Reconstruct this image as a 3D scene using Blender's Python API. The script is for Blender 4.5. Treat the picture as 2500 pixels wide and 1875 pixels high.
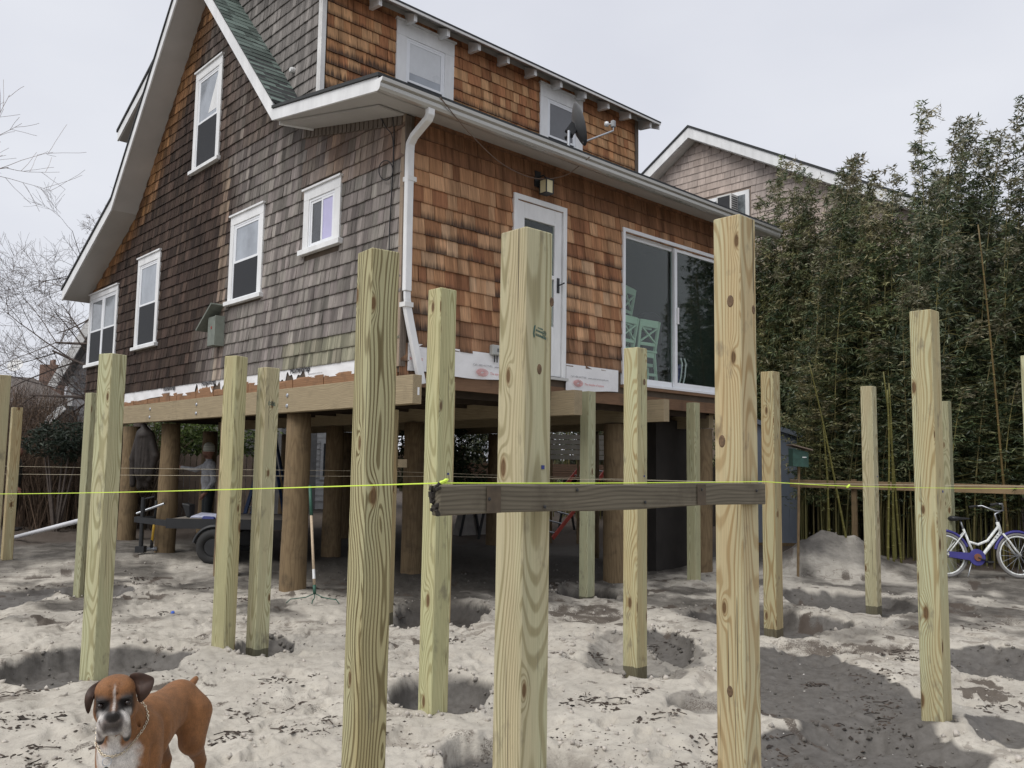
import bpy, bmesh, math, random
import numpy as np
from mathutils import Vector, Matrix

for o in list(bpy.data.objects):
    bpy.data.objects.remove(o)
SC = bpy.context.scene
COL = SC.collection
R = math.radians
rng = random.Random(7)

# ------------------------------------------------------------------ camera, sky, sun, exposure
# world axes: X runs along the front wall, Y along the gable wall, origin = house corner at ground level
CAM = Vector((-5.2008, -7.3452, 1.60))
YAW, PITCH, ROLL, FPX = R(47.104), R(5.431), R(0.867), 2067.8
fwd = Vector((math.cos(YAW)*math.cos(PITCH), math.sin(YAW)*math.cos(PITCH), math.sin(PITCH)))
rgt0 = Vector((math.sin(YAW), -math.cos(YAW), 0.0))
up0 = rgt0.cross(fwd)
rgt = math.cos(ROLL)*rgt0 + math.sin(ROLL)*up0
upv = -math.sin(ROLL)*rgt0 + math.cos(ROLL)*up0
cam_data = bpy.data.cameras.new('camera')
cam = bpy.data.objects.new('camera', cam_data)
COL.objects.link(cam)
cam.matrix_world = Matrix.Translation(CAM) @ Matrix((rgt, upv, -fwd)).transposed().to_4x4()
cam_data.sensor_width = 36.0
cam_data.lens = FPX/2500.0*36.0
cam_data.clip_start = 0.05
cam_data.clip_end = 2000.0
SC.camera = cam

SUN_EL, SUN_AZ = R(54), R(178)          # azimuth of the sun seen from the scene, measured from +X towards +Y
world = bpy.data.worlds.new('World')
SC.world = world
world.use_nodes = True
wt = world.node_tree
wt.nodes.clear()
sky = wt.nodes.new('ShaderNodeTexSky')
sky.sky_type = 'NISHITA'
sky.sun_disc = False
sky.sun_elevation = SUN_EL
sky.sun_rotation = math.pi/2 - SUN_AZ
sky.air_density = 1.0
sky.dust_density = 4.0
wtc = wt.nodes.new('ShaderNodeTexCoord')
wmap = wt.nodes.new('ShaderNodeMapping')
wmap.inputs['Scale'].default_value = (1.0, 1.0, 2.6)
wt.links.new(wtc.outputs['Generated'], wmap.inputs['Vector'])
wno = wt.nodes.new('ShaderNodeTexNoise')
wno.inputs['Scale'].default_value = 2.3
wno.inputs['Detail'].default_value = 5.0
wno.inputs['Roughness'].default_value = 0.45
wt.links.new(wmap.outputs['Vector'], wno.inputs['Vector'])
wra = wt.nodes.new('ShaderNodeValToRGB')
wra.color_ramp.elements[0].position = 0.34
wra.color_ramp.elements[0].color = (5.00, 5.13, 5.62, 1)
wra.color_ramp.elements[1].position = 0.66
wra.color_ramp.elements[1].color = (5.66, 5.78, 6.16, 1)
wt.links.new(wno.outputs['Fac'], wra.inputs['Fac'])
wmx = wt.nodes.new('ShaderNodeMix')
wmx.data_type = 'RGBA'
wmx.inputs[0].default_value = 0.94       # overcast: the cloud deck hides nearly all of the blue
wt.links.new(sky.outputs['Color'], wmx.inputs[6])
wt.links.new(wra.outputs['Color'], wmx.inputs[7])
wbg = wt.nodes.new('ShaderNodeBackground')
wbg.inputs['Strength'].default_value = 0.1
wt.links.new(wmx.outputs[2], wbg.inputs['Color'])
wou = wt.nodes.new('ShaderNodeOutputWorld')
wt.links.new(wbg.outputs['Background'], wou.inputs['Surface'])

sun_data = bpy.data.lights.new('sun', 'SUN')
sun_data.energy = 1.5
sun_data.angle = R(42)       # light filtered by the cloud deck: no hard shadows
sun_data.color = (1.0, 0.97, 0.92)
sun = bpy.data.objects.new('sun', sun_data)
COL.objects.link(sun)
sd = Vector((math.cos(SUN_AZ)*math.cos(SUN_EL), math.sin(SUN_AZ)*math.cos(SUN_EL), math.sin(SUN_EL)))
sun.rotation_euler = sd.to_track_quat('Z', 'Y').to_euler()
sun.location = sd*30

SC.view_settings.view_transform = 'Standard'
SC.view_settings.look = 'None'
SC.view_settings.gamma = 1.0
SC.view_settings.use_curve_mapping = False
SC.view_settings.exposure = 0.55
SC.render.engine = 'CYCLES'
SC.cycles.max_bounces = 6
SC.cycles.diffuse_bounces = 3
SC.cycles.glossy_bounces = 3
SC.cycles.transmission_bounces = 4
SC.cycles.transparent_max_bounces = 8
SC.cycles.caustics_reflective = False
SC.cycles.caustics_refractive = False
SC.cycles.sample_clamp_indirect = 6.0
SC.cycles.use_denoising = True
try:
    SC.cycles.denoiser = 'OPENIMAGEDENOISE'
    SC.cycles.denoising_input_passes = 'RGB_ALBEDO_NORMAL'
except Exception:
    pass

# ------------------------------------------------------------------ surveying helpers (photo pixel -> place in the world)
def ray(px, py):
    return fwd + rgt*((px-1250.0)/FPX) - upv*((py-937.5)/FPX)
def G(px, py, z=0.0):
    d = ray(px, py); return CAM + d*((z-CAM.z)/d.z)
def onX(px, py, X=0.0):
    d = ray(px, py); return CAM + d*((X-CAM.x)/d.x)
def onY(px, py, Y=0.0):
    d = ray(px, py); return CAM + d*((Y-CAM.y)/d.y)
def at(px, py, depth):
    return CAM + ray(px, py)*depth
def proj_size(p):
    q = Vector(p)-CAM; return FPX/max(q.dot(fwd), .1)

# ------------------------------------------------------------------ mesh builder
class MB:
    def __init__(s):
        s.V = []; s.F = []; s.C = []; s.UV = []
        s.usecol = False
    def _add(s, vs, fs, col=None):
        n = len(s.V)
        s.V.extend([tuple(v) for v in vs])
        for f in fs:
            s.F.append(tuple(i+n for i in f))
            s.C.append(col or (1, 1, 1, 1))
        if col: s.usecol = True
        return s
    def hexa(s, p, col=None):            # 8 corners: bottom loop 0-3, top loop 4-7
        return s._add(p, [(3,2,1,0),(4,5,6,7),(0,1,5,4),(1,2,6,5),(2,3,7,6),(3,0,4,7)], col)
    def box(s, a, b, col=None):
        x0,y0,z0 = (min(a[i],b[i]) for i in range(3)); x1,y1,z1 = (max(a[i],b[i]) for i in range(3))
        return s.hexa([(x0,y0,z0),(x1,y0,z0),(x1,y1,z0),(x0,y1,z0),(x0,y0,z1),(x1,y0,z1),(x1,y1,z1),(x0,y1,z1)], col)
    def bar(s, p0, p1, w, h, up=(0,0,1), col=None):      # rectangular bar: w sideways, h along up
        p0 = Vector(p0); p1 = Vector(p1); d = (p1-p0).normalized(); u = Vector(up)
        sd_ = d.cross(u)
        if sd_.length < 1e-5: sd_ = d.cross(Vector((1,0,0)))
        sd_.normalize(); u = sd_.cross(d).normalized()
        a = sd_*(w/2); b = u*(h/2)
        return s.hexa([p0-a-b,p0+a-b,p0+a+b,p0-a+b,p1-a-b,p1+a-b,p1+a+b,p1-a+b], col)
    def tube(s, pts, r, n=8, col=None, cap=True):
        pts = [Vector(p) for p in pts]; m = len(pts)
        rs = r if isinstance(r, (list, tuple)) else [r]*m
        t0 = (pts[1]-pts[0]).normalized()
        u = t0.orthogonal().normalized()
        vs = []
        for i, p in enumerate(pts):
            t = (pts[min(i+1,m-1)]-pts[max(i-1,0)])
            t = t.normalized() if t.length > 1e-9 else t0
            u = (u - t*u.dot(t))
            u = u.normalized() if u.length > 1e-6 else t.orthogonal().normalized()
            v = t.cross(u)
            for k in range(n):
                a = 2*math.pi*k/n
                vs.append(p + (u*math.cos(a)+v*math.sin(a))*rs[i])
        fs = [(i*n+k, i*n+(k+1)%n, (i+1)*n+(k+1)%n, (i+1)*n+k) for i in range(m-1) for k in range(n)]
        if cap:
            fs.append(tuple(range(n))[::-1]); fs.append(tuple(range((m-1)*n, m*n)))
        return s._add(vs, fs, col)
    def prism(s, poly, ext, col=None):   # polygon of 3D points extruded by a vector
        poly = [Vector(p) for p in poly]; e = Vector(ext); n = len(poly)
        vs = poly + [p+e for p in poly]
        fs = [tuple(range(n))[::-1], tuple(range(n, 2*n))] + [(i,(i+1)%n,n+(i+1)%n,n+i) for i in range(n)]
        return s._add(vs, fs, col)
    def lathe(s, prof, n=16, c=(0,0,0), col=None, M=None):  # profile of (radius, z)
        vs = []
        for r_, z_ in prof:
            for k in range(n):
                a = 2*math.pi*k/n
                v = Vector((r_*math.cos(a), r_*math.sin(a), z_))
                if M is not None: v = M @ v
                vs.append(v+Vector(c))
        m = len(prof)
        fs = [(i*n+k, i*n+(k+1)%n, (i+1)*n+(k+1)%n, (i+1)*n+k) for i in range(m-1) for k in range(n)]
        fs += [tuple(range(n))[::-1], tuple(range((m-1)*n, m*n))]
        return s._add(vs, fs, col)
    def torus(s, c, R_, r_, M=None, n=24, k=6, col=None, a0=0, a1=2*math.pi):
        pts = []
        full = abs(a1-a0-2*math.pi) < 1e-6
        for i in range(n + (0 if full else 1)):
            a = a0+(a1-a0)*i/n
            ca, sa = math.cos(a), math.sin(a)
            for j in range(k):
                b = 2*math.pi*j/k
                v = Vector(((R_+r_*math.cos(b))*ca, (R_+r_*math.cos(b))*sa, r_*math.sin(b)))
                if M is not None: v = M @ v
                pts.append(v+Vector(c))
        fs = []
        for i in range(n):
            i2 = (i+1) % n if full else i+1
            for j in range(k):
                fs.append((i*k+j, i2*k+j, i2*k+(j+1)%k, i*k+(j+1)%k))
        return s._add(pts, fs, col)
    def build(s, name, m, parent=None, smooth=False, local=False, recalc=True, bevel=0.0, label=None):
        me = bpy.data.meshes.new(name)
        me.from_pydata(s.V, [], s.F)
        if s.usecol:
            at_ = me.attributes.new('tint', 'FLOAT_COLOR', 'FACE')
            at_.data.foreach_set('color', np.array(s.C, dtype=np.float32).ravel())
        if s.UV:
            uv = me.uv_layers.new(name='UVMap')
            uv.data.foreach_set('uv', np.array(s.UV, dtype=np.float32).ravel())
        if recalc and len(s.F) < 60000:
            b = bmesh.new(); b.from_mesh(me)
            bmesh.ops.recalc_face_normals(b, faces=b.faces)
            if bevel > 0:
                bmesh.ops.bevel(b, geom=list(b.edges), offset=bevel, segments=1, affect='EDGES', clamp_overlap=True)
            b.to_mesh(me); b.free()
        if smooth:
            me.polygons.foreach_set('use_smooth', [True]*len(me.polygons))
        me.materials.append(m)
        o = bpy.data.objects.new(name, me)
        COL.objects.link(o)
        if parent is not None: attach(o, parent, local)
        if label: o['label'] = label
        return o

def basis(o):
    b = Matrix.LocRotScale(o.location, o.rotation_euler, o.scale)
    if o.parent is not None:
        return basis(o.parent) @ o.matrix_parent_inverse @ b
    return b
def attach(o, parent, local=False):
    o.parent = parent
    if not local: o.matrix_parent_inverse = basis(parent).inverted()
    return o
def thing(name, label, cat, loc=(0,0,0), rz=0.0, group=None):
    o = bpy.data.objects.new(name, None)
    o.empty_display_size = .1
    COL.objects.link(o)
    o.location = loc; o.rotation_euler = (0, 0, rz)
    return tag(o, label, cat, group)
def tag(o, label=None, cat=None, group=None, kind=None):
    if label: o['label'] = label
    if cat: o['category'] = cat
    if group: o['group'] = group
    if kind: o['kind'] = kind
    return o
def copy_tree(o, parent=None):
    c = o.copy(); COL.objects.link(c)
    if parent is not None: c.parent = parent
    for ch in list(o.children): copy_tree(ch, c)
    return c

# fast mesh from numpy arrays
def np_mesh(name, V, Q, m, smooth=True, tint=None, domain='POINT', nper=4):
    me = bpy.data.meshes.new(name)
    V = np.asarray(V, dtype=np.float32); Q = np.asarray(Q, dtype=np.int32)
    me.vertices.add(len(V)); me.vertices.foreach_set('co', V.ravel())
    me.loops.add(Q.size); me.loops.foreach_set('vertex_index', Q.ravel())
    me.polygons.add(len(Q))
    me.polygons.foreach_set('loop_start', np.arange(0, Q.size, nper, dtype=np.int32))
    me.polygons.foreach_set('loop_total', np.full(len(Q), nper, dtype=np.int32))
    if smooth: me.polygons.foreach_set('use_smooth', np.ones(len(Q), dtype=bool))
    me.update(calc_edges=True)
    me.validate()
    if tint is not None:
        a = me.attributes.new('tint', 'FLOAT_COLOR', domain)
        a.data.foreach_set('color', np.asarray(tint, dtype=np.float32).ravel())
    me.materials.append(m)
    o = bpy.data.objects.new(name, me); COL.objects.link(o)
    return o

# value noise in numpy
def _h(ix, iy, seed):
    n = (ix.astype(np.int64)*374761393 + iy.astype(np.int64)*668265263 + seed*1274126177) & 0xffffffff
    n = ((n ^ (n >> 13))*1274126177) & 0xffffffff
    n = (n ^ (n >> 16)) & 0xffffffff
    return n.astype(np.float64)/4294967295.0
def vnoise(x, y, seed=0):
    ix = np.floor(x); iy = np.floor(y); fx = x-ix; fy = y-iy
    fx = fx*fx*(3-2*fx); fy = fy*fy*(3-2*fy)
    a = _h(ix, iy, seed); b = _h(ix+1, iy, seed); c = _h(ix, iy+1, seed); d = _h(ix+1, iy+1, seed)
    return (a*(1-fx)+b*fx)*(1-fy)+(c*(1-fx)+d*fx)*fy
def fbm(x, y, seed=0, oct=4, gain=.5):
    t = 0; a = 1; s = 0
    for i in range(oct):
        t = t + a*vnoise(x, y, seed+i*17); s += a; a *= gain; x = x*2.03+3.1; y = y*2.03+7.7
    return t/s
def sstep(a, b, x):
    t = np.clip((x-a)/(b-a), 0, 1); return t*t*(3-2*t)
from mathutils import noise as mnoise
def nz(x, y, seed=0, oct=3):
    return .5+.5*mnoise.fractal((x, y, seed*3.17), 1.0, 2.0, oct)*.8
# lettering is turned into meshes first, while the scene is still empty
TEXTS = {}
def _text(s, size, bold=0.0):
    cu = bpy.data.curves.new('lettering', 'FONT'); cu.body = s; cu.size = size; cu.offset = bold; cu.extrude = .0003; cu.resolution_u = 3
    o = bpy.data.objects.new('lettering', cu); COL.objects.link(o)
    me = bpy.data.meshes.new_from_object(o.evaluated_get(bpy.context.evaluated_depsgraph_get()))
    bpy.data.objects.remove(o); bpy.data.curves.remove(cu)
    TEXTS[s] = me
_text('HomeWrap', .10, .0025); _text('www.construction.tyvek.com', .028); _text('science', .06); _text('in', .05)
_text('Call 1-800-44-TYVEK   www.construction.tyvek.com', .034); _text('The miracles of science', .04)
# ------------------------------------------------------------------ materials
class T:
    def __init__(s, name):
        s.m = bpy.data.materials.new(name); s.m.use_nodes = True
        s.t = s.m.node_tree; s.t.nodes.clear()
        s.out = s.t.nodes.new('ShaderNodeOutputMaterial')
        s.b = s.t.nodes.new('ShaderNodeBsdfPrincipled')
        s.t.links.new(s.b.outputs[0], s.out.inputs[0])
    def n(s, typ, ins=None, **pr):
        nd = s.t.nodes.new('ShaderNode'+typ)
        for k, v in pr.items(): setattr(nd, k, v)
        for k, v in (ins or {}).items(): s.put(nd.inputs[k], v)
        return nd
    def put(s, sock, v):
        if hasattr(v, 'is_output'): s.t.links.new(v, sock)
        else: sock.default_value = v
    def math(s, op, a, b=None, c=None, clamp=False):
        nd = s.n('Math', operation=op, use_clamp=clamp)
        s.put(nd.inputs[0], a)
        if b is not None: s.put(nd.inputs[1], b)
        if c is not None: s.put(nd.inputs[2], c)
        return nd.outputs[0]
    def vec(s, x, y, z):
        nd = s.n('CombineXYZ', {0: x, 1: y, 2: z}); return nd.outputs[0]
    def sep(s, v):
        nd = s.n('SeparateXYZ', {0: v}); return nd.outputs
    def noise(s, v, scale=1.0, detail=2.0, rough=.5, dist=0.0):
        nd = s.n('TexNoise', {'Vector': v, 'Scale': scale, 'Detail': detail, 'Roughness': rough, 'Distortion': dist}); return nd
    def mix(s, f, a, b, blend='MIX'):
        nd = s.n('Mix', data_type='RGBA', blend_type=blend, clamp_factor=True)
        s.put(nd.inputs[0], f); s.put(nd.inputs[6], a); s.put(nd.inputs[7], b)
        return nd.outputs[2]
    def map(s, v, a, b, c=0.0, d=1.0, smooth=False):
        nd = s.n('MapRange', {0: v, 1: a, 2: b, 3: c, 4: d}, clamp=True)
        if smooth: nd.interpolation_type = 'SMOOTHSTEP'
        return nd.outputs[0]
    def vscale(s, v, k):
        nd = s.n('VectorMath', operation='MULTIPLY'); s.put(nd.inputs[0], v); nd.inputs[1].default_value = k if isinstance(k, (tuple, list)) else (k,k,k)
        return nd.outputs[0]
    def bump(s, h, strength=.3, dist=.01):
        nd = s.n('Bump', {'Height': h, 'Strength': strength, 'Distance': dist}); s.put(s.b.inputs['Normal'], nd.outputs[0])
    def tc(s, k='Object'):
        return s.n('TexCoord').outputs[k]
    def pos(s):
        return s.n('NewGeometry').outputs['Position']
    def attr(s, nm='tint'):
        return s.n('Attribute', attribute_name=nm)
def c4(c): return (c[0], c[1], c[2], 1.0)
MC = {}
def plain(name, col, rough=.6, metal=0.0, spec=.4, var=.18, vscale=6.0, bump=0.0, bscale=60.0, tint=False, stretch=(1,1,1), coat=0):
    """a painted / metal / cloth surface with soft mottling so that it never is one flat colour"""
    if name in MC: return MC[name]
    t = T(name)
    v = t.vscale(t.pos(), stretch)
    base = c4(col)
    if tint: base = t.mix(1.0, base, t.attr().outputs['Color'], 'MULTIPLY')
    if var > 0:
        n1 = t.noise(v, vscale, 5.0, .6).outputs[0]
        k = t.map(n1, .25, .75, 1-var, 1+var)
        base = t.mix(1.0, base, t.n('CombineColor', {0: k, 1: k, 2: k}).outputs[0], 'MULTIPLY')
        t.put(t.b.inputs['Roughness'], t.map(n1, .2, .8, max(rough-.1, .02), min(rough+.12, 1)))
    else:
        t.b.inputs['Roughness'].default_value = rough
    t.put(t.b.inputs['Base Color'], base)
    t.b.inputs['Metallic'].default_value = metal
    t.b.inputs['Specular IOR Level'].default_value = spec
    if coat: t.b.inputs['Coat Weight'].default_value = coat
    if bump > 0: t.bump(t.noise(v, bscale, 4.0, .6).outputs[0], .5, bump)
    MC[name] = t.m
    return t.m

def mat_post(name, pale, tan, late, freq=88.0, contrast=.8, wobble=.20):
    """treated pine: growth rings cut by the four faces, knots that bend them, wet foot below obj.color alpha"""
    t = T(name)
    oi = t.n('ObjectInfo'); rnd = oi.outputs['Random']
    tcn = t.n('TexCoord'); x, y, z = t.sep(tcn.outputs['Object'])
    nx, ny, nzz = t.sep(tcn.outputs['Normal'])
    zz = t.math('ADD', z, t.math('MULTIPLY', rnd, 37.0))
    wob = t.noise(t.vec(t.math('MULTIPLY', rnd, 91.0), 0.0, t.math('MULTIPLY', zz, .85)), 1.0, 1.0)
    wr, wg, wb = t.sep(wob.outputs['Color'])
    a = t.math('MULTIPLY', rnd, 411.0)
    px = t.math('ADD', t.math('ADD', x, t.math('MULTIPLY', t.math('SUBTRACT', wr, .5), wobble)), t.math('MULTIPLY', t.math('SINE', a), .062))
    py = t.math('ADD', t.math('ADD', y, t.math('MULTIPLY', t.math('SUBTRACT', wg, .5), wobble)), t.math('MULTIPLY', t.math('COSINE', a), .062))
    rad = t.math('SQRT', t.math('ADD', t.math('MULTIPLY', px, px), t.math('MULTIPLY', py, py)))
    warp = t.noise(t.vec(t.math('MULTIPLY', x, 8.0), t.math('MULTIPLY', y, 8.0), t.math('MULTIPLY', zz, 1.6)), 1.0, 2.0).outputs[0]
    ax = t.math('ROUND', t.math('ABSOLUTE', nx)); ay = t.math('ROUND', t.math('ABSOLUTE', ny))
    u = t.math('ADD', t.math('MULTIPLY', x, ay), t.math('MULTIPLY', y, ax))
    face = t.math('ADD', t.math('MULTIPLY', t.math('ROUND', nx), 13.7), t.math('MULTIPLY', t.math('ROUND', ny), 29.3))
    vor = t.n('TexVoronoi', {'Vector': t.vec(t.math('ADD', t.math('MULTIPLY', u, 5.2), t.math('ADD', face, t.math('MULTIPLY', rnd, 53.0))), t.math('MULTIPLY', zz, 1.9), 0.0), 'Scale': 1.0, 'Randomness': 1.0}, voronoi_dimensions='2D')
    d = vor.outputs['Distance']
    cr, cg, cb = t.sep(vor.outputs['Color'])
    gate = t.math('GREATER_THAN', cr, .52)
    size = t.map(cg, 0, 1, .55, 1.1)
    dn = t.math('DIVIDE', d, size)
    infl = t.math('MULTIPLY', t.math('POWER', t.math('MAXIMUM', t.math('SUBTRACT', 1.0, t.math('DIVIDE', dn, .34)), 0.0), 2.0), gate)
    ringp = t.math('ADD', t.math('ADD', t.math('MULTIPLY', rad, freq), t.math('MULTIPLY', warp, 2.2)), t.math('MULTIPLY', infl, 4.2))
    s = t.math('MULTIPLY_ADD', t.math('SINE', t.math('MULTIPLY', ringp, 6.2832)), .5, .5)
    lt = t.map(s, .42, .96, 0, 1, True)
    # uneven strength of the late wood, fading in places
    fade = t.noise(t.vec(t.math('MULTIPLY', x, 14.0), t.math('MULTIPLY', y, 14.0), t.math('MULTIPLY', zz, .9)), 1.0, 2.0).outputs[0]
    lt2 = t.math('MULTIPLY', lt, t.map(fade, .3, .7, contrast*.55, contrast))
    tone = t.noise(t.vec(t.math('MULTIPLY', x, 6.0), t.math('MULTIPLY', y, 6.0), t.math('MULTIPLY', zz, .7)), 1.0, 2.0).outputs[0]
    base = t.mix(t.map(tone, .4, .68), c4(pale), c4(tan))
    base = t.mix(lt2, base, c4(late))
    fib = t.noise(t.vec(t.math('MULTIPLY', x, 260.0), t.math('MULTIPLY', y, 260.0), t.math('MULTIPLY', zz, 5.0)), 1.0, 2.0).outputs[0]
    kf = t.map(fib, .25, .75, .84, 1.13)
    base = t.mix(1.0, base, t.n('CombineColor', {0: kf, 1: kf, 2: kf}).outputs[0], 'MULTIPLY')
    base = t.mix(1.0, base, oi.outputs['Color'], 'MULTIPLY')
    core = t.math('MULTIPLY', t.map(dn, .060, .085, 1.0, 0.0), gate)
    rim = t.math('MULTIPLY', t.map(dn, .08, .13, 1.0, 0.0), gate)
    base = t.mix(t.math('MULTIPLY', rim, .55), base, (.20, .12, .05, 1))
    kcol = t.mix(t.map(fib, .3, .7), (.07, .042, .022, 1), (.18, .105, .05, 1))
    base = t.mix(t.math('MULTIPLY', core, .92), base, kcol)
    # hand prints, fork-lift scuffs and mud smears
    sm = t.noise(t.vec(t.math('MULTIPLY', u, 9.0), face, t.math('MULTIPLY', zz, 4.5)), 1.0, 4.0, .65).outputs[0]
    base = t.mix(t.map(sm, .59, .72, 0, .55), base, (.12, .105, .085, 1))
    # fine checks (drying cracks)
    ck = t.noise(t.vec(t.math('MULTIPLY', u, 90.0), face, t.math('MULTIPLY', zz, 1.1)), 1.0, 1.0).outputs[0]
    crack = t.map(ck, .705, .725)
    base = t.mix(t.math('MULTIPLY', crack, .75), base, (.05, .04, .025, 1))
    wetn = t.math('ADD', z, t.math('MULTIPLY', t.math('SUBTRACT', sm, .5), .05))
    wet = t.math('LESS_THAN', wetn, oi.outputs['Alpha'])
    base = t.mix(t.math('MULTIPLY', wet, .8), base, (.075, .068, .05, 1))
    # sawn top
    t.put(t.b.inputs['Base Color'], base)
    t.b.inputs['Roughness'].default_value = .78
    t.b.inputs['Specular IOR Level'].default_value = .22
    hgt = t.math('SUBTRACT', t.math('MULTIPLY', lt, .5), t.math('ADD', t.math('MULTIPLY', crack, 1.2), t.math('MULTIPLY', core, -.4)))
    t.bump(hgt, .35, .004)
    return t.m

def mat_lumber(name, a, b, axis=0, rings=70.0, rough=.8, dirt=.4):
    """sawn board whose grain runs along one axis"""
    if name in MC: return MC[name]
    t = T(name)
    oi = t.n('ObjectInfo')
    c = list(t.sep(t.tc('Object')))
    L = t.math('ADD', c[axis], t.math('MULTIPLY', oi.outputs['Random'], 23.0))
    o = [c[i] for i in range(3) if i != axis]
    w = t.noise(t.vec(t.math('MULTIPLY', L, .9), t.math('MULTIPLY', o[0], 5.0), t.math('MULTIPLY', o[1], 5.0)), 1.0, 2.0).outputs[0]
    rr = t.math('ADD', t.math('MULTIPLY', t.math('ADD', o[0], t.math('MULTIPLY', o[1], 1.3)), rings), t.math('MULTIPLY', w, 9.0))
    s = t.math('POWER', t.math('MULTIPLY_ADD', t.math('SINE', t.math('MULTIPLY', rr, 6.2832)), .5, .5), 2.0)
    fib = t.noise(t.vec(t.math('MULTIPLY', L, 4.0), t.math('MULTIPLY', o[0], 150.0), t.math('MULTIPLY', o[1], 150.0)), 1.0, 2.0).outputs[0]
    base = t.mix(t.math('MULTIPLY', s, .6), c4(a), c4(b))
    k = t.map(fib, .25, .75, .78, 1.18)
    base = t.mix(1.0, base, t.n('CombineColor', {0: k, 1: k, 2: k}).outputs[0], 'MULTIPLY')
    dn = t.noise(t.pos(), 4.5, 5.0, .65).outputs[0]
    base = t.mix(t.map(dn, .52, .75, 0, dirt), base, (.05, .04, .03, 1))
    t.put(t.b.inputs['Base Color'], base)
    t.b.inputs['Roughness'].default_value = rough
    t.b.inputs['Specular IOR Level'].default_value = .25
    t.bump(t.math('ADD', fib, t.math('MULTIPLY', s, .3)), .3, .003)
    MC[name] = t.m
    return t.m

def mat_shingle(name, grainscale=1.0, streak=.35):
    """cedar shingles: colour of each piece in 'tint', weather stain height in its alpha, uv = metres along / 0..1 up the exposed part"""
    t = T(name)
    at_ = t.attr(); uv = t.n('UVMap').outputs[0]
    u, v, _ = t.sep(uv)
    g = t.noise(t.vec(t.math('MULTIPLY', u, 95.0*grainscale), t.math('MULTIPLY', v, .55), 0.0), 1.0, 3.0, .6).outputs[0]
    k = t.map(g, .25, .75, .66, 1.32)
    base = t.mix(1.0, at_.outputs['Color'], t.n('CombineColor', {0: k, 1: k, 2: k}).outputs[0], 'MULTIPLY')
    # vertical weathering streaks that run over several courses
    px, py, pz = t.sep(t.pos())
    w = t.noise(t.vec(t.math('MULTIPLY', t.math('ADD', px, py), 8.5), 0.0, t.math('MULTIPLY', pz, .55)), 1.0, 4.0, .6).outputs[0]
    kk = t.map(w, .3, .7, 1-streak, 1+streak)
    base = t.mix(1.0, base, t.n('CombineColor', {0: kk, 1: kk, 2: kk}).outputs[0], 'MULTIPLY')
    # ragged black mildew rising from the butts
    rg = t.noise(t.vec(t.math('MULTIPLY', u, 26.0), 3.0, 0.0), 1.0, 3.0, .7).outputs[0]
    rf = t.noise(t.vec(t.math('MULTIPLY', u, 130.0), t.math('MULTIPLY', v, .8), 7.0), 1.0, 2.0).outputs[0]
    h = t.math('MULTIPLY', at_.outputs['Alpha'], t.math('ADD', t.math('MULTIPLY', t.math('SUBTRACT', rg, .25), 2.4), t.math('MULTIPLY', t.math('SUBTRACT', rf, .5), 1.1)))
    mask = t.map(t.math('SUBTRACT', h, v), -.12, .35, 0, .84)
    base = t.mix(mask, base, (.030, .027, .027, 1))
    t.put(t.b.inputs['Base Color'], base)
    t.b.inputs['Roughness'].default_value = .88
    t.b.inputs['Specular IOR Level'].default_value = .2
    t.bump(g, .4, .003)
    return t.m

def mat_sand():
    t = T('sand')
    a = t.attr('tint')                    # R wet, G dark litter, B moist silt with under-house shade painted in
    wr, wl, wb = t.sep(a.outputs['Color'])
    p = t.pos()
    n1 = t.noise(p, 2.2, 6.0, .6).outputs[0]
    n2 = t.noise(p, 16.0, 5.0, .65).outputs[0]
    n3 = t.noise(p, 95.0, 3.0, .6).outputs[0]
    base = t.mix(t.map(n1, .35, .68), (.520, .486, .424, 1), (.415, .384, .332, 1))
    base = t.mix(t.map(n2, .48, .70, 0, .6), base, (.33, .298, .26, 1))
    # trampled silt smeared into the sand
    big = t.map(t.noise(p, .62, 2.0).outputs[0], .42, .60, .12, 1.0)
    n4 = t.noise(p, 3.1, 7.0, .68, .6).outputs[0]
    base = t.mix(t.math('MULTIPLY', t.map(n4, .52, .60, 0, .78), big), base, t.mix(n2, (.30, .265, .225, 1), (.17, .148, .125, 1)))
    n5 = t.noise(p, 9.5, 6.0, .7, .4).outputs[0]
    base = t.mix(t.math('MULTIPLY', t.map(n5, .575, .64, 0, .75), big), base, (.15, .125, .103, 1))
    base = t.mix(t.map(n3, .60, .72, 0, .35), base, (.24, .21, .18, 1))
    wetc = t.mix(t.map(n2, .35, .7), (.120, .112, .104, 1), (.072, .066, .060, 1))
    base = t.mix(t.map(t.math('ADD', wr, t.math('MULTIPLY', t.math('SUBTRACT', n1, .5), .55)), .30, .72, 0, .94), base, wetc)
    base = t.mix(t.map(t.math('ADD', wb, t.math('MULTIPLY', t.math('SUBTRACT', n1, .5), .6)), .25, .8, 0, .9), base, t.mix(n2, (.070, .062, .055, 1), (.030, .026, .023, 1)))  # near-black silt: moisture, with the shade below the floor painted in
    base = t.mix(t.map(t.math('ADD', wl, t.math('MULTIPLY', t.math('SUBTRACT', n3, .5), .8)), .42, .6, 0, .85), base, (.075, .058, .046, 1))
    t.put(t.b.inputs['Base Color'], base)
    t.put(t.b.inputs['Roughness'], t.map(wr, .3, .8, .95, .62))
    t.b.inputs['Specular IOR Level'].default_value = .22
    h = t.math('MULTIPLY', t.math('ADD', t.math('MULTIPLY', n3, .5), t.math('MULTIPLY', n2, 1.3)), t.map(wr, .3, .9, 1.0, .4))
    t.bump(h, .65, .012)
    return t.m

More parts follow.
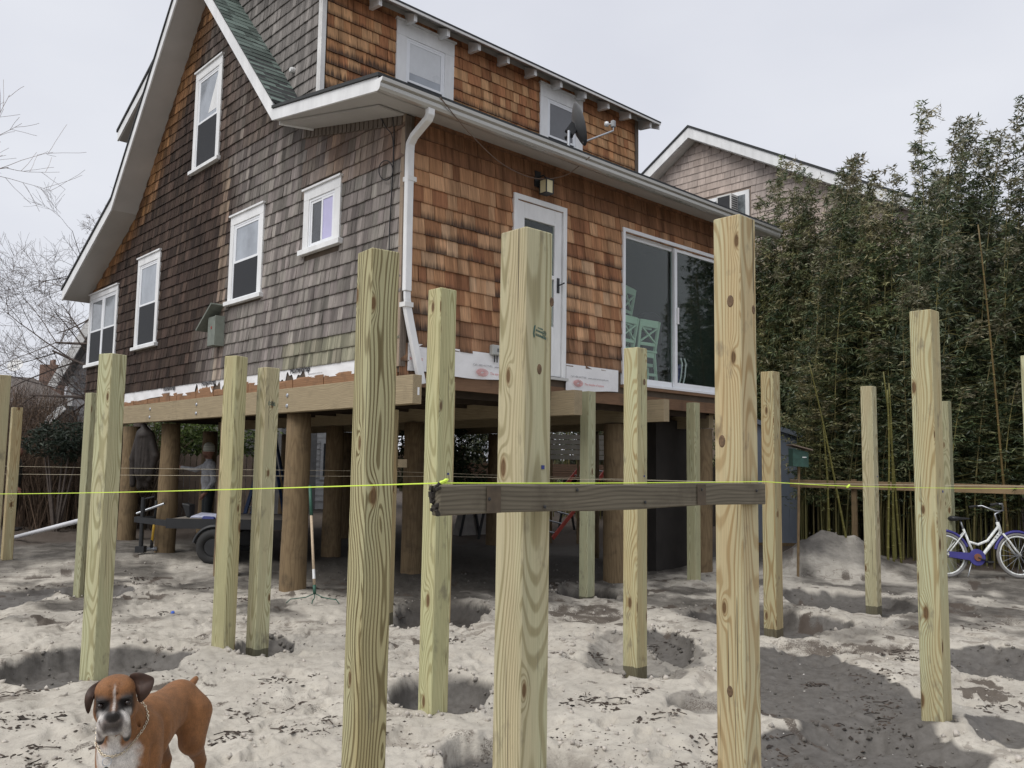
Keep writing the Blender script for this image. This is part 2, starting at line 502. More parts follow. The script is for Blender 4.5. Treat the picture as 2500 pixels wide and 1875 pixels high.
def mat_leaf(name, trans=.25, rough=.5):
    t = T(name)
    a = t.attr()
    rn = t.n('ObjectInfo').outputs['Random']
    lc = t.n('HueSaturation', {'Hue': t.map(rn, 0, 1, .485, .515), 'Saturation': t.map(rn, 0, 1, 1.1, .75), 'Value': t.map(t.math('FRACT', t.math('MULTIPLY', rn, 7.3)), 0, 1, .95, 1.75), 'Color': a.outputs['Color']}).outputs[0]
    t.put(t.b.inputs['Base Color'], lc)
    t.b.inputs['Roughness'].default_value = rough
    t.b.inputs['Specular IOR Level'].default_value = .35
    tr = t.n('BsdfTranslucent', {'Color': a.outputs['Color']})
    mx = t.n('MixShader', {0: trans})
    t.t.links.new(t.b.outputs[0], mx.inputs[1]); t.t.links.new(tr.outputs[0], mx.inputs[2])
    t.t.links.new(mx.outputs[0], t.out.inputs[0])
    return t.m

def mat_glass(name, tintc=(.9,.95,.93), refl=.10):
    """window glass: see-through with mirror reflections that grow towards grazing angles"""
    t = T(name)
    tr = t.n('BsdfTransparent', {'Color': c4(tintc)})
    gl = t.n('BsdfGlossy', {'Color': (1,1,1,1), 'Roughness': .015})
    bf = t.n('NewGeometry').outputs['Backfacing']
    fr_ = t.n('Fresnel', {'IOR': t.map(bf, 0.0, 1.0, 1.36, 1/1.36)})
    f = t.map(fr_.outputs[0], 0.0, 1.0, 0.0, 1.0)
    mx = t.n('MixShader', {0: f})
    t.t.links.new(tr.outputs[0], mx.inputs[1]); t.t.links.new(gl.outputs[0], mx.inputs[2])
    t.t.links.new(mx.outputs[0], t.out.inputs[0])
    return t.m

def mat_coat(name, sheen=.06):        # animal coat / clothing painted per vertex, short hair relief
    t = T(name)
    a = t.attr()
    p = t.tc('Object')
    n1 = t.noise(t.vscale(p, (1.0, 1.0, .35)), 420.0, 2.0).outputs[0]
    n2 = t.noise(p, 22.0, 4.0).outputs[0]
    n3 = t.noise(t.vscale(p, (1.0, 1.0, .4)), 130.0, 3.0, .7).outputs[0]
    k = t.math('MULTIPLY', t.math('MULTIPLY', t.map(n1, .25, .75, .74, 1.26), t.map(n3, .25, .75, .82, 1.18)), t.map(n2, .3, .7, .80, 1.18))
    t.put(t.b.inputs['Base Color'], t.mix(1.0, a.outputs['Color'], t.n('CombineColor', {0: k, 1: k, 2: k}).outputs[0], 'MULTIPLY'))
    t.b.inputs['Roughness'].default_value = .62
    t.b.inputs['Specular IOR Level'].default_value = .3
    t.b.inputs['Sheen Weight'].default_value = sheen
    t.bump(t.math('ADD', n1, n3), .45, .003)
    return t.m

M_POST = mat_post('treated_pine', (.455, .448, .305), (.465, .41, .275), (.235, .205, .11), 95.0, .78)
M_POST_DK = mat_post('treated_pine_strong_grain', (.42, .40, .255), (.39, .335, .19), (.115, .085, .038), 70.0, 1.0, .34)
M_POST_OR = mat_post('treated_pine_orange', (.49, .45, .30), (.49, .375, .225), (.30, .20, .095), 85.0, .88)
M_WHITE = plain('white_paint', (.77, .78, .785), .45, var=.13, vscale=5.0, stretch=(1, 1, .35))
M_WHITE_DIRTY = plain('weathered_white_paint', (.70, .70, .69), .55, var=.16, vscale=5.0)
M_VINYL = plain('white_vinyl', (.82, .84, .87), .35, var=.04)
M_SOFFIT = plain('soffit_paint', (.47, .455, .435), .6, var=.09, vscale=2.0)
M_ALU = plain('gutter_aluminium', (.46, .455, .43), .30, metal=.6, var=.16, vscale=2.5, stretch=(.4, 5, 5))
M_DARKROOF = plain('dark_roofing', (.045, .048, .05), .9, var=.3, vscale=20, bump=.004, bscale=200)
M_ROOFTAB = plain('green_asphalt_granules', (.115, .15, .135), .95, var=.35, vscale=160.0, bump=.002, bscale=300, tint=True)
M_SHINGLE = mat_shingle('cedar_shingle', 1.0, .46)
M_SHINGLE_GABLE = mat_shingle('weathered_cedar_shingle', 1.25, .48)
M_SHINGLE_PALE = mat_shingle('pale_cedar_shingle', .8, .14)
M_CORNER = mat_lumber('weathered_corner_board', (.17, .14, .115), (.09, .07, .055), 2, 40)
M_CORNER_PALE = mat_lumber('pale_corner_board', (.36, .28, .21), (.22, .165, .12), 2, 40)
M_BEAM = mat_lumber('beam_lumber', (.35, .285, .185), (.235, .185, .112), 1, 42, dirt=.25)
M_RIM = mat_lumber('rim_joist_lumber', (.30, .17, .095), (.18, .10, .055), 1, 60, dirt=.6)
M_RIMX = mat_lumber('rim_joist_lumber_front', (.21, .125, .075), (.12, .07, .042), 0, 60, dirt=.7)
M_JOIST = plain('old_shaded_framing', (.06, .044, .032), .9, var=.35, vscale=5.0)  # framing colour darkened to deepen the shade below the floor
M_SHEATH = plain('sheathing', (.10, .075, .055), .9, var=.3)
M_PILE = mat_lumber('round_pile', (.215, .155, .088), (.135, .092, .052), 2, 26, dirt=.6)
M_WRAP = plain('house_wrap', (.80, .80, .81), .42, var=.05, vscale=3, bump=.02, bscale=7.0)
M_BLACKINK = plain('black_print', (.03, .03, .035), .7, var=0)
M_GREYINK = plain('grey_print', (.28, .28, .29), .7, var=0)
M_REDINK = plain('red_print', (.62, .20, .19), .7, var=.1)
M_GREENINK = plain('stamp_ink', (.045, .105, .095), .8, var=.25, vscale=90)
M_STEEL = plain('galvanised_steel', (.45, .47, .50), .4, metal=.8, var=.15)
M_BLACK = plain('black_metal', (.025, .026, .028), .45, var=.2)
M_RUBBER = plain('rubber', (.03, .03, .03), .85, var=.2)
M_CABLE = plain('black_cable', (.02, .02, .022), .5, var=0)
M_CABLE_BR = plain('brown_cable', (.16, .11, .085), .6, var=0)
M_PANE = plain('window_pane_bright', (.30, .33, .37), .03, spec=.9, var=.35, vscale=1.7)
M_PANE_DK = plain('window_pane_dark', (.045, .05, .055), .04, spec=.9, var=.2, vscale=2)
M_PANE_VIO = plain('window_blind_violet', (.50, .48, .72), .2, spec=.6, var=.05)
M_SCREEN = plain('insect_screen', (.032, .034, .038), .6, spec=.2, var=.2, vscale=30)
M_GLASS = mat_glass('clear_glass')
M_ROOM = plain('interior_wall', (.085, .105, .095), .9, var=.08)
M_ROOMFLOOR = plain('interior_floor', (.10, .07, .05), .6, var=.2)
M_MINT = plain('mint_paint', (.44, .60, .46), .45, var=.05)
M_SAND = mat_sand()
M_LEAF = mat_leaf('bamboo_leaf', .22, .36)
M_LEAF2 = mat_leaf('shrub_leaf', .25, .55)
M_BARK = plain('bark', (.105, .085, .072), .95, var=.3, vscale=30, tint=True)
M_CULM = plain('bamboo_culm', (.16, .155, .065), .5, var=.3, vscale=9, tint=True)
M_COAT = mat_coat('animal_coat')
M_CLOTH = mat_coat('cloth_and_skin', 0.0)
M_YSTRING = plain('neon_string', (.66, .86, .10), .6, var=0)
M_TSTRING = plain('tan_string', (.55, .49, .36), .7, var=0)
M_OLDBOARD = mat_lumber('old_weathered_board', (.150, .132, .098), (.075, .063, .047), 0, 55, dirt=.6)
M_BLUE = plain('blue_paint', (.035, .05, .20), .5, var=.2)
# ------------------------------------------------------------------ ground: one sheet of sand out to the horizon
RV = np.array([rgt0.x, rgt0.y]); FV = np.array([math.cos(YAW), math.sin(YAW)])
def feat(px0, px1, py0, py1, depth, wet, litter=0.0, edge=.25, seed=0):
    mx, my = (px0+px1)/2, (py0+py1)/2
    a, b, c, d = G(px0, my), G(px1, my), G(mx, py0), G(mx, py1)
    ctr = (c+d)/2
    return (ctr.x, ctr.y, (b-a).length/2, max((c-d).length/2, .12), depth, wet, litter, edge, seed)
FEATS = [   # dug holes (depth > 0), wet hollows and dark litter
    feat(11, 490, 1574, 1668, .16, 1.0, 0, .22, 1),
    feat(565, 712, 1550, 1597, .10, .9, .2, .3, 2),
    feat(150, 345, 1432, 1462, .07, .9, .2, .4, 3),
    feat(-60, 135, 1438, 1486, .05, .8, .2, .4, 4),
    feat(80, 198, 1505, 1542, .05, .3, .8, .4, 5),
    feat(935, 1205, 1640, 1752, .20, 1.0, .05, .14, 6),
    feat(940, 1210, 1465, 1526, .20, 1.0, .1, .15, 7),
    feat(1035, 1530, 1802, 1985, .15, .8, .2, .06, 8),
    feat(1335, 1525, 1424, 1463, .18, .9, .2, .12, 9),
    feat(1390, 1730, 1548, 1655, .12, .55, .15, .45, 10),
    feat(1570, 1690, 1535, 1588, .10, 1.0, 0, .25, 11),
    feat(1690, 2046, 1478, 1548, .18, 1.0, .1, .2, 12),
    feat(1900, 2235, 1440, 1494, .12, 1.0, .1, .25, 13),
    feat(1330, 1540, 1474, 1524, .02, .2, .9, .4, 14),
    feat(1790, 2240, 1585, 1790, .05, 1.0, .15, .3, 15),
    feat(1800, 2460, 1775, 1900, .06, .95, .25, .3, 16),
    feat(2300, 2620, 1588, 1665, .06, 1.0, .1, .3, 17),
    feat(2380, 2560, 1745, 1815, .03, .85, .3, .4, 18),
    feat(1870, 2240, 1556, 1595, .01, .3, .8, .5, 19),
    feat(2320, 2560, 1480, 1530, .01, .3, .6, .6, 20),
    feat(300, 560, 1395, 1432, .03, .5, .4, .5, 21),
    feat(1690, 1800, 1820, 1870, .02, .3, .8, .5, 22),
    feat(1640, 1800, 1690, 1740, .02, .5, .6, .5, 23),
    feat(560, 840, 1690, 1780, .02, .1, .45, .9, 24),
]
def ground(x, y):
    """height, wet, litter and dark-silt (moisture plus painted shade) masks of the yard"""
    x = np.asarray(x, dtype=float); y = np.asarray(y, dtype=float)
    dc = np.hypot(x-CAM.x, y-CAM.y)
    h = (fbm(x*.55, y*.55, 3, 3)-.5)*.09
    h += (fbm(x*2.3, y*2.3, 11, 3)-.5)*.060
    h += (fbm(x*7.0+2*fbm(x*1.5, y*1.5, 5, 2), y*7.0, 21, 3)-.5)*.038
    lump = np.abs(fbm(x*13, y*13, 31, 3)-.5)*2
    h += (.35-lump)*.026*sstep(.35, .65, fbm(x*.8, y*.8, 41, 2))
    # scuffed, foot-trodden sand: small pits
    pit = fbm(x*5.2+9, y*5.2, 61, 2)
    h -= sstep(.56, .76, pit)*.042
    h *= 1-.6*sstep(9, 16, dc)
    h += .10*sstep(4, 8, y)*sstep(-3, 0, x)*(1-sstep(14, 20, y))
    wet = np.zeros_like(h); lit = np.zeros_like(h)
    wob = fbm(x*1.7, y*1.7, 71, 3)-.5
    wob2 = fbm(x*6, y*6, 81, 3)-.5
    for (cx, cy, ra, rb, dep, w, l, e, sd_) in FEATS:
        dx = x-cx; dy = y-cy
        if dep == 0: continue
        du = dx*RV[0]+dy*RV[1]; dv = dx*FV[0]+dy*FV[1]
        rho = np.sqrt((du/ra)**2+(dv/rb)**2)
        rho = rho + wob*.75 + wob2*.05
        h -= dep*(1-sstep(1-e, 1.0, rho))
        h += .018*np.exp(-((rho-1.08)/.09)**2)*(dep > .04)
        wet = np.maximum(wet, w*(1-sstep(.90, 1.03, rho)))
        lit = np.maximum(lit, l*(1-sstep(.55, 1.05, rho))*(.55+.9*(fbm(x*9, y*9, 91+sd_, 3)-.3)))
    for (qx, qy, qh) in ((.62, -5.12, .055), (-1.97, -.33, .03), (4.95, -.24, .04), (-1.9, 7.42, .03), (-3.23, 2.17, .03), (8.7, -2.3, .03), (.12, 2.32, .05), (.30, 6.95, .05), (.42, 9.15, .04)):
        h += qh*np.exp(-((x-qx)**2+(y-qy)**2)/.22**2)*(.6+.8*fbm(x*9, y*9, 171, 2))
    # boot prints and paw marks pressed into the loose sand
    rr = random.Random(19)
    walks = [((250, 1760), (900, 1500)), ((560, 1850), (1000, 1560)), ((1380, 1760), (1760, 1560)), ((1300, 1700), (1520, 1530)), ((60, 1600), (420, 1420)), ((2000, 1570), (2450, 1450)), ((1560, 1860), (1700, 1640)), ((640, 1640), (980, 1560)), ((2330, 1700), (2480, 1560)), ((420, 1560), (820, 1440)), ((1740, 1640), (2200, 1500))]
    for (p0, p1) in walks:
        a, b = G(*p0), G(*p1); L = (b-a).length; n = int(L/.36); ang = math.atan2(b.y-a.y, b.x-a.x)
        for k in range(n):
            f = (k+.5)/n; th = ang+rr.uniform(-.25, .25); c, s = math.cos(th), math.sin(th)
            cx = a.x+(b.x-a.x)*f-math.sin(ang)*.11*(1 if k % 2 else -1)+rr.uniform(-.06, .06); cy = a.y+(b.y-a.y)*f+math.cos(ang)*.11*(1 if k % 2 else -1)+rr.uniform(-.06, .06)
            m = np.nonzero((np.abs(x-cx) < .3) & (np.abs(y-cy) < .3))[0]
            if not len(m): continue
            du = (x[m]-cx)*c+(y[m]-cy)*s; dv = -(x[m]-cx)*s+(y[m]-cy)*c
            sole = np.minimum(np.sqrt(((du-.05)/.105)**2+(dv/.052)**2), np.sqrt(((du+.095)/.055)**2+(dv/.042)**2))
            d = rr.uniform(.014, .026)
            h[m] += -d*(1-sstep(.80, 1.02, sole))+.010*np.exp(-((sole-1.16)/.13)**2)-.004*(1-sstep(.7, .9, sole))*np.sign(np.sin(du*190))*.5
    # spoil heap by the bamboo
    for (cx, cy, ra, hh) in ((8.05, -.70, .95, .66), (7.5, -.35, .8, .30), (8.75, -1.05, .8, .36), (6.7, .55, .7, .16)):
        rr = np.hypot(x-cx, y-cy)/ra*(1+.35*(fbm(x*2.6, y*2.6, 95, 3)-.5))
        hump = hh*np.maximum(0, 1-rr)**1.15
        h += hump*(1+.22*(fbm(x*9, y*9, 97, 3)-.5))
        wet = np.maximum(wet, .70*sstep(.02, .12, hump)*(.75+.9*(fbm(x*3.5, y*3.5, 99, 3)-.4)))
    damp_shade = sstep(-.9, 1.6, x+.4*wob*3)*sstep(-.15, 1.1, y+wob*2)*(1-sstep(9.5, 12, x))*(1-sstep(10.5, 14, y))  # house footprint: moist silt plus painted shade
    damp_shade = np.maximum(damp_shade, .75*sstep(5.5, 7.5, y)*sstep(-6, -2, x)*(1-sstep(14, 17, y)))
    damp_shade = np.maximum(damp_shade, .7*sstep(8.2, 9.8, x+wob))
    damp_shade = np.maximum(damp_shade, (.25+.75*sstep(.42, .62, fbm(x*1.4, y*1.4, 151, 4)))*sstep(7.6, 10.2, dc+wob*3)*.72)
    lit = np.maximum(lit, .75*sstep(.54, .70, fbm(x*1.1+5, y*2.4, 121, 4))*sstep(.42, .6, fbm(x*8, y*8, 131, 2))*sstep(2.5, 7, dc))
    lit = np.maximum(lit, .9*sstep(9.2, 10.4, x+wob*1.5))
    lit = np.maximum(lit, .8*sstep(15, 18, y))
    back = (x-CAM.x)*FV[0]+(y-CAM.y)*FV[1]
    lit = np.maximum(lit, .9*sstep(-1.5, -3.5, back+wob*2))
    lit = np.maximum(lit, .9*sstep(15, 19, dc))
    return h, wet, lit, damp_shade
def gh(x, y):
    return float(ground(np.array([x]), np.array([y]))[0][0])

def build_ground():
    az0 = YAW
    az = list(np.arange(-39, 39.01, .115))
    side = list(np.arange(41, 320, 3.5))
    ang = np.radians(np.array(az+side)+math.degrees(az0))
    rs = [0.0, .5, 1.0, 1.5]; r = 1.8
    while r < 13:
        rs.append(r); r += max(.010, r*r/1250.0)
    while r < 900:
        rs.append(r); r *= 1.045
    rs = np.array(rs)
    A, RR = np.meshgrid(ang, rs)
    X = CAM.x + RR*np.cos(A); Y = CAM.y + RR*np.sin(A)
    h, w, l, d = ground(X.ravel(), Y.ravel())
    h = h*(1-sstep(60, 110, RR.ravel()))
    V = np.stack([X.ravel(), Y.ravel(), h], 1)
    na, nr = len(ang), len(rs)
    i, j = np.meshgrid(np.arange(nr-1), np.arange(na), indexing='ij')
    j2 = (j+1) % na
    Q = np.stack([i*na+j, (i+1)*na+j, (i+1)*na+j2, i*na+j2], -1).reshape(-1, 4)
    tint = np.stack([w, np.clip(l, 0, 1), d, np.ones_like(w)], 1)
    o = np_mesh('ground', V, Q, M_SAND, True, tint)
    return tag(o, kind='structure')
build_ground()

def debris():
    """bark chips, leaf scraps and twigs scattered over the sand: nobody could count them"""
    mb = MB(); rr = random.Random(3); todo = []
    def chip(x, y, s, col): todo.append((x, y, s, col))
    def lay(x, y, s, col, z):
        a = rr.uniform(0, 6.28); el = rr.uniform(.8, 2.2)
        dx, dy = math.cos(a)*s*el*.5, math.sin(a)*s*el*.5
        ex, ey = -math.sin(a)*s*.5, math.cos(a)*s*.5
        t_ = rr.uniform(.15, .5)*s
        z -= .001
        mb._add([(x-dx, y-dy, z), (x+ex, y+ey, z+t_*rr.random()), (x+dx, y+dy, z+t_*rr.random()), (x-ex, y-ey, z), (x+dx*.2, y+dy*.2, z+t_)],
                [(0,1,4),(1,2,4),(2,3,4),(3,0,4)], col)
    def tone():
        k = rr.uniform(.5, 1.5); return (.060*k, .046*k, .037*k, 1)
    n = 0
    while n < 6500:                       # scattered
        px = rr.uniform(-60, 2560); py = 1345+(1950-1345)*rr.random()**1.5
        g = G(px, py)
        if nz(g.x*1.6, g.y*1.6, 7, 3) < .50+.16*rr.random(): continue
        chip(g.x, g.y, rr.choice((.003, .004, .005, .006, .008, .010, .014, .020)), tone()); n += 1
    # heaps of wrack and torn roots
    spots = [(40,1690,.16),(75,1765,.17),(60,1830,.12),(150,1850,.16),(95,1432,.25),(390,1500,.10),(355,1408,.13),(370,1425,.28),(710,1660,.16),
             (2140,1700,.20),(2110,1735,.25),(1990,1660,.10),(2150,1645,.22),(2210,1605,.12),(1720,1800,.15),(1600,1745,.14),(1500,1720,.1),
             (1560,1700,.12),(1420,1710,.12),(1580,1560,.2),(1000,1500,.2),(870,1540,.12),(900,1600,.12),(1100,1560,.14),(2180,1590,.2),
             (2400,1530,.25),(2440,1720,.18),(2060,1480,.10),(1470,1580,.13),(840,1455,.2),(560,1470,.2),(480,1440,.15),(230,1500,.12),
             (2150,1780,.2),(1900,1800,.2),(1850,1860,.2),(2300,1850,.14),(1690,1870,.14),(960,1480,.15),(760,1780,.18),(640,1730,.2),(560,1800,.1)]
    tw = []
    for px, py, s in spots:
        g = G(px, py)
        for k in range(46):
            a = rr.uniform(0, 6.28); q = s*math.sqrt(rr.random())
            x, y = g.x+math.cos(a)*q*1.5, g.y+math.sin(a)*q*.75
            chip(x, y, rr.choice((.005, .008, .012, .018, .026, .034)), tone())
        for k in range(5):
            a = rr.uniform(0, 6.28); L = rr.uniform(.04, .14); x, y = g.x+rr.uniform(-s, s), g.y+rr.uniform(-s, s)*.6
            tw.append((x, y, a, L))
        continue
        if 0:
            mb.tube([(x, y, z), (x+math.cos(a)*L*.5, y+math.sin(a)*L*.5, z+.012*rr.random()), (x+math.cos(a+.3)*L, y+math.sin(a+.3)*L, z)], .0035, 4, tone(), False)
    # pale shell bits on the wet patches
    for k in range(90):
        g = G(rr.uniform(1800, 2480), rr.uniform(1600, 1870))
        kk = rr.uniform(.6, 1)
        chip(g.x, g.y, rr.choice((.006, .009, .014)), (.66*kk, .63*kk, .58*kk, 1))
    hz = ground([q[0] for q in todo], [q[1] for q in todo])[0]
    for q, z in zip(todo, hz): lay(q[0], q[1], q[2], q[3], float(z))
    hz = ground([q[0] for q in tw], [q[1] for q in tw])[0]
    for (x, y, a, L), z in zip(tw, hz):
        z = float(z)+.006
        mb.tube([(x, y, z), (x+math.cos(a)*L*.5, y+math.sin(a)*L*.5, z+.012*rr.random()), (x+math.cos(a+.3)*L, y+math.sin(a+.3)*L, z)], .0035, 4, tone(), False)
    o = mb.build('ground_litter', plain('litter', (1, 1, 1), .95, tint=True, var=.3, vscale=40), recalc=False)
    tag(o, 'dark bark chips, roots and shell bits littered over the pale sand', 'litter', kind='stuff')
debris()
def clods():
    """crumbs and lumps of sand thrown out of the holes"""
    rr = random.Random(23); pts = []
    for (cx, cy, ra, rb, dep, w, l, e, sd_) in FEATS:
        if dep < .06: continue
        for k in range(70):
            a = rr.uniform(0, 6.28); q = rr.gauss(1.03, .10)
            pts.append((cx+RV[0]*ra*q*math.cos(a)+FV[0]*rb*q*math.sin(a), cy+RV[1]*ra*q*math.cos(a)+FV[1]*rb*q*math.sin(a), rr.choice((.006, .009, .012, .018, .026))))
    for k in range(1500):
        g = G(rr.uniform(-50, 2550), 1380+(1900-1380)*rr.random()**1.4); pts.append((g.x, g.y, rr.choice((.004, .006, .008, .012, .018))))
    H_ = ground([p[0] for p in pts], [p[1] for p in pts])
    base = [(1,0,0),(-1,0,0),(0,1,0),(0,-1,0),(0,0,1),(0,0,-1)]; fc = [(0,2,4),(2,1,4),(1,3,4),(3,0,4),(2,0,5),(1,2,5),(3,1,5),(0,3,5)]
    mb = MB()
    for (x, y, s), z, w, l, d in zip(pts, *H_):
        k = rr.uniform(.75, 1.1); dk = max(min(float(w), 1), min(float(d), 1)*.9)
        col = tuple((.50, .46, .41)[i]*k*(1-.76*dk) for i in range(3))+(1,)
        rot = Matrix.Rotation(rr.uniform(0, 6), 3, (rr.random(), rr.random(), rr.random()+.1))
        mb._add([Vector((x, y, float(z)+s*.3))+rot @ Vector([q[i]*s*rr.uniform(.7, 1.3) for i in range(3)]) for q in base], fc, col)
    tag(mb.build('sand_clods', plain('clod', (1, 1, 1), .95, tint=True, var=.25, vscale=60, bump=.004, bscale=160), smooth=True, recalc=False), 'crumbled lumps of sand round the dug holes', 'sand', kind='stuff')
clods()
# ------------------------------------------------------------------ the raised house
HOUSE = thing('shingled_house', 'tall cedar-shingled house raised on round wooden piles above the sand', 'house')
LX = 6.40; WY = 10.65
class Fr:                                # a wall plane: a along it, z up, d outwards
    def __init__(s, O, u, n): s.O, s.u, s.n = Vector(O), Vector(u), Vector(n)
    def p(s, a, z, d=0.0): return s.O + s.u*a + Vector((0,0,1))*z + s.n*d
    def box(s, mb, a0, a1, z0, z1, d0, d1, col=None):
        return mb.hexa([s.p(a0,z0,d0), s.p(a1,z0,d0), s.p(a1,z0,d1), s.p(a0,z0,d1), s.p(a0,z1,d0), s.p(a1,z1,d0), s.p(a1,z1,d1), s.p(a0,z1,d1)], col)
GABLE = Fr((0,0,0), (0,1,0), (-1,0,0))
FRONT = Fr((0,0,0), (1,0,0), (0,-1,0))
DORM = Fr((0.02,1.93,0), (1,0,0), (0,-1,0))
CHEEK = Fr((0.02,0,0), (0,1,0), (-1,0,0))

ALLSH = []                                # every shingle of the house: (size on picture, wall, corners, colour, uv)
def shingles(wall, fr, z0, z1, expo, rng_fn, openings, colfn, wmin=.075, wmax=.19, butt=.018, store=None, seed=1, bot_jit=.0032):
    rr = random.Random(seed)
    z = z0; row = 0
    out = ALLSH if store is None else store
    while z < z1-.02:
        for (a0, a1) in rng_fn(z+expo*.5):
            segs = [(a0, a1)]
            for (o0, o1, oz0, oz1) in openings:
                if oz0-.01 < z+expo*.5 < oz1:
                    ns = []
                    for s0, s1 in segs:
                        if o1 <= s0 or o0 >= s1: ns.append((s0, s1)); continue
                        if o0 > s0: ns.append((s0, o0))
                        if o1 < s1: ns.append((o1, s1))
                    segs = ns
            for s0, s1 in segs:
                a = s0
                while a < s1-.004:
                    w = rr.uniform(wmin, wmax)
                    if s1-a-w < .05: w = s1-a
                    b = min(a+w, s1)
                    jb = rr.uniform(-bot_jit, bot_jit); jd = rr.uniform(-.003, .004); sk = rr.uniform(-.0014, .0014); cu0 = rr.choice((0, 0, 0, 0, .003, .006)); cu1 = rr.choice((0, 0, 0, 0, .003, .006))
                    zb = z+jb; zt = z+expo*1.12
                    g = rr.choice((.0015, .002, .002, .003, .0045))
                    P = [fr.p(a+g, zb+sk, .0), fr.p(b-g, zb-sk, .0), fr.p(b-g, zb-sk, butt+jd+cu1), fr.p(a+g, zb+sk, butt+jd+cu0),
                         fr.p(a+g, zt, .0), fr.p(b-g, zt, .0), fr.p(b-g, zt, .003), fr.p(a+g, zt, .003)]
                    col = colfn((a+b)/2, z+expo*.5, rr)
                    u0 = rr.uniform(0, 900)
                    c = fr.p((a+b)/2, z+expo/2)
                    pc = proj_size(c)
                    view = (CAM-c).normalized().dot(fr.n)
                    out.append(((b-a)*expo*pc*pc*max(view, 0), wall, P, col, (u0, u0+(b-a), 1.12)))
                    a = b
        z += expo; row += 1
    return out
SHUV = None
def shingle_mesh(mb, P, col, uv):
    mb._add(P, [(3,2,1,0),(2,3,7,6),(0,1,5,4),(1,2,6,5),(3,0,4,7)], col)     # butt, face, back, sides
    u0, u1, vt = uv
    mb.UV += [(u0,0),(u1,0),(u1,0),(u0,0)]
    mb.UV += [(u1,0),(u0,0),(u0,vt),(u1,vt)]
    mb.UV += [(u0,0),(u1,0),(u1,vt),(u0,vt)]
    mb.UV += [(u1,0),(u1,0),(u1,vt),(u1,vt)]
    mb.UV += [(u0,0),(u0,0),(u0,vt),(u0,vt)]

# openings (a0, a1, z0, z1) in wall coordinates: outer edge of the white trim
G_WIN = {'upper': (4.83, 5.82, 6.12, 7.79), 'mid': (3.24, 4.26, 3.80, 5.10), 'left': (6.97, 8.00, 3.48, 5.11), 'small': (1.27, 2.14, 4.17, 5.00), 'double': (9.00, 10.63, 3.37, 4.82)}
F_DOOR = (1.58, 2.51, 2.69, 4.88)
F_SLIDE = (3.63, 6.13, 2.70, 4.87)
D_WIN = [(1.12, 2.13, 6.2, 7.66), (3.89, 4.89, 6.2, 7.66)]

def gable_range(z):
    # left: flare + steep slope; right: flat flare then steep slope
    if z < 4.87: l = WY
    elif z < 6.0: l = 10.6-(z-4.87)/.49
    else: l = 8.3-(z-6.0)/1.115
    if z < 5.39: r_ = 0.0
    elif z < 5.85: r_ = max(0.0, (z-5.39)/.211)
    else: r_ = 2.26+(z-5.87)/1.072 if z > 5.87 else 2.26
    return [(r_, l)] if l > r_ else []
def mixc(a, b, t):
    t = min(max(t, 0), 1); return tuple(a[i]*(1-t)+b[i]*t for i in range(3))
def col_gable(a, z, rr):
    n = nz(a*.7, z*.45, 5)-.5; n2 = nz(a*2.6, z*.6, 9)-.5
    grey = (.198, .178, .164); brown = (.046, .031, .024); umber = (.085, .058, .043); orange = (.34, .175, .075)
    t = (a-3.5+n*3.0)/1.9 - max(0, 3.9-z)*.15
    t = min(max(t, 0), 1)
    if z > 5.3: t = max(t, min(1, (z-5.15)*.9+n2*.9)*.55 if a < 4 else t)
    c = mixc(grey, brown, t)
    slope = 8.3-(z-6.0)/1.115 if z > 6 else 10.6-(z-4.87)/.49
    dl = slope-a
    if z > 4.6 and dl < 1.5:
        k = max(0, 1-abs(dl-.28)/.62)*(.35+1.25*max(0, nz(a*5, z*.5, 15)-.18))
        c = mixc(c, orange, k)
    if abs(a-4.55) < .13 and z < 6.1: c = mixc(c, (.40, .30, .22), .35)
    if z > 6.0 and a < 4.8: c = mixc(c, umber, .45)
    if z < 3.05 and a < 2.6: c = mixc(c, (.22, .22, .13), .45)
    if 4.9 < z < 5.9 and a < 2.2: c = mixc(c, (.25, .145, .085), .35+.8*n2)
    k = rr.uniform(.68, 1.34) if rr.random() > .07 else rr.uniform(1.3, 1.6)
    if t > .6: k = 1+(k-1)*1.3
    return (c[0]*k, c[1]*k*rr.uniform(.97, 1.03), c[2]*k, .16*max(0, n2+.2))
def col_front(a, z, rr):
    q = rr.random()
    if q < .32: c = (.58, .355, .205)
    elif q < .64: c = (.465, .255, .135)
    elif q < .86: c = (.36, .175, .09)
    elif q < .95: c = (.25, .105, .055)
    else: c = (.64, .44, .28)
    c = tuple(q*.86 for q in c)
    if z > 4.86: c = mixc(c, (.105, .046, .027), min(1, (z-4.86)/.2)*.92)  # unweathered brown of the top courses, deepened with painted eave shade
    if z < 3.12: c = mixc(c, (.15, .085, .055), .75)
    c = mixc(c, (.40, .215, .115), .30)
    n = nz(a*1.6, z*1.1, 25); n2 = nz(a*.7+5, z*.9, 35)
    st = max(0, (n-.42))*2.6
    if z > 4.4: st *= .25
    else: st += max(0, n2-.44)*1.5
    st *= rr.uniform(.55, 1.25)
    k = rr.uniform(.86, 1.14)
    return (c[0]*k, c[1]*k, c[2]*k, min(st, .95))
def col_dormer(a, z, rr):
    q = rr.random()
    c = (.52, .30, .155) if q < .4 else ((.43, .22, .105) if q < .75 else (.36, .165, .08))
    n = nz(a*1.3, z*2, 45)
    low = max(0, (7.22-z))*1.2
    st = low*(.45+1.3*n) + max(0, n-.5)*.9
    if a < 1.1: st += .25
    if z > 7.45: c = mixc(c, (.25, .10, .05), .6)
    k = rr.uniform(.85, 1.14)
    return (c[0]*k, c[1]*k, c[2]*k, min(st, 1.0))
def col_cheek(a, z, rr):
    k = rr.uniform(.76, 1.22)
    return (.215*k, .20*k, .188*k, .08)

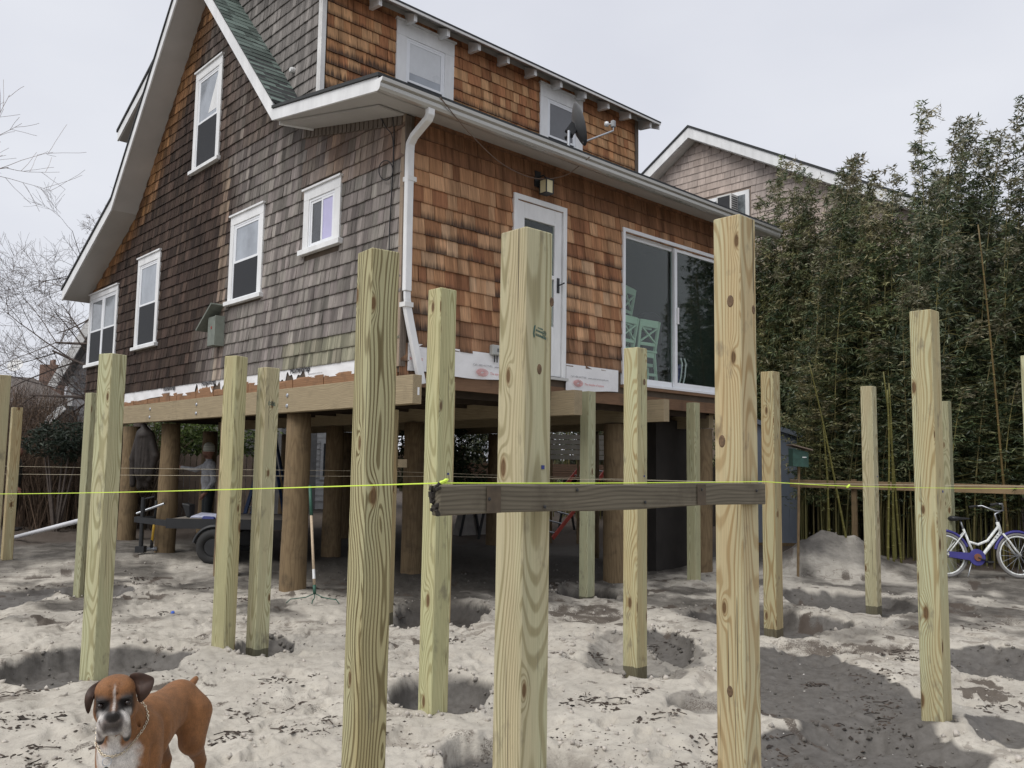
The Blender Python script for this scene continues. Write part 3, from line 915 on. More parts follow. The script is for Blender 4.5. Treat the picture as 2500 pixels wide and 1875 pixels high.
# wall bodies (sheathing behind the shingles)
walls = {}
mb = MB()
poly = [(0,0,2.56),(0,WY,2.56),(0,WY,4.85),(0,10.6,4.87),(0,8.3,6.0),(0,5.37,9.24),(0,2.26,5.87),(0,0,5.39)]
mb.prism([(.004,y,z) for _, y, z in poly], (.12,0,0))
walls['gable'] = mb.build('gable_wall', M_SHEATH, HOUSE)
mb = MB()
for a0, a1, z0, z1 in ((.13, F_DOOR[0]+.06, 2.56, 5.39), (F_DOOR[0]+.06, F_DOOR[1]-.06, F_DOOR[3]-.06, 5.39), (F_DOOR[1]-.06, F_SLIDE[0]+.03, 2.56, 5.39), (F_SLIDE[0]+.03, F_SLIDE[1]-.03, F_SLIDE[3]-.03, 5.39), (F_SLIDE[1]-.03, LX, 2.56, 5.39), (F_DOOR[0]+.06, F_DOOR[1]-.06, 2.56, 2.70), (F_SLIDE[0]+.03, F_SLIDE[1]-.03, 2.56, 2.705)):
    FRONT.box(mb, a0, a1, z0, z1, -.12, -.003)
walls['front'] = mb.build('front_wall', M_SHEATH, HOUSE)
mb = MB()
mb.box((.03,1.935,5.95), (6.36,2.05,7.95))
walls['dormer'] = mb.build('dormer_wall', M_SHEATH, HOUSE)
mb = MB()
mb.prism([(.024,1.97,5.7),(.024,5.0,8.9),(.024,5.0,9.12),(.024,1.97,7.78)], (.1,0,0))
mb.prism([(6.26,1.97,5.7),(6.26,5.0,8.9),(6.26,5.0,9.12),(6.26,1.97,7.78)], (.1,0,0))
walls['cheek'] = mb.build('dormer_cheek', M_SHEATH, HOUSE)

ops = list(G_WIN.values())
shingles('gable', GABLE, 2.755, 9.2, .166, gable_range, [(a+.02, b-.02, c, d) for a, b, c, d in ops], col_gable, .08, .17, seed=2)
fro = [(F_DOOR[0]+.01, F_DOOR[1]-.01, 2.5, F_DOOR[3]), (F_SLIDE[0]+.01, F_SLIDE[1]-.01, 2.5, F_SLIDE[3])]
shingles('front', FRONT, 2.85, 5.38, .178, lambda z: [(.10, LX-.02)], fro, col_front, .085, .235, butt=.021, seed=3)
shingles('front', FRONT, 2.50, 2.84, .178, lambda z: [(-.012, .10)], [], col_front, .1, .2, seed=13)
shingles('dormer', DORM, 6.02, 7.80, .165, lambda z: [(.06, 6.28)], [(a+.01, b-.01, c-.3, d) for a, b, c, d in D_WIN], col_dormer, .08, .2, butt=.02, seed=4)
def cheek_range(z):
    a0 = max(2.02, (z-7.70)/.45+1.93); a1 = (z-5.9)/1.072+2.25
    return [(a0, a1)] if a1 > a0 else []
shingles('cheek', CHEEK, 6.03, 8.95, .166, cheek_range, [], col_cheek, .08, .17, seed=5)
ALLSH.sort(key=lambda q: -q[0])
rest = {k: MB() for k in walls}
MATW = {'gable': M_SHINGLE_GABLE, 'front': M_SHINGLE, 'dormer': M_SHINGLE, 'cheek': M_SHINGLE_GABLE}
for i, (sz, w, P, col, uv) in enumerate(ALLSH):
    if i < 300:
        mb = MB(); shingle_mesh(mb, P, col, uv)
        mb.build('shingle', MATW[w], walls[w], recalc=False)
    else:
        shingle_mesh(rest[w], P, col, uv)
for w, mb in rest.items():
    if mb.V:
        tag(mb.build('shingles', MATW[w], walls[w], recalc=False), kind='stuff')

# ---- windows
def casing(fr, a0, a1, z0, z1, name, trim=.11, head=.13, sill=.06, parent=HOUSE, double=False, mats=None, slider=False):
    """double-hung window in a flat white casing with head cap and sloping sill"""
    mb = MB()
    fr.box(mb, a0, a0+trim, z0+sill, z1-head, 0, .035)
    fr.box(mb, a1-trim, a1, z0+sill, z1-head, 0, .035)
    fr.box(mb, a0, a1, z1-head, z1, 0, .036)
    w = mb.build(name, M_WHITE, parent, bevel=.003)
    mb = MB(); fr.box(mb, a0-.02, a1+.02, z1, z1+.025, 0, .06); mb.build('head_cap', M_WHITE, w)
    mb = MB(); fr.box(mb, a0-.05, a1+.05, z0, z0+sill-.002, 0, .075); mb.build('sill', M_WHITE, w, bevel=.004)
    iz0, iz1, ia0, ia1 = z0+sill, z1-head, a0+trim, a1-trim
    mb = MB(); t = .03                       # unit frame
    fr.box(mb, ia0, ia0+t, iz0, iz1, 0, .024); fr.box(mb, ia1-t, ia1, iz0, iz1, 0, .024)
    fr.box(mb, ia0+t, ia1-t, iz1-t, iz1, 0, .0235); fr.box(mb, ia0+t, ia1-t, iz0, iz0+t, 0, .0235)
    units = [(ia0+t, ia1-t)]
    if double:
        m = (ia0+ia1)/2
        fr.box(mb, m-.05, m+.05, iz0+t, iz1-t, 0, .026)
        units = [(ia0+t, m-.05), (m+.05, ia1-t)]
    mb.build('frame', M_VINYL, w)
    for (u0, u1) in units:
        zb, zt = iz0+t, iz1-t; zm = zb+(zt-zb)*.50
        if slider:
            um = (u0+u1)/2
            cells = [(u0, um+.015, zb, zt, .012, M_PANE_VIO), (um-.015, u1, zb, zt, .006, M_PANE_DK)]
        else:
            cells = [(u0, u1, zm-.015, zt, .012, mats[0] if mats else M_PANE), (u0, u1, zb, zm+.015, .004, mats[1] if mats else M_PANE_DK)]
        for ci, (c0, c1, y0, y1, dd, pm) in enumerate(cells):
            f = .032
            mb = MB()
            fr.box(mb, c0, c0+f, y0, y1, 0, dd+.008); fr.box(mb, c1-f, c1, y0, y1, 0, dd+.008)
            fr.box(mb, c0+f, c1-f, y0, y0+f, 0, dd+.0075); fr.box(mb, c0+f, c1-f, y1-f, y1, 0, dd+.0075)
            s = mb.build('sash', M_VINYL, w)
            mb = MB(); fr.box(mb, c0+f, c1-f, y0+f, y1-f, 0, dd); mb.build('pane', pm, s)
        if not slider:
            mb = MB(); fr.box(mb, u0+.004, u1-.004, zb+.002, zm-.01, .015, .0165); mb.build('insect_screen', M_SCREEN, w)
    return w
w1 = casing(GABLE, *G_WIN['upper'], 'window'); w1['label'] = 'tall gable window with a folded white curtain in the upper sash'
mb = MB()
q = G_WIN['upper']; zt, zm = q[3]-.2, (q[2]+q[3])/2
mb.prism([GABLE.p(q[0]+.17, zm+.05, .0125), GABLE.p(q[1]-.5, zm+.05, .0125), GABLE.p(q[0]+.17, zt-.02, .0125)], GABLE.n*.002)
mb.build('curtain', M_WHITE, w1)
casing(GABLE, *G_WIN['mid'], 'window')
casing(GABLE, *G_WIN['left'], 'window')
casing(GABLE, *G_WIN['double'], 'window', trim=.09, head=.10, double=True, mats=(plain('pane_grey', (.22, .24, .26), .03, spec=.9, var=.3, vscale=1.5), M_PANE_DK))
casing(GABLE, *G_WIN['small'], 'window', trim=.13, head=.13, sill=.07, slider=True)['label'] = 'small sliding window with a violet blind'
for k, (a0, a1, z0, z1) in enumerate(D_WIN):
    dw = casing(DORM, a0, a1, z0, z1, 'window', trim=.17, head=.20, sill=.05, mats=((M_PANE, M_PANE_DK) if k == 0 else (plain('pane_dusk', (.085, .088, .10), .05, spec=.8, var=.25, vscale=2), M_PANE_DK)))
mb = MB(); q = D_WIN[0]; DORM.box(mb, q[0]+.235, q[1]-.235, 6.98, 7.40, .0122, .014); mb.build('roller_blind', plain('blind', (.62, .64, .66), .3, var=.08, spec=.7), HOUSE)

# ---- storm door
mb = MB(); a0, a1, z0, z1 = F_DOOR
FRONT.box(mb, a0, a0+.065, z0, z1, -.05, .042); FRONT.box(mb, a1-.065, a1, z0, z1, -.05, .042); FRONT.box(mb, a0+.065, a1-.065, z1-.065, z1, -.05, .0415)
door = mb.build('storm_door', M_WHITE, HOUSE, bevel=.003)
mb = MB(); d0, d1 = a0+.07, a1-.07; dz0, dz1 = z0+.01, z1-.07
st = .13
FRONT.box(mb, d0, d0+st, dz0, dz1, -.03, .015); FRONT.box(mb, d1-st, d1, dz0, dz1, -.03, .015)
FRONT.box(mb, d0+st, d1-st, dz1-.20, dz1, -.03, .0145); FRONT.box(mb, d0+st, d1-st, dz0, dz0+.62, -.03, .0145)
FRONT.box(mb, d0+st, d1-st, dz0+1.22, dz0+1.27, -.028, .0145)
leaf = mb.build('door_leaf', M_WHITE, door, bevel=.003)
mb = MB(); FRONT.box(mb, d0+st+.05, d1-st-.05, dz0+.10, dz0+.52, .0146, .021); mb.build('lower_panel', M_WHITE, door, bevel=.004)
mb = MB(); FRONT.box(mb, d0+st, d1-st, dz0+.62, dz0+1.22, -.012, -.008); FRONT.box(mb, d0+st, d1-st, dz0+1.27, dz1-.2, -.012, -.008); mb.build('door_glass', M_GLASS, door)
mb = MB(); FRONT.box(mb, d1-.085, d1-.045, dz0+1.06, dz0+1.25, .015, .026); mb.tube([FRONT.p(d1-.065, dz0+1.16, .02), FRONT.p(d1-.065, dz0+1.16, .06), FRONT.p(d1-.01, dz0+1.19, .075)], .009, 8)
mb.build('handle', M_BLACK, door)
for zz in (dz0+.2, dz0+1.0, dz1-.2):
    mb = MB(); mb.tube([FRONT.p(d0-.005, zz, .022), FRONT.p(d0-.005, zz+.08, .022)], .008, 8); mb.build('hinge', M_STEEL, door)
mb = MB(); FRONT.box(mb, a0-.03, a1+.03, 2.655, 2.688, -.05, .06); mb.build('threshold', M_ALU, door)

# ---- sliding glass door
mb = MB(); a0, a1, z0, z1 = F_SLIDE; t = .05
FRONT.box(mb, a0, a0+t, z0, z1, -.09, .042); FRONT.box(mb, a1-t, a1, z0, z1, -.09, .042); FRONT.box(mb, a0+t, a1-t, z1-t, z1, -.09, .0415); FRONT.box(mb, a0+t, a1-t, z0, z0+.035, -.09, .0415)
sl = mb.build('sliding_door', M_VINYL, HOUSE, bevel=.002)
am = (a0+a1)/2
for i, (p0, p1, dd) in enumerate(((a0+t, am+.04, -.075), (am-.04, a1-t, -.03))):
    mb = MB(); f = .065
    FRONT.box(mb, p0, p0+f, z0+.035, z1-t, dd, dd+.035); FRONT.box(mb, p1-f, p1, z0+.035, z1-t, dd, dd+.035)
    FRONT.box(mb, p0+f, p1-f, z0+.035, z0+.035+.085, dd, dd+.0345); FRONT.box(mb, p0+f, p1-f, z1-t-.06, z1-t, dd, dd+.0345)
    pn = mb.build('door_panel', M_VINYL, sl)
    mb = MB(); FRONT.box(mb, p0+f, p1-f, z0+.12, z1-t-.06, dd+.014, dd+.020); mb.build('glass', M_GLASS, pn)
mb = MB(); FRONT.box(mb, am+.0, am+.03, z0+.98, z0+1.22, .006, .035); mb.build('handle', M_WHITE, sl)
mb = MB(); FRONT.box(mb, a0-.02, a1+.02, z0-.045, z0-.004, -.02, .05); mb.build('sill_board', M_RIMX, sl)

# ---- floor, interior shell
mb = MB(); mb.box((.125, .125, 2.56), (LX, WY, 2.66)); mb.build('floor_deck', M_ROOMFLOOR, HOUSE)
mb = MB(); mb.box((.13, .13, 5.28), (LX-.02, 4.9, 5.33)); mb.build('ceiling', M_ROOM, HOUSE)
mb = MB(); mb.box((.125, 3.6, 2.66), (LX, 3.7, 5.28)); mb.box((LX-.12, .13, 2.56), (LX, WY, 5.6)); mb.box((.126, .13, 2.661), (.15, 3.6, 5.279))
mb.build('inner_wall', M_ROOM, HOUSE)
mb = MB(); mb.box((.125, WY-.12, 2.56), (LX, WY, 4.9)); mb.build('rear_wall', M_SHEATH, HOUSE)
# floor joists and beams
for k in range(16):
    y = .25+k*.68
    mb = MB(); mb.box((.13, y, 2.36), (LX-.02, y+.045, 2.558)); mb.build('floor_joist', M_JOIST, HOUSE, recalc=False)
mb = MB(); mb.box((.10, 0.0, 2.42), (LX, .05, 2.575)); mb.build('rim_joist', M_RIMX, HOUSE)
mb = MB(); mb.box((.0, .055, 2.50), (.09, 8.6, 2.60), None); mb.box((0.006, .06, 2.60), (.09, WY-.02, 2.72))
mb.build('rim_joist', M_RIM, HOUSE)
# splintered remains of the old ledger
mb = MB(); rr = random.Random(5); y = .2
while y < 8.3:
    L = rr.uniform(.25, .8); h0 = rr.uniform(2.505, 2.53); h1 = rr.uniform(2.60, 2.68)
    mb.hexa([(-.008,y,h0),(-.008,y+L-.02,h0+rr.uniform(-.01,.01)),(.0,y+L-.02,h0),(.0,y,h0),(-.012,y,h1),(-.012,y+L-.02,h1-rr.uniform(0,.05)),(.0,y+L-.02,h1),(.0,y,h1)])
    y += L
mb.build('splintered_ledger', M_RIM, HOUSE)
def bolt(parent, p, n, r=.026):
    mb = MB(); q = Vector(n).to_track_quat('Z', 'Y').to_matrix()
    mb.lathe([(r, 0), (r, .004), (r*.85, .010), (r*.45, .014)], 12, p, None, q)
    mb.build('bolt', M_STEEL, parent, smooth=False)
bm_parts = []
for name, x0, x1, y0, y1 in (('beam', -.12, -.005, -.40, 8.45), ('beam', 2.28, 2.42, -.40, 9.6), ('beam', 4.05, 4.17, -.40, 9.6), ('beam', 6.0, 6.12, .2, 9.6)):
    if x0 < 0:
        mb = MB(); mb.box((x0, y0, 2.20), (x1, 4.05, 2.498)); b1 = mb.build(name, M_BEAM, HOUSE, bevel=.004)
        mb = MB(); mb.box((x0+.004, 4.056, 2.205), (x1, y1, 2.505)); b2 = mb.build(name, M_BEAM, HOUSE, bevel=.004)
        for yy in (2.15, 4.9, 6.75):
            for zz in (2.28, 2.41): bolt(b1 if yy < 4.05 else b2, (x0-.001+(0 if yy < 4.05 else .004), yy+.05, zz), (-1,0,0))
        mb = MB(); mb.box((x1-.055, y0-.0015, 2.29), (x1-.03, y0-.0005, 2.37)); mb.build('tag', M_WHITE, b1)
    else:
        mb = MB(); mb.box((x0, y0, 2.21), (x1, y1, 2.405)); mb.box((x0, y0, 2.405), (x1, -.004, 2.51)); mb.build(name, M_BEAM, HOUSE)
# piles
rr = random.Random(11)
def pile(x, y, r=.16, label=None):
    z0 = -.5; mb = MB(); pts = []; rs = []
    lx, ly = rr.uniform(-.03, .03), rr.uniform(-.03, .03)
    for k in range(9):
        f = k/8; pts.append((x+lx*(1-f)+.006*math.sin(k*2.1), y+ly*(1-f)+.006*math.cos(k*1.7), z0+(2.2-z0)*f)); rs.append(r*(1.06-.12*f)+rr.uniform(-.003, .003))
    mb.tube(pts, rs, 20)
    return mb.build('pile', M_PILE, HOUSE, smooth=True)
for x, y in ((.12, 2.32), (.30, 6.95), (.42, 9.15), (.12, 4.25), (2.35, .55), (2.35, 2.9), (2.45, 5.3), (2.35, 7.7), (2.3, 10.0), (4.1, .5), (4.1, 2.6), (4.1, 5.0), (4.1, 7.6), (4.1, 10.0), (6.05, .35), (6.05, 2.7), (6.05, 5.2), (6.05, 7.8), (6.05, 10.0)):
    pile(x, y)

mb = MB(); mb.box((5.45, .80, -.2), (5.49, 1.8, 2.34)); mb.box((5.49, .80, -.2), (LX-.02, .84, 2.34)); mb.box((LX-.06, .84, -.2), (LX-.02, 1.8, 2.34)); mb.build('backdrop_enclosure', plain('dark_boarding', (.035, .031, .028), .9, var=.3, vscale=4), HOUSE)  # guessed enclosure, added as a dark backdrop against the bright view beyond
# ---- house wrap with print along the bottom of the walls
def wrap_strip(fr, a0, a1, ztop, zfn, step, name, d=.006):
    """sheet of house wrap with a torn lower edge; small waves so it reads as slack film"""
    n = max(2, int((a1-a0)/step)); V = []; F = []
    for i in range(n+1):
        a = a0+(a1-a0)*i/n; zb = zfn(a)
        for j in range(4):
            z = ztop+(zb-ztop)*j/3
            w = d+.010*j/3*(nz(a*5, z*9, 77)-.3)+.006*math.sin(a*13+j)*j/3
            V.append(fr.p(a, z, w))
    for i in range(n):
        for j in range(3): F.append((i*4+j, (i+1)*4+j, (i+1)*4+j+1, i*4+j+1))
    mb = MB(); mb._add(V, F)
    return mb.build(name, M_WRAP, HOUSE, smooth=True, recalc=False)
def tear(a):
    z = 2.60+.02*math.sin(a*2.1)
    if 3.9 < a < 5.3:
        z = 2.665+.05*math.sin(a*17)+.04*math.sin(a*41+1)
        if abs(a-4.98) < .07: z = 2.53+abs(a-4.98)*1.6
    if 1.9 < a < 3.2: z = 2.66+.05*math.sin(a*19)+.03*math.sin(a*47)
    if a < 1.9: z = 2.60+.06*max(0, (a-1.5))
    return min(z, 2.745)
wg = wrap_strip(GABLE, .95*0+.30, 8.55, 2.775, tear, .022, 'house_wrap')
wf1 = wrap_strip(FRONT, .08, 1.57, 2.88, lambda a: 2.575+.012*math.sin(a*5), .05, 'house_wrap', .022)
wf2 = wrap_strip(FRONT, 2.53, 3.55, 2.88, lambda a: 2.555+.015*math.sin(a*4)+.02*(a-2.53), .05, 'house_wrap', .024)
def text(s, p, u, n, size, m, parent, name='lettering', shear=0.0, bold=0.0):
    me = TEXTS[s].copy(); me.materials.clear(); me.materials.append(m)
    o = bpy.data.objects.new(name, me); COL.objects.link(o)
    u = Vector(u); n = Vector(n); v = n.cross(u)
    mw = Matrix.Translation(Vector(p)) @ Matrix((u, v, n)).transposed().to_4x4()
    o.location, o.rotation_euler = mw.to_translation(), mw.to_euler()
    attach(o, parent)
    return o
for aa in (6.55, 5.05, 2.35):
    text('HomeWrap', GABLE.p(aa, 2.70, .017), (0,-1,0), (-1,0,0), .10, M_BLACKINK, wg, bold=.0025)
for aa in (6.6, 4.3, 1.9):
    text('www.construction.tyvek.com', GABLE.p(aa, 2.655, .017), (0,-1,0), (-1,0,0), .028, M_GREYINK, wg)
text('science', FRONT.p(.10, 2.70, .032), (1,0,0), (0,-1,0), .06, M_REDINK, wf1)
text('in', FRONT.p(.14, 2.80, .031), (1,0,0), (0,-1,0), .05, M_BLACKINK, wf1)
for pp, aa in ((wf1, .98), (wf2, 2.60)):
    text('Call 1-800-44-TYVEK   www.construction.tyvek.com', FRONT.p(aa, 2.715, .040), (1,0,0), (0,-1,0), .034, M_GREYINK, pp)
    for q in range(5):
        mb = MB(); mb.torus(FRONT.p(aa+.14, 2.645, .042), .018+q*.009, .0022, Matrix.Rotation(R(90), 3, 'X') @ Matrix.Diagonal((1.6, .8, 1)).to_3x3(), 24, 4); mb.build('printed_mark', M_REDINK, pp)
    text('The miracles of science', FRONT.p(aa+.26, 2.63, .041), (1,0,0), (0,-1,0), .04, M_REDINK, pp)

# ---- corner boards
mb = MB(); mb.box((-.018, -.018, 2.62), (.055, -.0005, 5.37)); mb.build('corner_board', M_CORNER, HOUSE)
mb = MB(); mb.box((-.020, -.0004, 2.62), (-.0005, .065, 5.39)); mb.build('corner_board', M_CORNER_PALE, HOUSE)
mb = MB(); mb.box((-.008, 1.90, 6.0), (.055, 1.93, 7.75)); mb.box((-.010, 1.9302, 6.0), (.018, 1.99, 7.75)); mb.build('corner_board', M_WHITE_DIRTY, HOUSE)
mb = MB(); mb.box((6.30, 1.90, 6.0), (6.385, 1.9298, 7.75)); mb.build('corner_board', M_CORNER, HOUSE)

# ---- roofs
def slab(name, prof, x0, x1, th, m, parent=HOUSE):
    """roof plane: polyline of (y, z) swept along x; th is the vertical thickness; x0/x1 may be one value per point"""
    n = len(prof)
    xa = x0 if isinstance(x0, (list, tuple)) else [x0]*n
    xb = x1 if isinstance(x1, (list, tuple)) else [x1]*n
    V = []; F = []
    for i, (y, z) in enumerate(prof):
        V += [(xa[i], y, z), (xb[i], y, z), (xb[i], y, z+th), (xa[i], y, z+th)]
    for i in range(n-1):
        a = i*4; b = a+4
        F += [(a, a+1, b+1, b), (a+1, a+2, b+2, b+1), (a+2, a+3, b+3, b+2), (a+3, a, b, b+3)]
    F += [(0, 3, 2, 1), ((n-1)*4, (n-1)*4+1, (n-1)*4+2, (n-1)*4+3)]
    mb = MB(); mb._add(V, F)
    return mb.build(name, m, parent)
LEFTP = [(5.37, 9.24), (8.30, 6.0), (9.3, 5.49), (10.96, 4.73)]
RIGHTP = [(5.37, 9.24), (2.26, 5.87)]
FLARE = [(2.26, 5.87), (-.44, 5.30)]
XE = LX+.5
slab('soffit', LEFTP, -.43, XE-.02, .16, M_SOFFIT)
slab('soffit', RIGHTP, -.43, XE-.02, .16, M_SOFFIT)
slab('soffit', FLARE, [-.43, -.66], XE-.02, .10, M_SOFFIT)
slab('rake_board', [(5.37, 9.225), (8.30, 5.985), (10.99, 4.715)], -.455, -.431, .20, M_WHITE)
slab('rake_board', [(5.37, 9.225), (2.26, 5.855)], -.455, -.431, .23, M_WHITE)
slab('rake_board', [(2.26, 5.853), (-.46, 5.285)], [-.457, -.69], [-.432, -.662], .145, M_WHITE)
roof = slab('roof', [(5.37, 9.43), (8.30, 6.185), (11.02, 4.92)], -.475, XE, .045, M_DARKROOF)
roofR = slab('roof', [(5.37, 9.46), (2.24, 6.085)], -.475, XE, .03, M_DARKROOF)
slab('roof', [(2.25, 6.003), (-.50, 5.424)], [-.475, -.715], XE, .035, M_DARKROOF)
# strips of green asphalt tabs on the steep slope beside the dormer
rr = random.Random(21); sl_len = math.hypot(3.12, 3.375); du = Vector((0, 3.12, 3.375)).normalized(); nn_ = Vector((0, -3.375, 3.12)).normalized()
s = 0.0; row = 0
while s < sl_len-.05:
    x = -.48-rr.random()*.0
    while x < .05:
        w = rr.uniform(.07, .26); x1 = min(x+w, .05)
        o = Vector((0, 2.25, 6.115))+du*s
        d0 = .008+rr.choice((0, .004)); k = rr.choice((.62, .8, 1.0, 1.2, 1.4))
        mb = MB()
        a = o+nn_*d0; b = o+du*.155+nn_*.003
        mb.hexa([Vector((x+.002,0,0))+o, Vector((x1-.002,0,0))+o, Vector((x1-.002,0,0))+o+du*.155, Vector((x+.002,0,0))+o+du*.155, Vector((x+.002,0,0))+a, Vector((x1-.002,0,0))+a, Vector((x1-.002,0,0))+b, Vector((x+.002,0,0))+b], (k, k, k, 1))
        mb.build('roof_shingle', M_ROOFTAB, roofR, recalc=False)
        x = x1
    s += .135; row += 1
# boxed return under the flare and the eave soffit over the front wall
mb = MB(); mb.hexa([(-.36, -.0, 5.365), (-.037, -.0, 5.365), (-.037, 1.95, 5.775), (-.36, 2.22, 5.832), (-.36, -.0, 5.384), (-.037, -.0, 5.384), (-.037, 1.95, 5.80), (-.36, 2.22, 5.858)]); mb.build('boxed_soffit', M_SOFFIT, HOUSE)
mb = MB(); mb.hexa([(-.364, 2.225, 5.815), (-.036, 1.955, 5.755), (-.036, 1.975, 5.755), (-.364, 2.245, 5.815), (-.364, 2.225, 5.86), (-.036, 1.955, 5.803), (-.036, 1.975, 5.803), (-.364, 2.245, 5.86)]); mb.build('eave_return', M_WHITE, HOUSE)
# short frieze course under the flare
mb = MB(); y = .05
while y < 2.15:
    zt = 5.385+.211*y; mb.box((-.035, y, zt-.115), (-.004, y+.075, zt+.005), None); y += .095
mb.build('frieze_course', M_CORNER, HOUSE)
# fascia + gutter along the front eave
mb = MB(); mb.box((-.66, -.455, 5.29), (LX+.45, -.441, 5.415)); mb.build('fascia', M_WHITE, HOUSE)
prof = [(y_, z_-.205) for y_, z_ in ((-.458, 5.585), (-.458, 5.475), (-.50, 5.462), (-.535, 5.472), (-.550, 5.50), (-.556, 5.535), (-.585, 5.552), (-.592, 5.585), (-.578, 5.590), (-.576, 5.563), (-.545, 5.548), (-.535, 5.505), (-.52, 5.487), (-.50, 5.478), (-.470, 5.488), (-.470, 5.585))]
mb = MB(); mb.prism([(-.72, y, z) for y, z in prof], (LX+.52+.70, 0, 0)); gut = mb.build('gutter', M_ALU, HOUSE)
mb = MB(); mb.prism([(-.724, y, z) for y, z in prof[:8]], (.003, 0, 0)); mb.build('end_cap', M_WHITE, gut)
mb = MB(); mb.prism([(LX+.501, y, z) for y, z in prof[:8]], (.003, 0, 0)); mb.build('end_cap', M_WHITE, gut)
# downspout
def rect_path(pts, w, h, m, name, parent):
    pts = [Vector(p) for p in pts]; V = []; F = []
    for i, p in enumerate(pts):
        t = (pts[min(i+1, len(pts)-1)]-pts[max(i-1, 0)]).normalized()
        sx = Vector((1,0,0)); sx = (sx-t*sx.dot(t)).normalized(); sy = t.cross(sx)
        for a, b in ((-1,-1),(1,-1),(1,1),(-1,1)): V.append(p+sx*(a*w/2)+sy*(b*h/2))
    for i in range(len(pts)-1):
        for k in range(4): F.append((i*4+k, i*4+(k+1)%4, (i+1)*4+(k+1)%4, (i+1)*4+k))
    F += [(3,2,1,0), tuple(range(len(V)-4, len(V)))]
    mb = MB(); mb._add(V, F); return mb.build(name, m, parent, bevel=.006)
dsp = rect_path([(-.07,-.51,5.27),(-.07,-.51,5.21),(-.065,-.48,5.175),(-.02,-.17,5.085),(-.002,-.082,5.03),(.0,-.07,4.93),(.005,-.07,4.0),(.012,-.07,3.42)], .085, .062, M_WHITE, 'downspout', HOUSE)
rect_path([(.015,-.07,3.418),(.02,-.068,3.34),(.045,-.055,3.26)], .078, .035, M_WHITE, 'crushed_elbow', dsp)
rect_path([(.02,-.065,3.27),(.06,-.068,3.1),(.225,-.09,2.44)], .085, .058, M_WHITE, 'lower_pipe', dsp)
for zz in (4.62, 3.25):
    mb = MB(); mb.box((-.035, -.108, zz), (.075, -.006, zz+.05)); mb.build('strap', M_WHITE_DIRTY, dsp)

# ---- dormer roof with rafter tails
def droof(name, th, dz, m, y0, x0, x1): return slab(name, [(y0, 7.70+.45*(y0-1.63)+dz), (5.3, 7.70+.45*(5.3-1.63)+dz)], x0, x1, th, m)
droof('dormer_roof', .022, .0, M_SOFFIT, 1.64, -.28, 6.66)
droof('dormer_roof', .03, .023, M_DARKROOF, 1.62, -.30, 6.68)
mb = MB(); mb.box((-.29, 1.622, 7.685), (6.67, 1.638, 7.735)); mb.build('drip_edge', M_WHITE_DIRTY, HOUSE)
for k in range(12):
    x = .12+k*.575
    if x > 6.5: break
    mb = MB()
    mb.prism([(x, 1.69, 7.70), (x, 1.95, 7.82), (x, 1.95, 7.63), (x, 1.69, 7.60)], (.055, 0, 0)); mb.build('rafter_tail', M_WHITE, HOUSE, bevel=.003)
mb = MB(); mb.box((.03, 1.912, 7.76), (6.36, 1.930, 7.83)); mb.build('frieze_board', M_SOFFIT, HOUSE)
mb = MB(); mb.prism([(6.64, 1.64, 7.60), (6.64, 1.64, 7.70), (6.64, 3.2, 8.40), (6.64, 3.2, 8.27)], (.02,0,0)); mb.build('dormer_rake', M_WHITE, HOUSE)
# dormer on the far slope
slab('far_dormer_roof', [(9.10, 7.72), (5.45, 9.36)], -.20, 6.6, .05, M_DARKROOF)
slab('far_dormer_rake', [(9.08, 7.55), (5.6, 9.11)], -.18, -.15, .17, M_WHITE)
slab('far_dormer_soffit', [(9.05, 7.55), (5.6, 9.10)], -.15, 6.5, .15, M_SOFFIT)
mb = MB(); mb.prism([(.02, 8.77, 5.6), (.02, 8.77, 7.70), (.02, 5.6, 9.1), (.02, 8.2, 6.3)], (6.3, 0, 0)); mb.build('far_dormer_wall', M_SHEATH, HOUSE)
mb = MB(); mb.lathe([(.04,0),(.04,.05),(.03,.07)], 12, CHEEK.p(2.62, 6.78, 0), None, Matrix.Rotation(R(-90), 3, 'Y')); mb.build('vent_cap', M_WHITE_DIRTY, HOUSE)

# ---- meter box on the front wall
mb = MB(); FRONT.box(mb, 1.24, 1.56, 2.86, 2.98, .014, .08); mt = mb.build('utility_box', plain('box_grey', (.42, .43, .41), .5), HOUSE, bevel=.01)
mb = MB(); FRONT.box(mb, 1.31, 1.40, 2.90, 2.94, .081, .083); mb.build('dial_window', M_PANE_DK, mt)
for xx in (1.30, 1.34, 1.42): 
    mb = MB(); mb.tube([FRONT.p(xx, 2.86, .045), FRONT.p(xx, 2.78, .045)], .008, 6); mb.build('conduit', M_BLACK, mt)
# ------------------------------------------------------------------ new square deck posts standing in their holes
def post(x, y, top, label, m=M_POST, rz=0.0, w=.14, wet=-1.0, tint=(1,1,1), lean=(0,0), base=-.45):
    mb = MB(); h = w/2; c = .0055
    ring = [(-h+c,-h),(h-c,-h),(h,-h+c),(h,h-c),(h-c,h),(-h+c,h),(-h,h-c),(-h,-h+c)]
    n = 8; V = []
    zs = [base, 0.0, top*.5, top-.004, top]
    for i, z in enumerate(zs):
        f = max(z, 0)/top; s = 1.0 if i < 4 else 1-.004/h
        for a, b in ring: V.append((a*s+lean[0]*f, b*s+lean[1]*f, z))
    F = [(i*n+k, i*n+(k+1)%n, (i+1)*n+(k+1)%n, (i+1)*n+k) for i in range(len(zs)-1) for k in range(n)]
    F += [tuple(range(n))[::-1], tuple(range((len(zs)-1)*n, len(zs)*n))]
    mb._add(V, F)
    o = mb.build('deck_post', m)
    o.location = (x, y, 0); o.rotation_euler = (0, 0, rz)
    o.color = (tint[0], tint[1], tint[2], wet)
    return tag(o, label, 'post', 'new square timber posts for a deck')
PST = {}
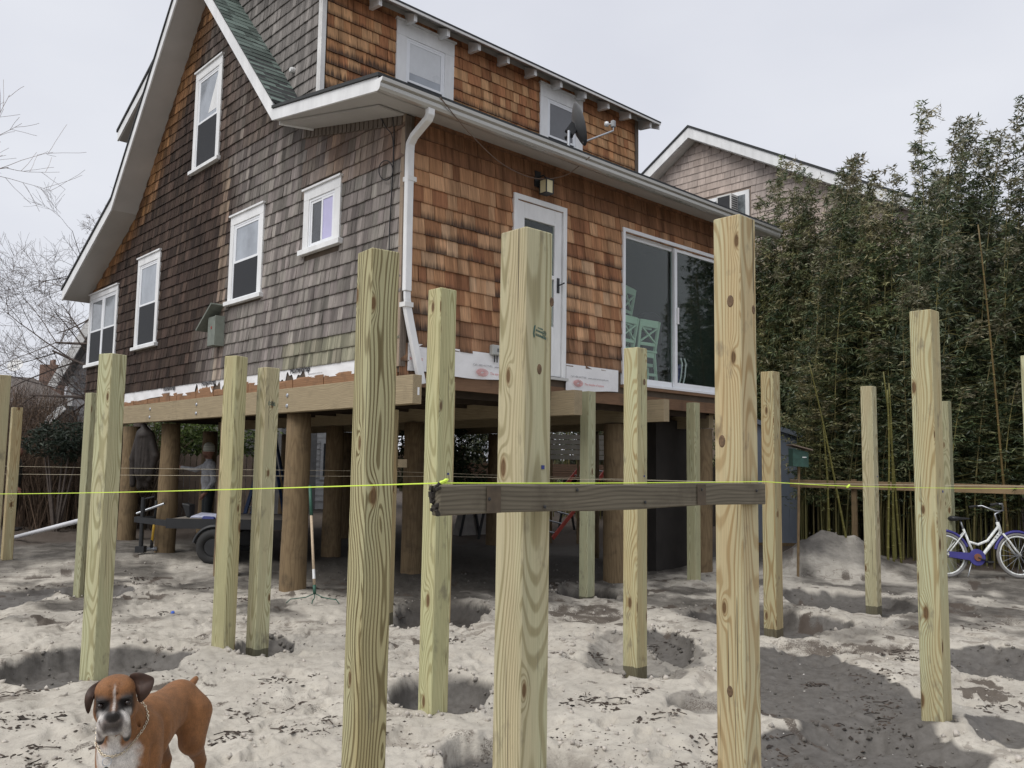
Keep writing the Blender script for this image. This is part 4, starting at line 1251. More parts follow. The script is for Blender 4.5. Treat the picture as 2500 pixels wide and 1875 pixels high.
PST['P1'] = post(-3.23, 2.17, 2.40, 'square post cut off by the left edge of the picture', rz=.05, tint=(.92,.86,.8))
PST['P2'] = post(-1.90, 7.42, 2.36, 'slim post with a round knot near its top, second from the left edge', m=M_POST_OR, rz=-.04, tint=(.92,.95,.9), wet=.05)
PST['P3'] = post(-2.05, 3.27, 2.36, 'half-hidden greyish post just behind the post with the flooded hole', rz=.3, tint=(.86,.88,.84), w=.12)
PST['P4'] = post(-3.09, -.65, 2.38, 'pale green post with a wet dark foot in the big round hole behind the dog', rz=.42, tint=(1.04,1.06,.98), wet=-.05)
PST['P5'] = post(-1.97, -.33, 2.50, 'left one of two close pale posts in front of the gable wall', rz=.38, tint=(1.06,1.04,.9), wet=-.3)
PST['P6'] = post(-1.69, -.39, 2.42, 'right one of two close pale posts, with a small green stamp', rz=.1, tint=(1.02,1.03,.98), wet=.0)
PST['P7'] = post(-3.10, -4.19, 2.54, 'large near post with strong brown swirling grain, nearest to the dog', m=M_POST_DK, rz=-.1, tint=(1,1,.95))
PST['P8'] = post(-1.70, -2.87, 2.77, 'yellow-green post with dark mud smears beside the swirling-grain post', rz=.02, tint=(1.07,1.08,.92), wet=-.02)
PST['P9'] = post(.27, -.45, 2.45, 'tan post mostly hidden behind the mud-smeared post', m=M_POST_OR, rz=.0, tint=(.85,.82,.72), wet=.0)
PST['P9b'] = post(.15, .35, 2.18, 'tan post with a nailed block, peeping out behind the swirling-grain post', m=M_POST_OR, tint=(.72,.7,.62), w=.12)
PST['P10'] = post(-3.06, -5.11, 2.46, 'biggest nearest post in the middle, with a green ink stamp and a deep knot', rz=.0, tint=(1.0,.985,.95))
PST['P11'] = post(2.75, -.20, 2.53, 'slender grey-green post with a dark drying crack, in front of the wrap sheet', rz=.03, tint=(.9,.94,.92), wet=-.02)
PST['P12'] = post(.27, -2.95, 2.57, 'yellow post with a rusty bolt hole below the green stools', m=M_POST_OR, rz=.05, tint=(.98,1.08,1.02), wet=.02)
PST['P13'] = post(4.95, -.24, 2.52, 'small far post standing beside the brown pile under the sliding door', rz=.0, tint=(.9,.92,.86))
PST['P14'] = post(-1.80, -5.20, 2.76, 'tall near orange-tinged post with big knots, holding the right end of the old board', m=M_POST_OR, rz=.02, tint=(1.02,1.03,.98))
PST['P15'] = post(2.58, -2.84, 2.58, 'brownish post in a dug hole in front of the blue-grey shed', m=M_POST_OR, rz=.03, tint=(.84,.84,.76), wet=.02)
PST['P16'] = post(4.96, -2.78, 2.61, 'pale post in a wet hole in front of the spoil heap', rz=.05, tint=(1.02,.98,.94), wet=.0)
PST['P17'] = post(.62, -5.12, 2.66, 'near right-hand post standing beside the big dark wet patch', m=M_POST_OR, rz=-.02, tint=(.94,1.04,1.0), wet=-.3)
PST['P18'] = post(8.70, -2.30, 2.68, 'narrow far post peeping out right behind the near right-hand post', rz=.0, tint=(.80,.84,.8))
PST['P19'] = post(2.76, -5.16, 2.57, 'post cut off by the right edge of the picture', rz=.0, tint=(1.05,1.08,1.02))

# grading stamps
def stamp(p, n, u, s, parent, tilt=0.0):
    n = Vector(n); u = Vector(u); v = n.cross(u)
    if tilt: u, v = u*math.cos(tilt)+v*math.sin(tilt), v*math.cos(tilt)-u*math.sin(tilt)
    def P(a, b, d=.0008): return Vector(p)+u*(a*s)+v*(b*s)+n*d
    mb = MB()
    mb.tube([P(-.5,.45), P(-.56,.2), P(-.58,-.1), P(-.5,-.35)], .0026*s/.05, 4)
    rr = random.Random(8)
    for j, (b0, h, a0, a1) in enumerate(((.28,.10,-.22,.25), (.05,.14,-.38,.22), (-.25,.17,-.38,.55))):
        a = a0
        while a < a1:
            w = rr.uniform(.04, .09)
            mb._add([P(a, b0-a*.12), P(a+w, b0-a*.12), P(a+w, b0+h-a*.12), P(a, b0+h-a*.12)], [(0,1,2,3)])
            if rr.random() < .6: mb._add([P(a+w, b0+h*.4-a*.12), P(a+w+.03, b0+h*.4-a*.12), P(a+w+.03, b0+h*.65-a*.12), P(a+w, b0+h*.65-a*.12)], [(0,1,2,3)])
            a += w+.035
    M3 = Matrix((u, v, n)).transposed()
    mb.torus(P(.40, .08), .17*s, .018*s, M3, 20, 4)
    mb.torus(P(.40, .08), .09*s, .016*s, M3, 16, 4)
    mb.tube([P(.33, .08), P(.47, .08)], .016*s, 4)
    return mb.build('ink_stamp', M_GREENINK, parent, recalc=False)
stamp((-3.06+.005, -5.11-.0702, 2.075), (0,-1,0), (1,0,0), .055, PST['P10'], -.08)
p6 = PST['P6']; n6 = Vector((math.sin(.1), -math.cos(.1), 0)); stamp(p6.location+Vector((0,0,2.10))+n6*.0703, n6, (math.cos(.1), math.sin(.1), 0), .055, p6)
# deep knot hole and bolt hole
def knot(p, n, r, parent, m, name='knot'):
    mb = MB(); q = Vector(n).to_track_quat('Z', 'Y').to_matrix()
    mb.lathe([(r*1.25, -.002), (r*1.15, .0006), (r*.8, .0012), (r*.3, .0004)], 14, p, None, q @ Matrix.Diagonal((.75, 1.25, 1)).to_3x3())
    return mb.build(name, m, parent, smooth=True)
M_KNOT = plain('knot_wood', (.14, .09, .052), .75, var=.55, vscale=70)
for (pt, nrm, r) in (((-3.055, -5.1805, 1.945), (0,-1,0), .013), ((-2.995, -5.1805, 2.20), (0,-1,0), .012), ((.30, -3.0205, 2.29), (0,-1,0), .017)):
    knot(pt, nrm, r, PST['P10'] if pt[0] < -2 else PST['P12'], M_KNOT)
for z, a, f, r in ((2.36, .02, 'x', .019), (1.72, -.03, 'x', .020), (.62, .0, 'x', .017), (2.33, .045, 'y', .014)):
    q = PST['P14'].location
    if f == 'x': knot((q.x-.0705, q.y-a, z), (-1,0,0), r, PST['P14'], M_KNOT)
    else: knot((q.x+a, q.y-.0705, z), (0,-1,0), r, PST['P14'], M_KNOT)

# blue layout marks where the strings cross
for key, z, f in (('P8', 1.525, 'y'), ('P12', 1.515, 'y'), ('P10', 1.585, 'y'), ('P16', 1.515, 'y'), ('P17', 1.46, 'y')):
    o = PST[key]; mb = MB(); mb.box((o.location.x+.02, o.location.y-.0735, z), (o.location.x+.034, o.location.y-.071, z+.014)); mb.build('layout_mark', M_BLUE, o)

# ---- old board nailed across two posts
brd = thing('batter_board', 'old dark weathered board nailed across the nearest post and the orange-tinged post', 'board', (-2.55, -5.20, 1.45))
mb = MB(); x0, x1 = -3.605, -1.745; y1 = -5.275; y0 = -5.315
V = []
for k in range(9):
    x = x0+(x1-x0)*k/8; sag = .004*math.sin(k*1.3)
    V += [(x, y0, 1.442+sag), (x, y1, 1.442+sag), (x, y1, 1.534+sag*.6), (x, y0, 1.534+sag*.6)]
F = [(i*4+k, i*4+(k+1)%4, (i+1)*4+(k+1)%4, (i+1)*4+k) for i in range(8) for k in range(4)]+[(3,2,1,0), (32,33,34,35)]
mb._add(V, F); mb.build('plank', M_OLDBOARD, brd, bevel=.004)
mb = MB(); rr = random.Random(4)
for k in range(26):
    y = rr.uniform(y0, y1); z = rr.uniform(1.446, 1.53); mb.bar((x0+.004, y, z), (x0-rr.uniform(.002, .012), y+rr.uniform(-.004,.004), z+rr.uniform(-.006,.010)), rr.uniform(.004,.012), rr.uniform(.006,.02))
mb.build('splintered_end', plain('rotten_wood', (.035, .03, .026), .95, var=.4, vscale=60), brd)
for xx in (-3.42, -2.28):
    mb = MB(); mb.box((xx, y0-.0055, 1.446), (xx+.06, y0-.0044, 1.531)); mb.build('stain_band', plain('stain', (.088, .068, .048), .9, var=.3, vscale=30), brd)
for xx, zz in ((-3.41, 1.49), (-3.0, 1.515), (-1.83, 1.50), (-2.62, 1.465), (-3.16, 1.46), (-2.25, 1.51)):
    mb = MB(); mb.lathe([(.006, 0), (.006, .003), (.003, .005)], 8, (xx, y0-.004, zz), None, Matrix.Rotation(R(90), 3, 'X')); mb.build('nail_head', M_BLACK, brd)
# packing blocks between the posts and the board
for xx in (-3.06, -1.80):
    pass

# ---- strings
def string(name, pts, r, m, label, grp=None, knots=()):
    mb = MB(); P = []
    for i in range(len(pts)-1):
        a, b = Vector(pts[i]), Vector(pts[i+1]); n = 12
        for k in range(n+(1 if i == len(pts)-2 else 0)):
            f = k/n; p = a.lerp(b, f); p.z -= .010*4*f*(1-f)*min(1, (b-a).length/6); P.append(p)
    mb.tube(P, r, 5)
    for kp in knots: mb.lathe([(r, -.02), (r*3.2, -.01), (r*2.2, 0), (r*3.2, .01), (r, .02)], 6, kp, None, Matrix.Rotation(R(70), 3, 'Y'))
    return tag(mb.build(name, m), label, 'string', grp)
sy = -5.300
far_l = at(-90, 1206, 6.6)
kn = onY(2071, 1187, sy+.0)
string('mason_string', [far_l, (-3.595, sy, 1.5405), (-1.745, sy, 1.5405), kn], .0021, M_YSTRING, 'bright yellow mason string stretched past the dog to the old board', knots=(kn, (-3.58, sy, 1.545)))
string('mason_string', [kn, onY(2600, 1192, sy)], .0016, M_YSTRING, 'thin pale end of the yellow string on the right', None)
string('layout_string', [at(-80, 1156, 13.5), at(1080, 1163, 10.2), at(2560, 1188, 9.8)], .0024, M_TSTRING, 'lower tan layout string running behind the large posts')
string('layout_string', [at(-80, 1136, 15), at(930, 1150, 10.8), at(1990, 1182, 11.5)], .0022, M_TSTRING, 'upper tan layout string running behind the large posts')
mb = MB(); mb.box((.215, .285, 1.55), (.33, .32, 1.64)); tag(mb.build('wood_block', M_BEAM), 'short wood block nailed to the tan post behind the swirling-grain post', 'block')

# ---- far batter board by the bamboo
bb = thing('batter_board', 'long new board on stakes along the bamboo, left of the bicycle', 'board', (9.5, -.6, 0))
mb = MB(); mb.box((9.48, -5.2, 1.26), (9.52, .78, 1.40)); mb.build('plank', mat_lumber('new_board', (.30, .215, .125), (.20, .135, .075), 1, 60, dirt=.5), bb, bevel=.003)
for yy in (-.42, -4.4):
    mb = MB(); mb.box((9.53, yy-.045, -.3), (9.57, yy+.045, 1.43)); mb.build('stake', M_PILE, bb)
# ------------------------------------------------------------------ neighbouring houses
def nbr_right():
    X = 16.0
    h = thing('neighbour_house', 'neighbouring house with pale pinkish shingles and a white gable, behind the bamboo', 'house', (X, 7, 0))
    fr = Fr((X, 0, 0), (0, 1, 0), (-1, 0, 0))
    ay, az = 7.33, 11.55; sl = .60; sr = .56          # underside of the rakes
    yl, yr = 12.6, -2.2
    mb = MB()
    mb.prism([(X+.01, yl-.5, -.2), (X+.01, yl-.5, az-sl*(yl-.5-ay)), (X+.01, ay, az), (X+.01, yr+.5, az-sr*(ay-yr-.5)), (X+.01, yr+.5, -.2)], (9, 0, 0))
    w = mb.build('gable_wall', plain('nbr_sheath', (.30, .24, .20), .9), h)
    sh = []
    def rg(z):
        a0 = max(yr+.5, ay-(az-z)/sr); a1 = min(yl-.5, ay+(az-z)/sl)
        return [(a0, a1)] if a1 > a0 else []
    def colf(a, z, rr):
        k = rr.uniform(.86, 1.12); n = nz(a*.5, z*.5, 65)-.5
        c = mixc((.50, .41, .355), (.43, .375, .345), .5+n*2)
        return (c[0]*k, c[1]*k, c[2]*k, .02)
    shingles('n', fr, 3.2, az-.1, .21, rg, [(5.45, 7.1, 8.3, 9.65)], colf, .12, .30, .02, sh, 31)
    sh.sort(key=lambda q: -q[0])
    rest_ = MB()
    for i, (sz, w_, P, col, uv) in enumerate(sh):
        shingle_mesh(rest_, P, col, uv)
    tag(rest_.build('shingles', M_SHINGLE_PALE, w, recalc=False), kind='stuff')
    mb = MB()
    for s, sgn, ye in ((sl, 1, yl), (sr, -1, yr)):
        d = abs(ye-ay); mb.prism([(X-.42, ay, az+.02), (X-.42, ye, az+.02-s*d), (X-.42, ye, az+.30-s*d), (X-.42, ay, az+.34)], (.035, 0, 0))
    mb.build('rake_board', M_WHITE, h)
    mb = MB()
    for s, ye in ((sl, yl), (sr, yr)):
        d = abs(ye-ay); mb.prism([(X-.384, ay, az), (X-.384, ye, az-s*d), (X-.384, ye, az+.1-s*d), (X-.384, ay, az+.1)], (9.5, 0, 0))
    mb.build('soffit', M_WHITE_DIRTY, h)
    mb = MB()
    for s, ye in ((sl, yl), (sr, yr)):
        d = abs(ye-ay); mb.prism([(X-.45, ay, az+.345), (X-.45, ye, az+.305-s*d), (X-.45, ye, az+.37-s*d), (X-.45, ay, az+.41)], (9.8, 0, 0))
    mb.build('roof', M_DARKROOF, h)
    mb = MB(); fr.box(mb, 5.50, 7.05, 8.35, 9.62, .0, .05); wn = mb.build('window', M_WHITE, h)
    mb = MB(); fr.box(mb, 5.62, 6.93, 8.5, 9.5, .051, .056); mb.build('pane', plain('nbr_pane', (.16, .18, .19), .03, spec=.9, var=.8, vscale=5), wn)
    ac = thing('air_conditioner', 'window air conditioner in the gable of the neighbouring house behind the bamboo', 'air conditioner', (X-.3, 6.2, 9))
    mb = MB(); fr.box(mb, 5.85, 6.35, 8.95, 9.5, .06, .42); mb.build('case', plain('ac_case', (.60, .60, .58), .5), ac, bevel=.01)
    for k in range(7):
        mb = MB(); fr.box(mb, 5.845, 5.85, 9.0+k*.065, 9.03+k*.065, .1, .4); mb.build('louvre', M_BLACK, ac)
    mb = MB(); fr.box(mb, 5.90, 6.30, 9.0, 9.45, .421, .425); mb.build('rear_grille', M_BLACK, ac)
nbr_right()

def nbr_left():
    h = thing('neighbour_house', 'grey shingled house with white trim, left behind the double window', 'house', (2, 19, 0))
    fr = Fr((1.9, 18.6, 0), Vector((rgt0.x, rgt0.y, 0)), Vector((-fwd.x, -fwd.y, 0)).normalized())
    mb = MB(); mb.prism([fr.p(-.05, -.2), fr.p(6, -.2), fr.p(6, 9.5), fr.p(3.0, 9.5), fr.p(-.05, 3.95)], -fr.n*6)
    w = mb.build('wall', plain('nl_sheath', (.22, .22, .22), .9), h)
    sh = []
    shingles('n', fr, .4, 9.2, .22, lambda z: [(0, 5.5) if z < 3.9 else (max(0, (z-3.95)/1.9), 5.5)], [], lambda a, z, rr: (lambda k: (.30*k, .295*k, .30*k, .0))(rr.uniform(.75, 1.25)), .16, .4, .02, sh, 41)
    r_ = MB()
    for q in sh: shingle_mesh(r_, q[2], q[3], q[4])
    tag(r_.build('shingles', M_SHINGLE_PALE, w, recalc=False), kind='stuff')
    mb = MB(); mb.bar(fr.p(-.35, 3.55, .35), fr.p(3.0, 9.9, .35), .05, .24, fr.n.cross(Vector((1,0,1)))); mb.build('rake_board', M_WHITE_DIRTY, h)
    mb = MB(); mb.prism([fr.p(-.35, 3.65, .33), fr.p(3.0, 10.0, .33), fr.p(3.0, 9.75, .33), fr.p(-.1, 3.7, .33)], -fr.n*6.5); mb.build('roof', plain('grey_roof', (.16, .16, .16), .9), h)
    mb = MB(); fr.box(mb, -.05, .09, -.2, 3.9, 0.0, .04); fr.box(mb, .48, .60, -.2, 4.6, .021, .05); mb.build('corner_trim', M_WHITE_DIRTY, h)
    # small porch roof on the left
    mb = MB(); mb.bar(fr.p(-1.0, 1.9, .5), fr.p(.1, 3.0, .5), .05, .2, fr.n.cross(Vector((1,0,1)))); mb.build('porch_rake', M_WHITE_DIRTY, h)
    mb = MB(); mb.prism([fr.p(-1.0, 1.95, .45), fr.p(.1, 3.05, .45), fr.p(.1, 1.7, .45), fr.p(-1.0, 1.7, .45)], -fr.n*2); mb.build('porch_gable', plain('nl_porch', (.20, .20, .19), .9), h)
    # far roof with chimney
    f = thing('far_house', 'far house with a dark hipped roof and brick chimney at the left edge', 'house', (6, 44, 0))
    fr2 = Fr((6.5, 43, 0), Vector((rgt0.x, rgt0.y, 0)), Vector((-fwd.x, -fwd.y, 0)).normalized())
    mb = MB()
    mb._add([fr2.p(-6, 3.2, 4), fr2.p(6, 3.2, 4), fr2.p(6, 3.2, -6), fr2.p(-6, 3.2, -6), fr2.p(-2.5, 6.0, -1), fr2.p(-.3, 5.9, -1), fr2.p(3.2, 4.3, 1.0)], [(0,1,6,5,4),(1,2,6),(2,3,4,5,6),(3,0,4)])
    mb.build('roof', plain('far_roof', (.115, .10, .09), .95, var=.25, vscale=3), f)
    mb = MB(); mb.prism([fr2.p(-5.6, 0, 3.6), fr2.p(5.6, 0, 3.6), fr2.p(5.6, 0, -5.6), fr2.p(-5.6, 0, -5.6)], (0,0,3.25)); mb.build('wall', plain('far_wall', (.24, .21, .18), .9, var=.3), f)
    mb = MB(); fr2.box(mb, .2, 1.15, 5.0, 6.6, -1.5, -.6); mb.box(fr2.p(.35, 6.6, -1.3), fr2.p(.9, 6.9, -.9)); mb.build('chimney', plain('far_brick', (.20, .13, .10), .95, var=.3, vscale=9), f)
    ds = thing('satellite_dish', 'small pale satellite dish on the far dark roof', 'dish', fr2.p(-1.3, 6.0, -1))
    mb = MB(); q = fr2.p(-1.3, 6.55, -.9); M3 = Vector((-.5, -.6, .5)).normalized().to_track_quat('Z', 'Y').to_matrix()
    mb.lathe([(.02, -.12), (.2, -.1), (.35, -.04), (.42, .02), (.40, .03), (.2, -.06)], 16, q, None, M3); mb.build('reflector', M_WHITE_DIRTY, ds, smooth=True)
    mb = MB(); mb.tube([fr2.p(-1.3, 5.7, -1.0), q], .03, 6); mb.build('mast', M_STEEL, ds)
nbr_left()

# far white-sided house and stockade fence seen under the raised floor
def far_under():
    f = thing('sided_house', 'white clapboard house seen between the piles under the raised house', 'house', at(660, 1250, 28))
    c = at(690, 1250, 28); fr = Fr((c.x, c.y, 0), Vector((rgt0.x, rgt0.y, 0)), Vector((-fwd.x, -fwd.y, 0)).normalized())
    mb = MB(); fr.box(mb, -1.6, 3.2, -.2, 5.0, -4, 0); w = mb.build('wall', M_WHITE_DIRTY, f)
    for k in range(24):
        z = .3+k*.19
        mb = MB(); mb.hexa([fr.p(-1.6, z, 0.002), fr.p(3.2, z, 0.002), fr.p(3.2, z, .03), fr.p(-1.6, z, .03), fr.p(-1.6, z+.19, 0.002), fr.p(3.2, z+.19, .002), fr.p(3.2, z+.19, .008), fr.p(-1.6, z+.19, .008)]); mb.build('clapboard', M_WHITE_DIRTY, w)
    for a in (-.9, 1.2):
        mb = MB(); fr.box(mb, a, a+.9, 1.0, 2.3, .03, .07); wn = mb.build('window', M_WHITE, f)
        mb = MB(); fr.box(mb, a+.1, a+.8, 1.1, 2.2, .071, .075); mb.build('pane', M_PANE_DK, wn)
    fe = thing('stockade_fence', 'brown stockade fence behind the trailer, seen under the house', 'fence', at(430, 1260, 21.5))
    c = at(380, 1250, 21); fr = Fr((c.x, c.y, 0), Vector((rgt0.x, rgt0.y, 0)), Vector((-fwd.x, -fwd.y, 0)).normalized())
    rr = random.Random(9); mfen = plain('fence_wood', (.13, .10, .08), .9, var=.35, vscale=4)
    for k in range(26):
        a = -1.2+k*.155
        h_ = 1.75+rr.uniform(-.02, .02)
        mb = MB(); mb.prism([fr.p(a, -.1), fr.p(a+.14, -.1), fr.p(a+.14, h_-.08), fr.p(a+.07, h_), fr.p(a, h_-.08)], fr.n*.02); mb.build('picket', mfen, fe)
    mb = MB(); fr.box(mb, -1.2, 2.8, .4, .48, -.05, -.001); fr.box(mb, -1.2, 2.8, 1.4, 1.48, -.05, -.001); mb.build('rail', mfen, fe)
    bf = thing('backdrop_fence', 'added dark backdrop fence behind the bamboo stalks, blackening the view under the house', 'fence', (14.4, 5, 0))
    for k in range(84):
        y = -1.5+k*.15; mb = MB(); hz_ = 1.85+rr.uniform(-.02, .02)
        mb.box((14.40, y, -.2), (14.42, y+.143, hz_)); mb.build('board', plain('dark_fence', (.05, .042, .036), .9, var=.4, vscale=4), bf, recalc=False)  # dark boards added to keep the gap below the floor black
    mb = MB(); mb.box((14.421, -1.5, .5), (14.47, 11.0, .6)); mb.box((14.421, -1.5, 1.4), (14.47, 11.0, 1.5)); mb.build('rail', plain('dark_fence', (.05, .042, .036)), bf)
    # lattice panel at the far right side of the house
    la = thing('lattice_panel', 'pale slatted panel behind dark bamboo stalks under the sliding door', 'panel', at(1430, 1250, 17.5))
    c = at(1350, 1090, 17.5); fr = Fr((c.x, c.y, 0), Vector((rgt0.x, rgt0.y, 0)), Vector((-fwd.x, -fwd.y, 0)).normalized())
    for k in range(5):
        mb = MB(); fr.box(mb, -.05, 1.1, 1.72+k*.105, 1.81+k*.105, 0, .02); mb.build('slat', plain('pale_slat', (.40, .37, .32), .8, var=.2), la)
    for k in range(3):
        mb = MB(); fr.box(mb, -.05+k*.55, k*.55, 0, 2.25, -.04, -.001); mb.build('stile', M_PILE, la)
far_under()

# ------------------------------------------------------------------ bamboo
def leaf_cluster(mb, p, rr, col, L=.15, n=5, droop=.5):
    for k in range(n):
        a = rr.uniform(0, 6.283); el = rr.uniform(-1.0, .5)-droop*.3
        d = Vector((math.cos(a)*math.cos(el), math.sin(a)*math.cos(el), math.sin(el)))
        l = L*rr.uniform(.65, 1.25); w = l*rr.uniform(.085, .13)
        s = d.cross(Vector((rr.uniform(-1,1), rr.uniform(-1,1), rr.uniform(-1,1)))).normalized()*w
        kk = rr.uniform(.6, 1.4)
        o = Vector(p)
        mb._add([o, o+d*l*.4+s, o+d*l, o+d*l*.4-s], [(0,1,2,3)], (col[0]*kk, col[1]*kk, col[2]*kk, 1))
def bamboo_proto(seed, H, tan):
    rr = random.Random(seed)
    root = bpy.data.objects.new('bamboo_plant', None); root.empty_display_size = .2; COL.objects.link(root)
    cm = MB(); fm = MB()
    wind = Vector((rgt0.x, rgt0.y, 0))
    nc = 10
    for c in range(nc):
        h = H*(rr.uniform(.66, .98) if c < 6 else rr.uniform(.40, .65)) if c else H
        a = rr.uniform(0, 6.28); b0 = Vector((math.cos(a), math.sin(a), 0))*rr.uniform(.05, .75)
        ln = Vector((rr.uniform(-1,1), rr.uniform(-1,1), 0))*.075*h
        pts = []; rs = []; r0 = rr.uniform(.011, .019)
        for k in range(15):
            f = k/14
            p = b0+ln*f**1.6 + wind*(.06*h*f**3.0)+Vector((0,0,h*(f-.02*f**4))); pts.append(p); rs.append(r0*(1-.86*f)+.002)
        g = rr.uniform(.5, 1.2); cm.tube(pts, rs, 5, (g, g*rr.uniform(.85,1.05), g*.8, 1), False)
        n = int(98*h/6.5)
        for k in range(n):
            f = rr.uniform(.22, 1.0)**.8
            if f < .34 and rr.random() < .5: continue
            i = min(int(f*14), 13); p = pts[i].lerp(pts[i+1], f*14-i)
            reach = (.52 if f < .6 else .52-.36*(f-.6)/.4)*rr.uniform(.15, 1.0)
            a = rr.uniform(0, 6.28)
            d = Vector((math.cos(a), math.sin(a), rr.uniform(-.1, .5)+(.35 if f > .8 else 0)))+wind*(.8 if f > .7 else .2)
            q = p+d*reach
            if reach > .25: cm.tube([p, p.lerp(q, .55)+Vector((0,0,.05)), q], [.004, .003, .0015], 3, (1.1, 1.0, .75, 1), False)
            t_ = rr.random()
            if t_ < .30: col = (.038, .058, .027)
            elif t_ < .66: col = (.070, .094, .043)
            else: col = (.130, .146, .072)
            if tan > rr.random()*(1.45-f): col = (.20, .185, .095) if rr.random() < .45 else (.14, .148, .068)
            if f > .88 and rr.random() < .55: col = (.19, .175, .11)
            for m in range(3):
                qq = p.lerp(q, .4+.3*m)+Vector((rr.uniform(-.1,.1), rr.uniform(-.1,.1), rr.uniform(-.1,.06)))*(1 if f < .7 else .6)
                leaf_cluster(fm, qq, rr, col, .105 if f < .8 else .10, 6, .6 if f < .75 else -.6)
    cm.build('culms', M_CULM, root, smooth=True, local=True, recalc=False)
    fm.build('foliage', M_LEAF, root, local=True, recalc=False)
    return root
protos = [bamboo_proto(100+i, 7.0, t) for i, t in enumerate((.03, .06, .28, .42, .10, .02))]
TOPS = [(1790, 540), (1850, 440), (1905, 395), (1965, 405), (2030, 355), (2075, 335), (2130, 330), (2180, 320), (2240, 255), (2300, 215), (2350, 170), (2400, 255), (2450, 250), (2500, 195), (2580, 200), (2700, 230), (2900, 250)]
def top_at(px):
    for (a, b), (c, d) in zip(TOPS, TOPS[1:]):
        if a <= px <= c: return b+(d-b)*(px-a)/(c-a)
    return TOPS[0][1] if px < TOPS[0][0] else TOPS[-1][1]
BG = 'bamboo plants in the thicket along the right side'
rr = random.Random(77); used = set(); nb = 0
def put_bamboo(px, X, hscale=1.0, pick=None):
    global nb
    g = onX(px, 1340, X); dep = (Vector((g.x, g.y, 1.6))-CAM).dot(fwd)
    zt = at(px, top_at(px), dep).z*hscale*rr.uniform(.98, 1.10)
    i = pick if pick is not None else rr.choice((0, 1, 4, 5) if px > 2120 else (1, 2, 3, 4, 2, 0))
    if i not in used: o = protos[i]; used.add(i)
    else: o = copy_tree(protos[i])
    s = zt/7.0
    o.location = (g.x, g.y, -.03); o.rotation_euler = (0, 0, rr.uniform(-.7, .7)); sx = rr.uniform(.9, 1.15)
    o.scale = (sx, sx, s)
    tag(o, 'leafy bamboo plant in the dense dark thicket on the right', 'bamboo', BG)
    nb += 1
    return o
for k, px in enumerate(range(2005, 2800, 60)): put_bamboo(px+rr.uniform(-16, 16), 11.3+rr.uniform(-.25, .35), 1.0)
for k, px in enumerate(range(1828, 2010, 34)): put_bamboo(px+rr.uniform(-8, 8), 12.6+rr.uniform(-.1, .3), 1.0, rr.choice((2, 3, 2, 1)))
for k, px in enumerate(range(1815, 2760, 62)): put_bamboo(px+rr.uniform(-18, 18), 13.2+rr.uniform(-.3, .4), rr.uniform(.68, .9))
for k, px in enumerate(range(2015, 2700, 60)): put_bamboo(px+rr.uniform(-18, 18), 10.75+rr.uniform(-.1, .2), rr.uniform(.5, .78))
for px in range(1836, 2120, 38): put_bamboo(px+rr.uniform(-8, 8), 12.95+rr.uniform(-.1, .15), rr.uniform(.86, 1.0), rr.choice((2, 3, 1, 4)))
for px in (1120, 1170, 1240, 1320, 1380, 1440, 1500, 1560): put_bamboo(px, 13.2+rr.uniform(-.4, .4), .85, rr.choice((0, 5, 1)))
# single stalks in front of the thicket
for i, (p0, p1, d, lab) in enumerate((((2085, 1380), (1985, 940), 13.7, 'leaning yellow-green bamboo stalk between the shed and the stake'), ((2170, 1350), (2165, 1000), 13.6, 'left one of three upright bamboo stalks beside the pale post'), ((2185, 1365), (2170, 985), 13.7, 'middle one of three upright bamboo stalks beside the pale post'), ((2205, 1370), (2160, 960), 13.8, 'right, leaning one of three bamboo stalks beside the pale post'), ((2030, 1340), (2010, 1080), 13.9, 'thin bamboo stalk right of the shed'), ((2470, 1300), (2395, 640), 13.6, 'tall bare brownish bamboo stem leaning left near the right edge'))):
    a, b = at(*p0, d), at(*p1, d); a.z = min(a.z, -.05); b = b+(b-a)*.12
    mb = MB(); pts = []; rs = []
    for k in range(15):
        f = k/14; pts.append(a.lerp(b, f)+Vector((.02*math.sin(f*3), .02*math.cos(f*4), 0))); rs.append(.021*(1-.5*f))
    col = (.85, .82, .5, 1) if i < 5 else (.8, .58, .5, 1)
    mb.tube(pts, rs, 8, col)
    for k in range(1, 14):
        mb.lathe([(rs[k], -.012), (rs[k]*1.25, 0), (rs[k], .012)], 8, pts[k], (1.1, 1.05, .8, 1))
    tag(mb.build('bamboo_stalk', M_CULM, smooth=True), lab, 'bamboo', 'bare bamboo stalks')

# ------------------------------------------------------------------ bare trees and brush
def branches(mb, p, d, L, r, depth, rr, col, bend=.25, ratio=.72, minr=.0035, n=(2, 4)):
    pts = [Vector(p)]; rs = [r]; dd = Vector(d).normalized(); seg = 5
    for k in range(seg):
        dd = (dd+Vector((rr.uniform(-1,1), rr.uniform(-1,1), rr.uniform(-.8,1.0)))*bend*.45).normalized()
        pts.append(pts[-1]+dd*(L/seg)); rs.append(max(r*(1-.55*(k+1)/seg), minr*.8))
    mb.tube(pts, rs, 5 if r > .03 else 3, col, False)
    if depth <= 0: return
    for k in range(rr.randint(*n)+(1 if depth > 2 else 2)):
        f = rr.uniform(.25, 1.0); i = min(int(f*seg), seg-1); q = pts[i].lerp(pts[i+1], f*seg-i)
        a = (pts[i+1]-pts[i]).normalized(); o = a.orthogonal().normalized(); o = Matrix.Rotation(rr.uniform(0, 6.28), 3, a) @ o
        nd_ = (a*rr.uniform(.5, 1.0)+o*rr.uniform(.5, 1.0)+Vector((0,0,.12))).normalized()
        branches(mb, q, nd_, L*rr.uniform(.5, .8)*ratio/.72*.92, max(r*(1-.5*f)*rr.uniform(.45, .7), minr), depth-1, rr, col, bend, ratio, minr, n)
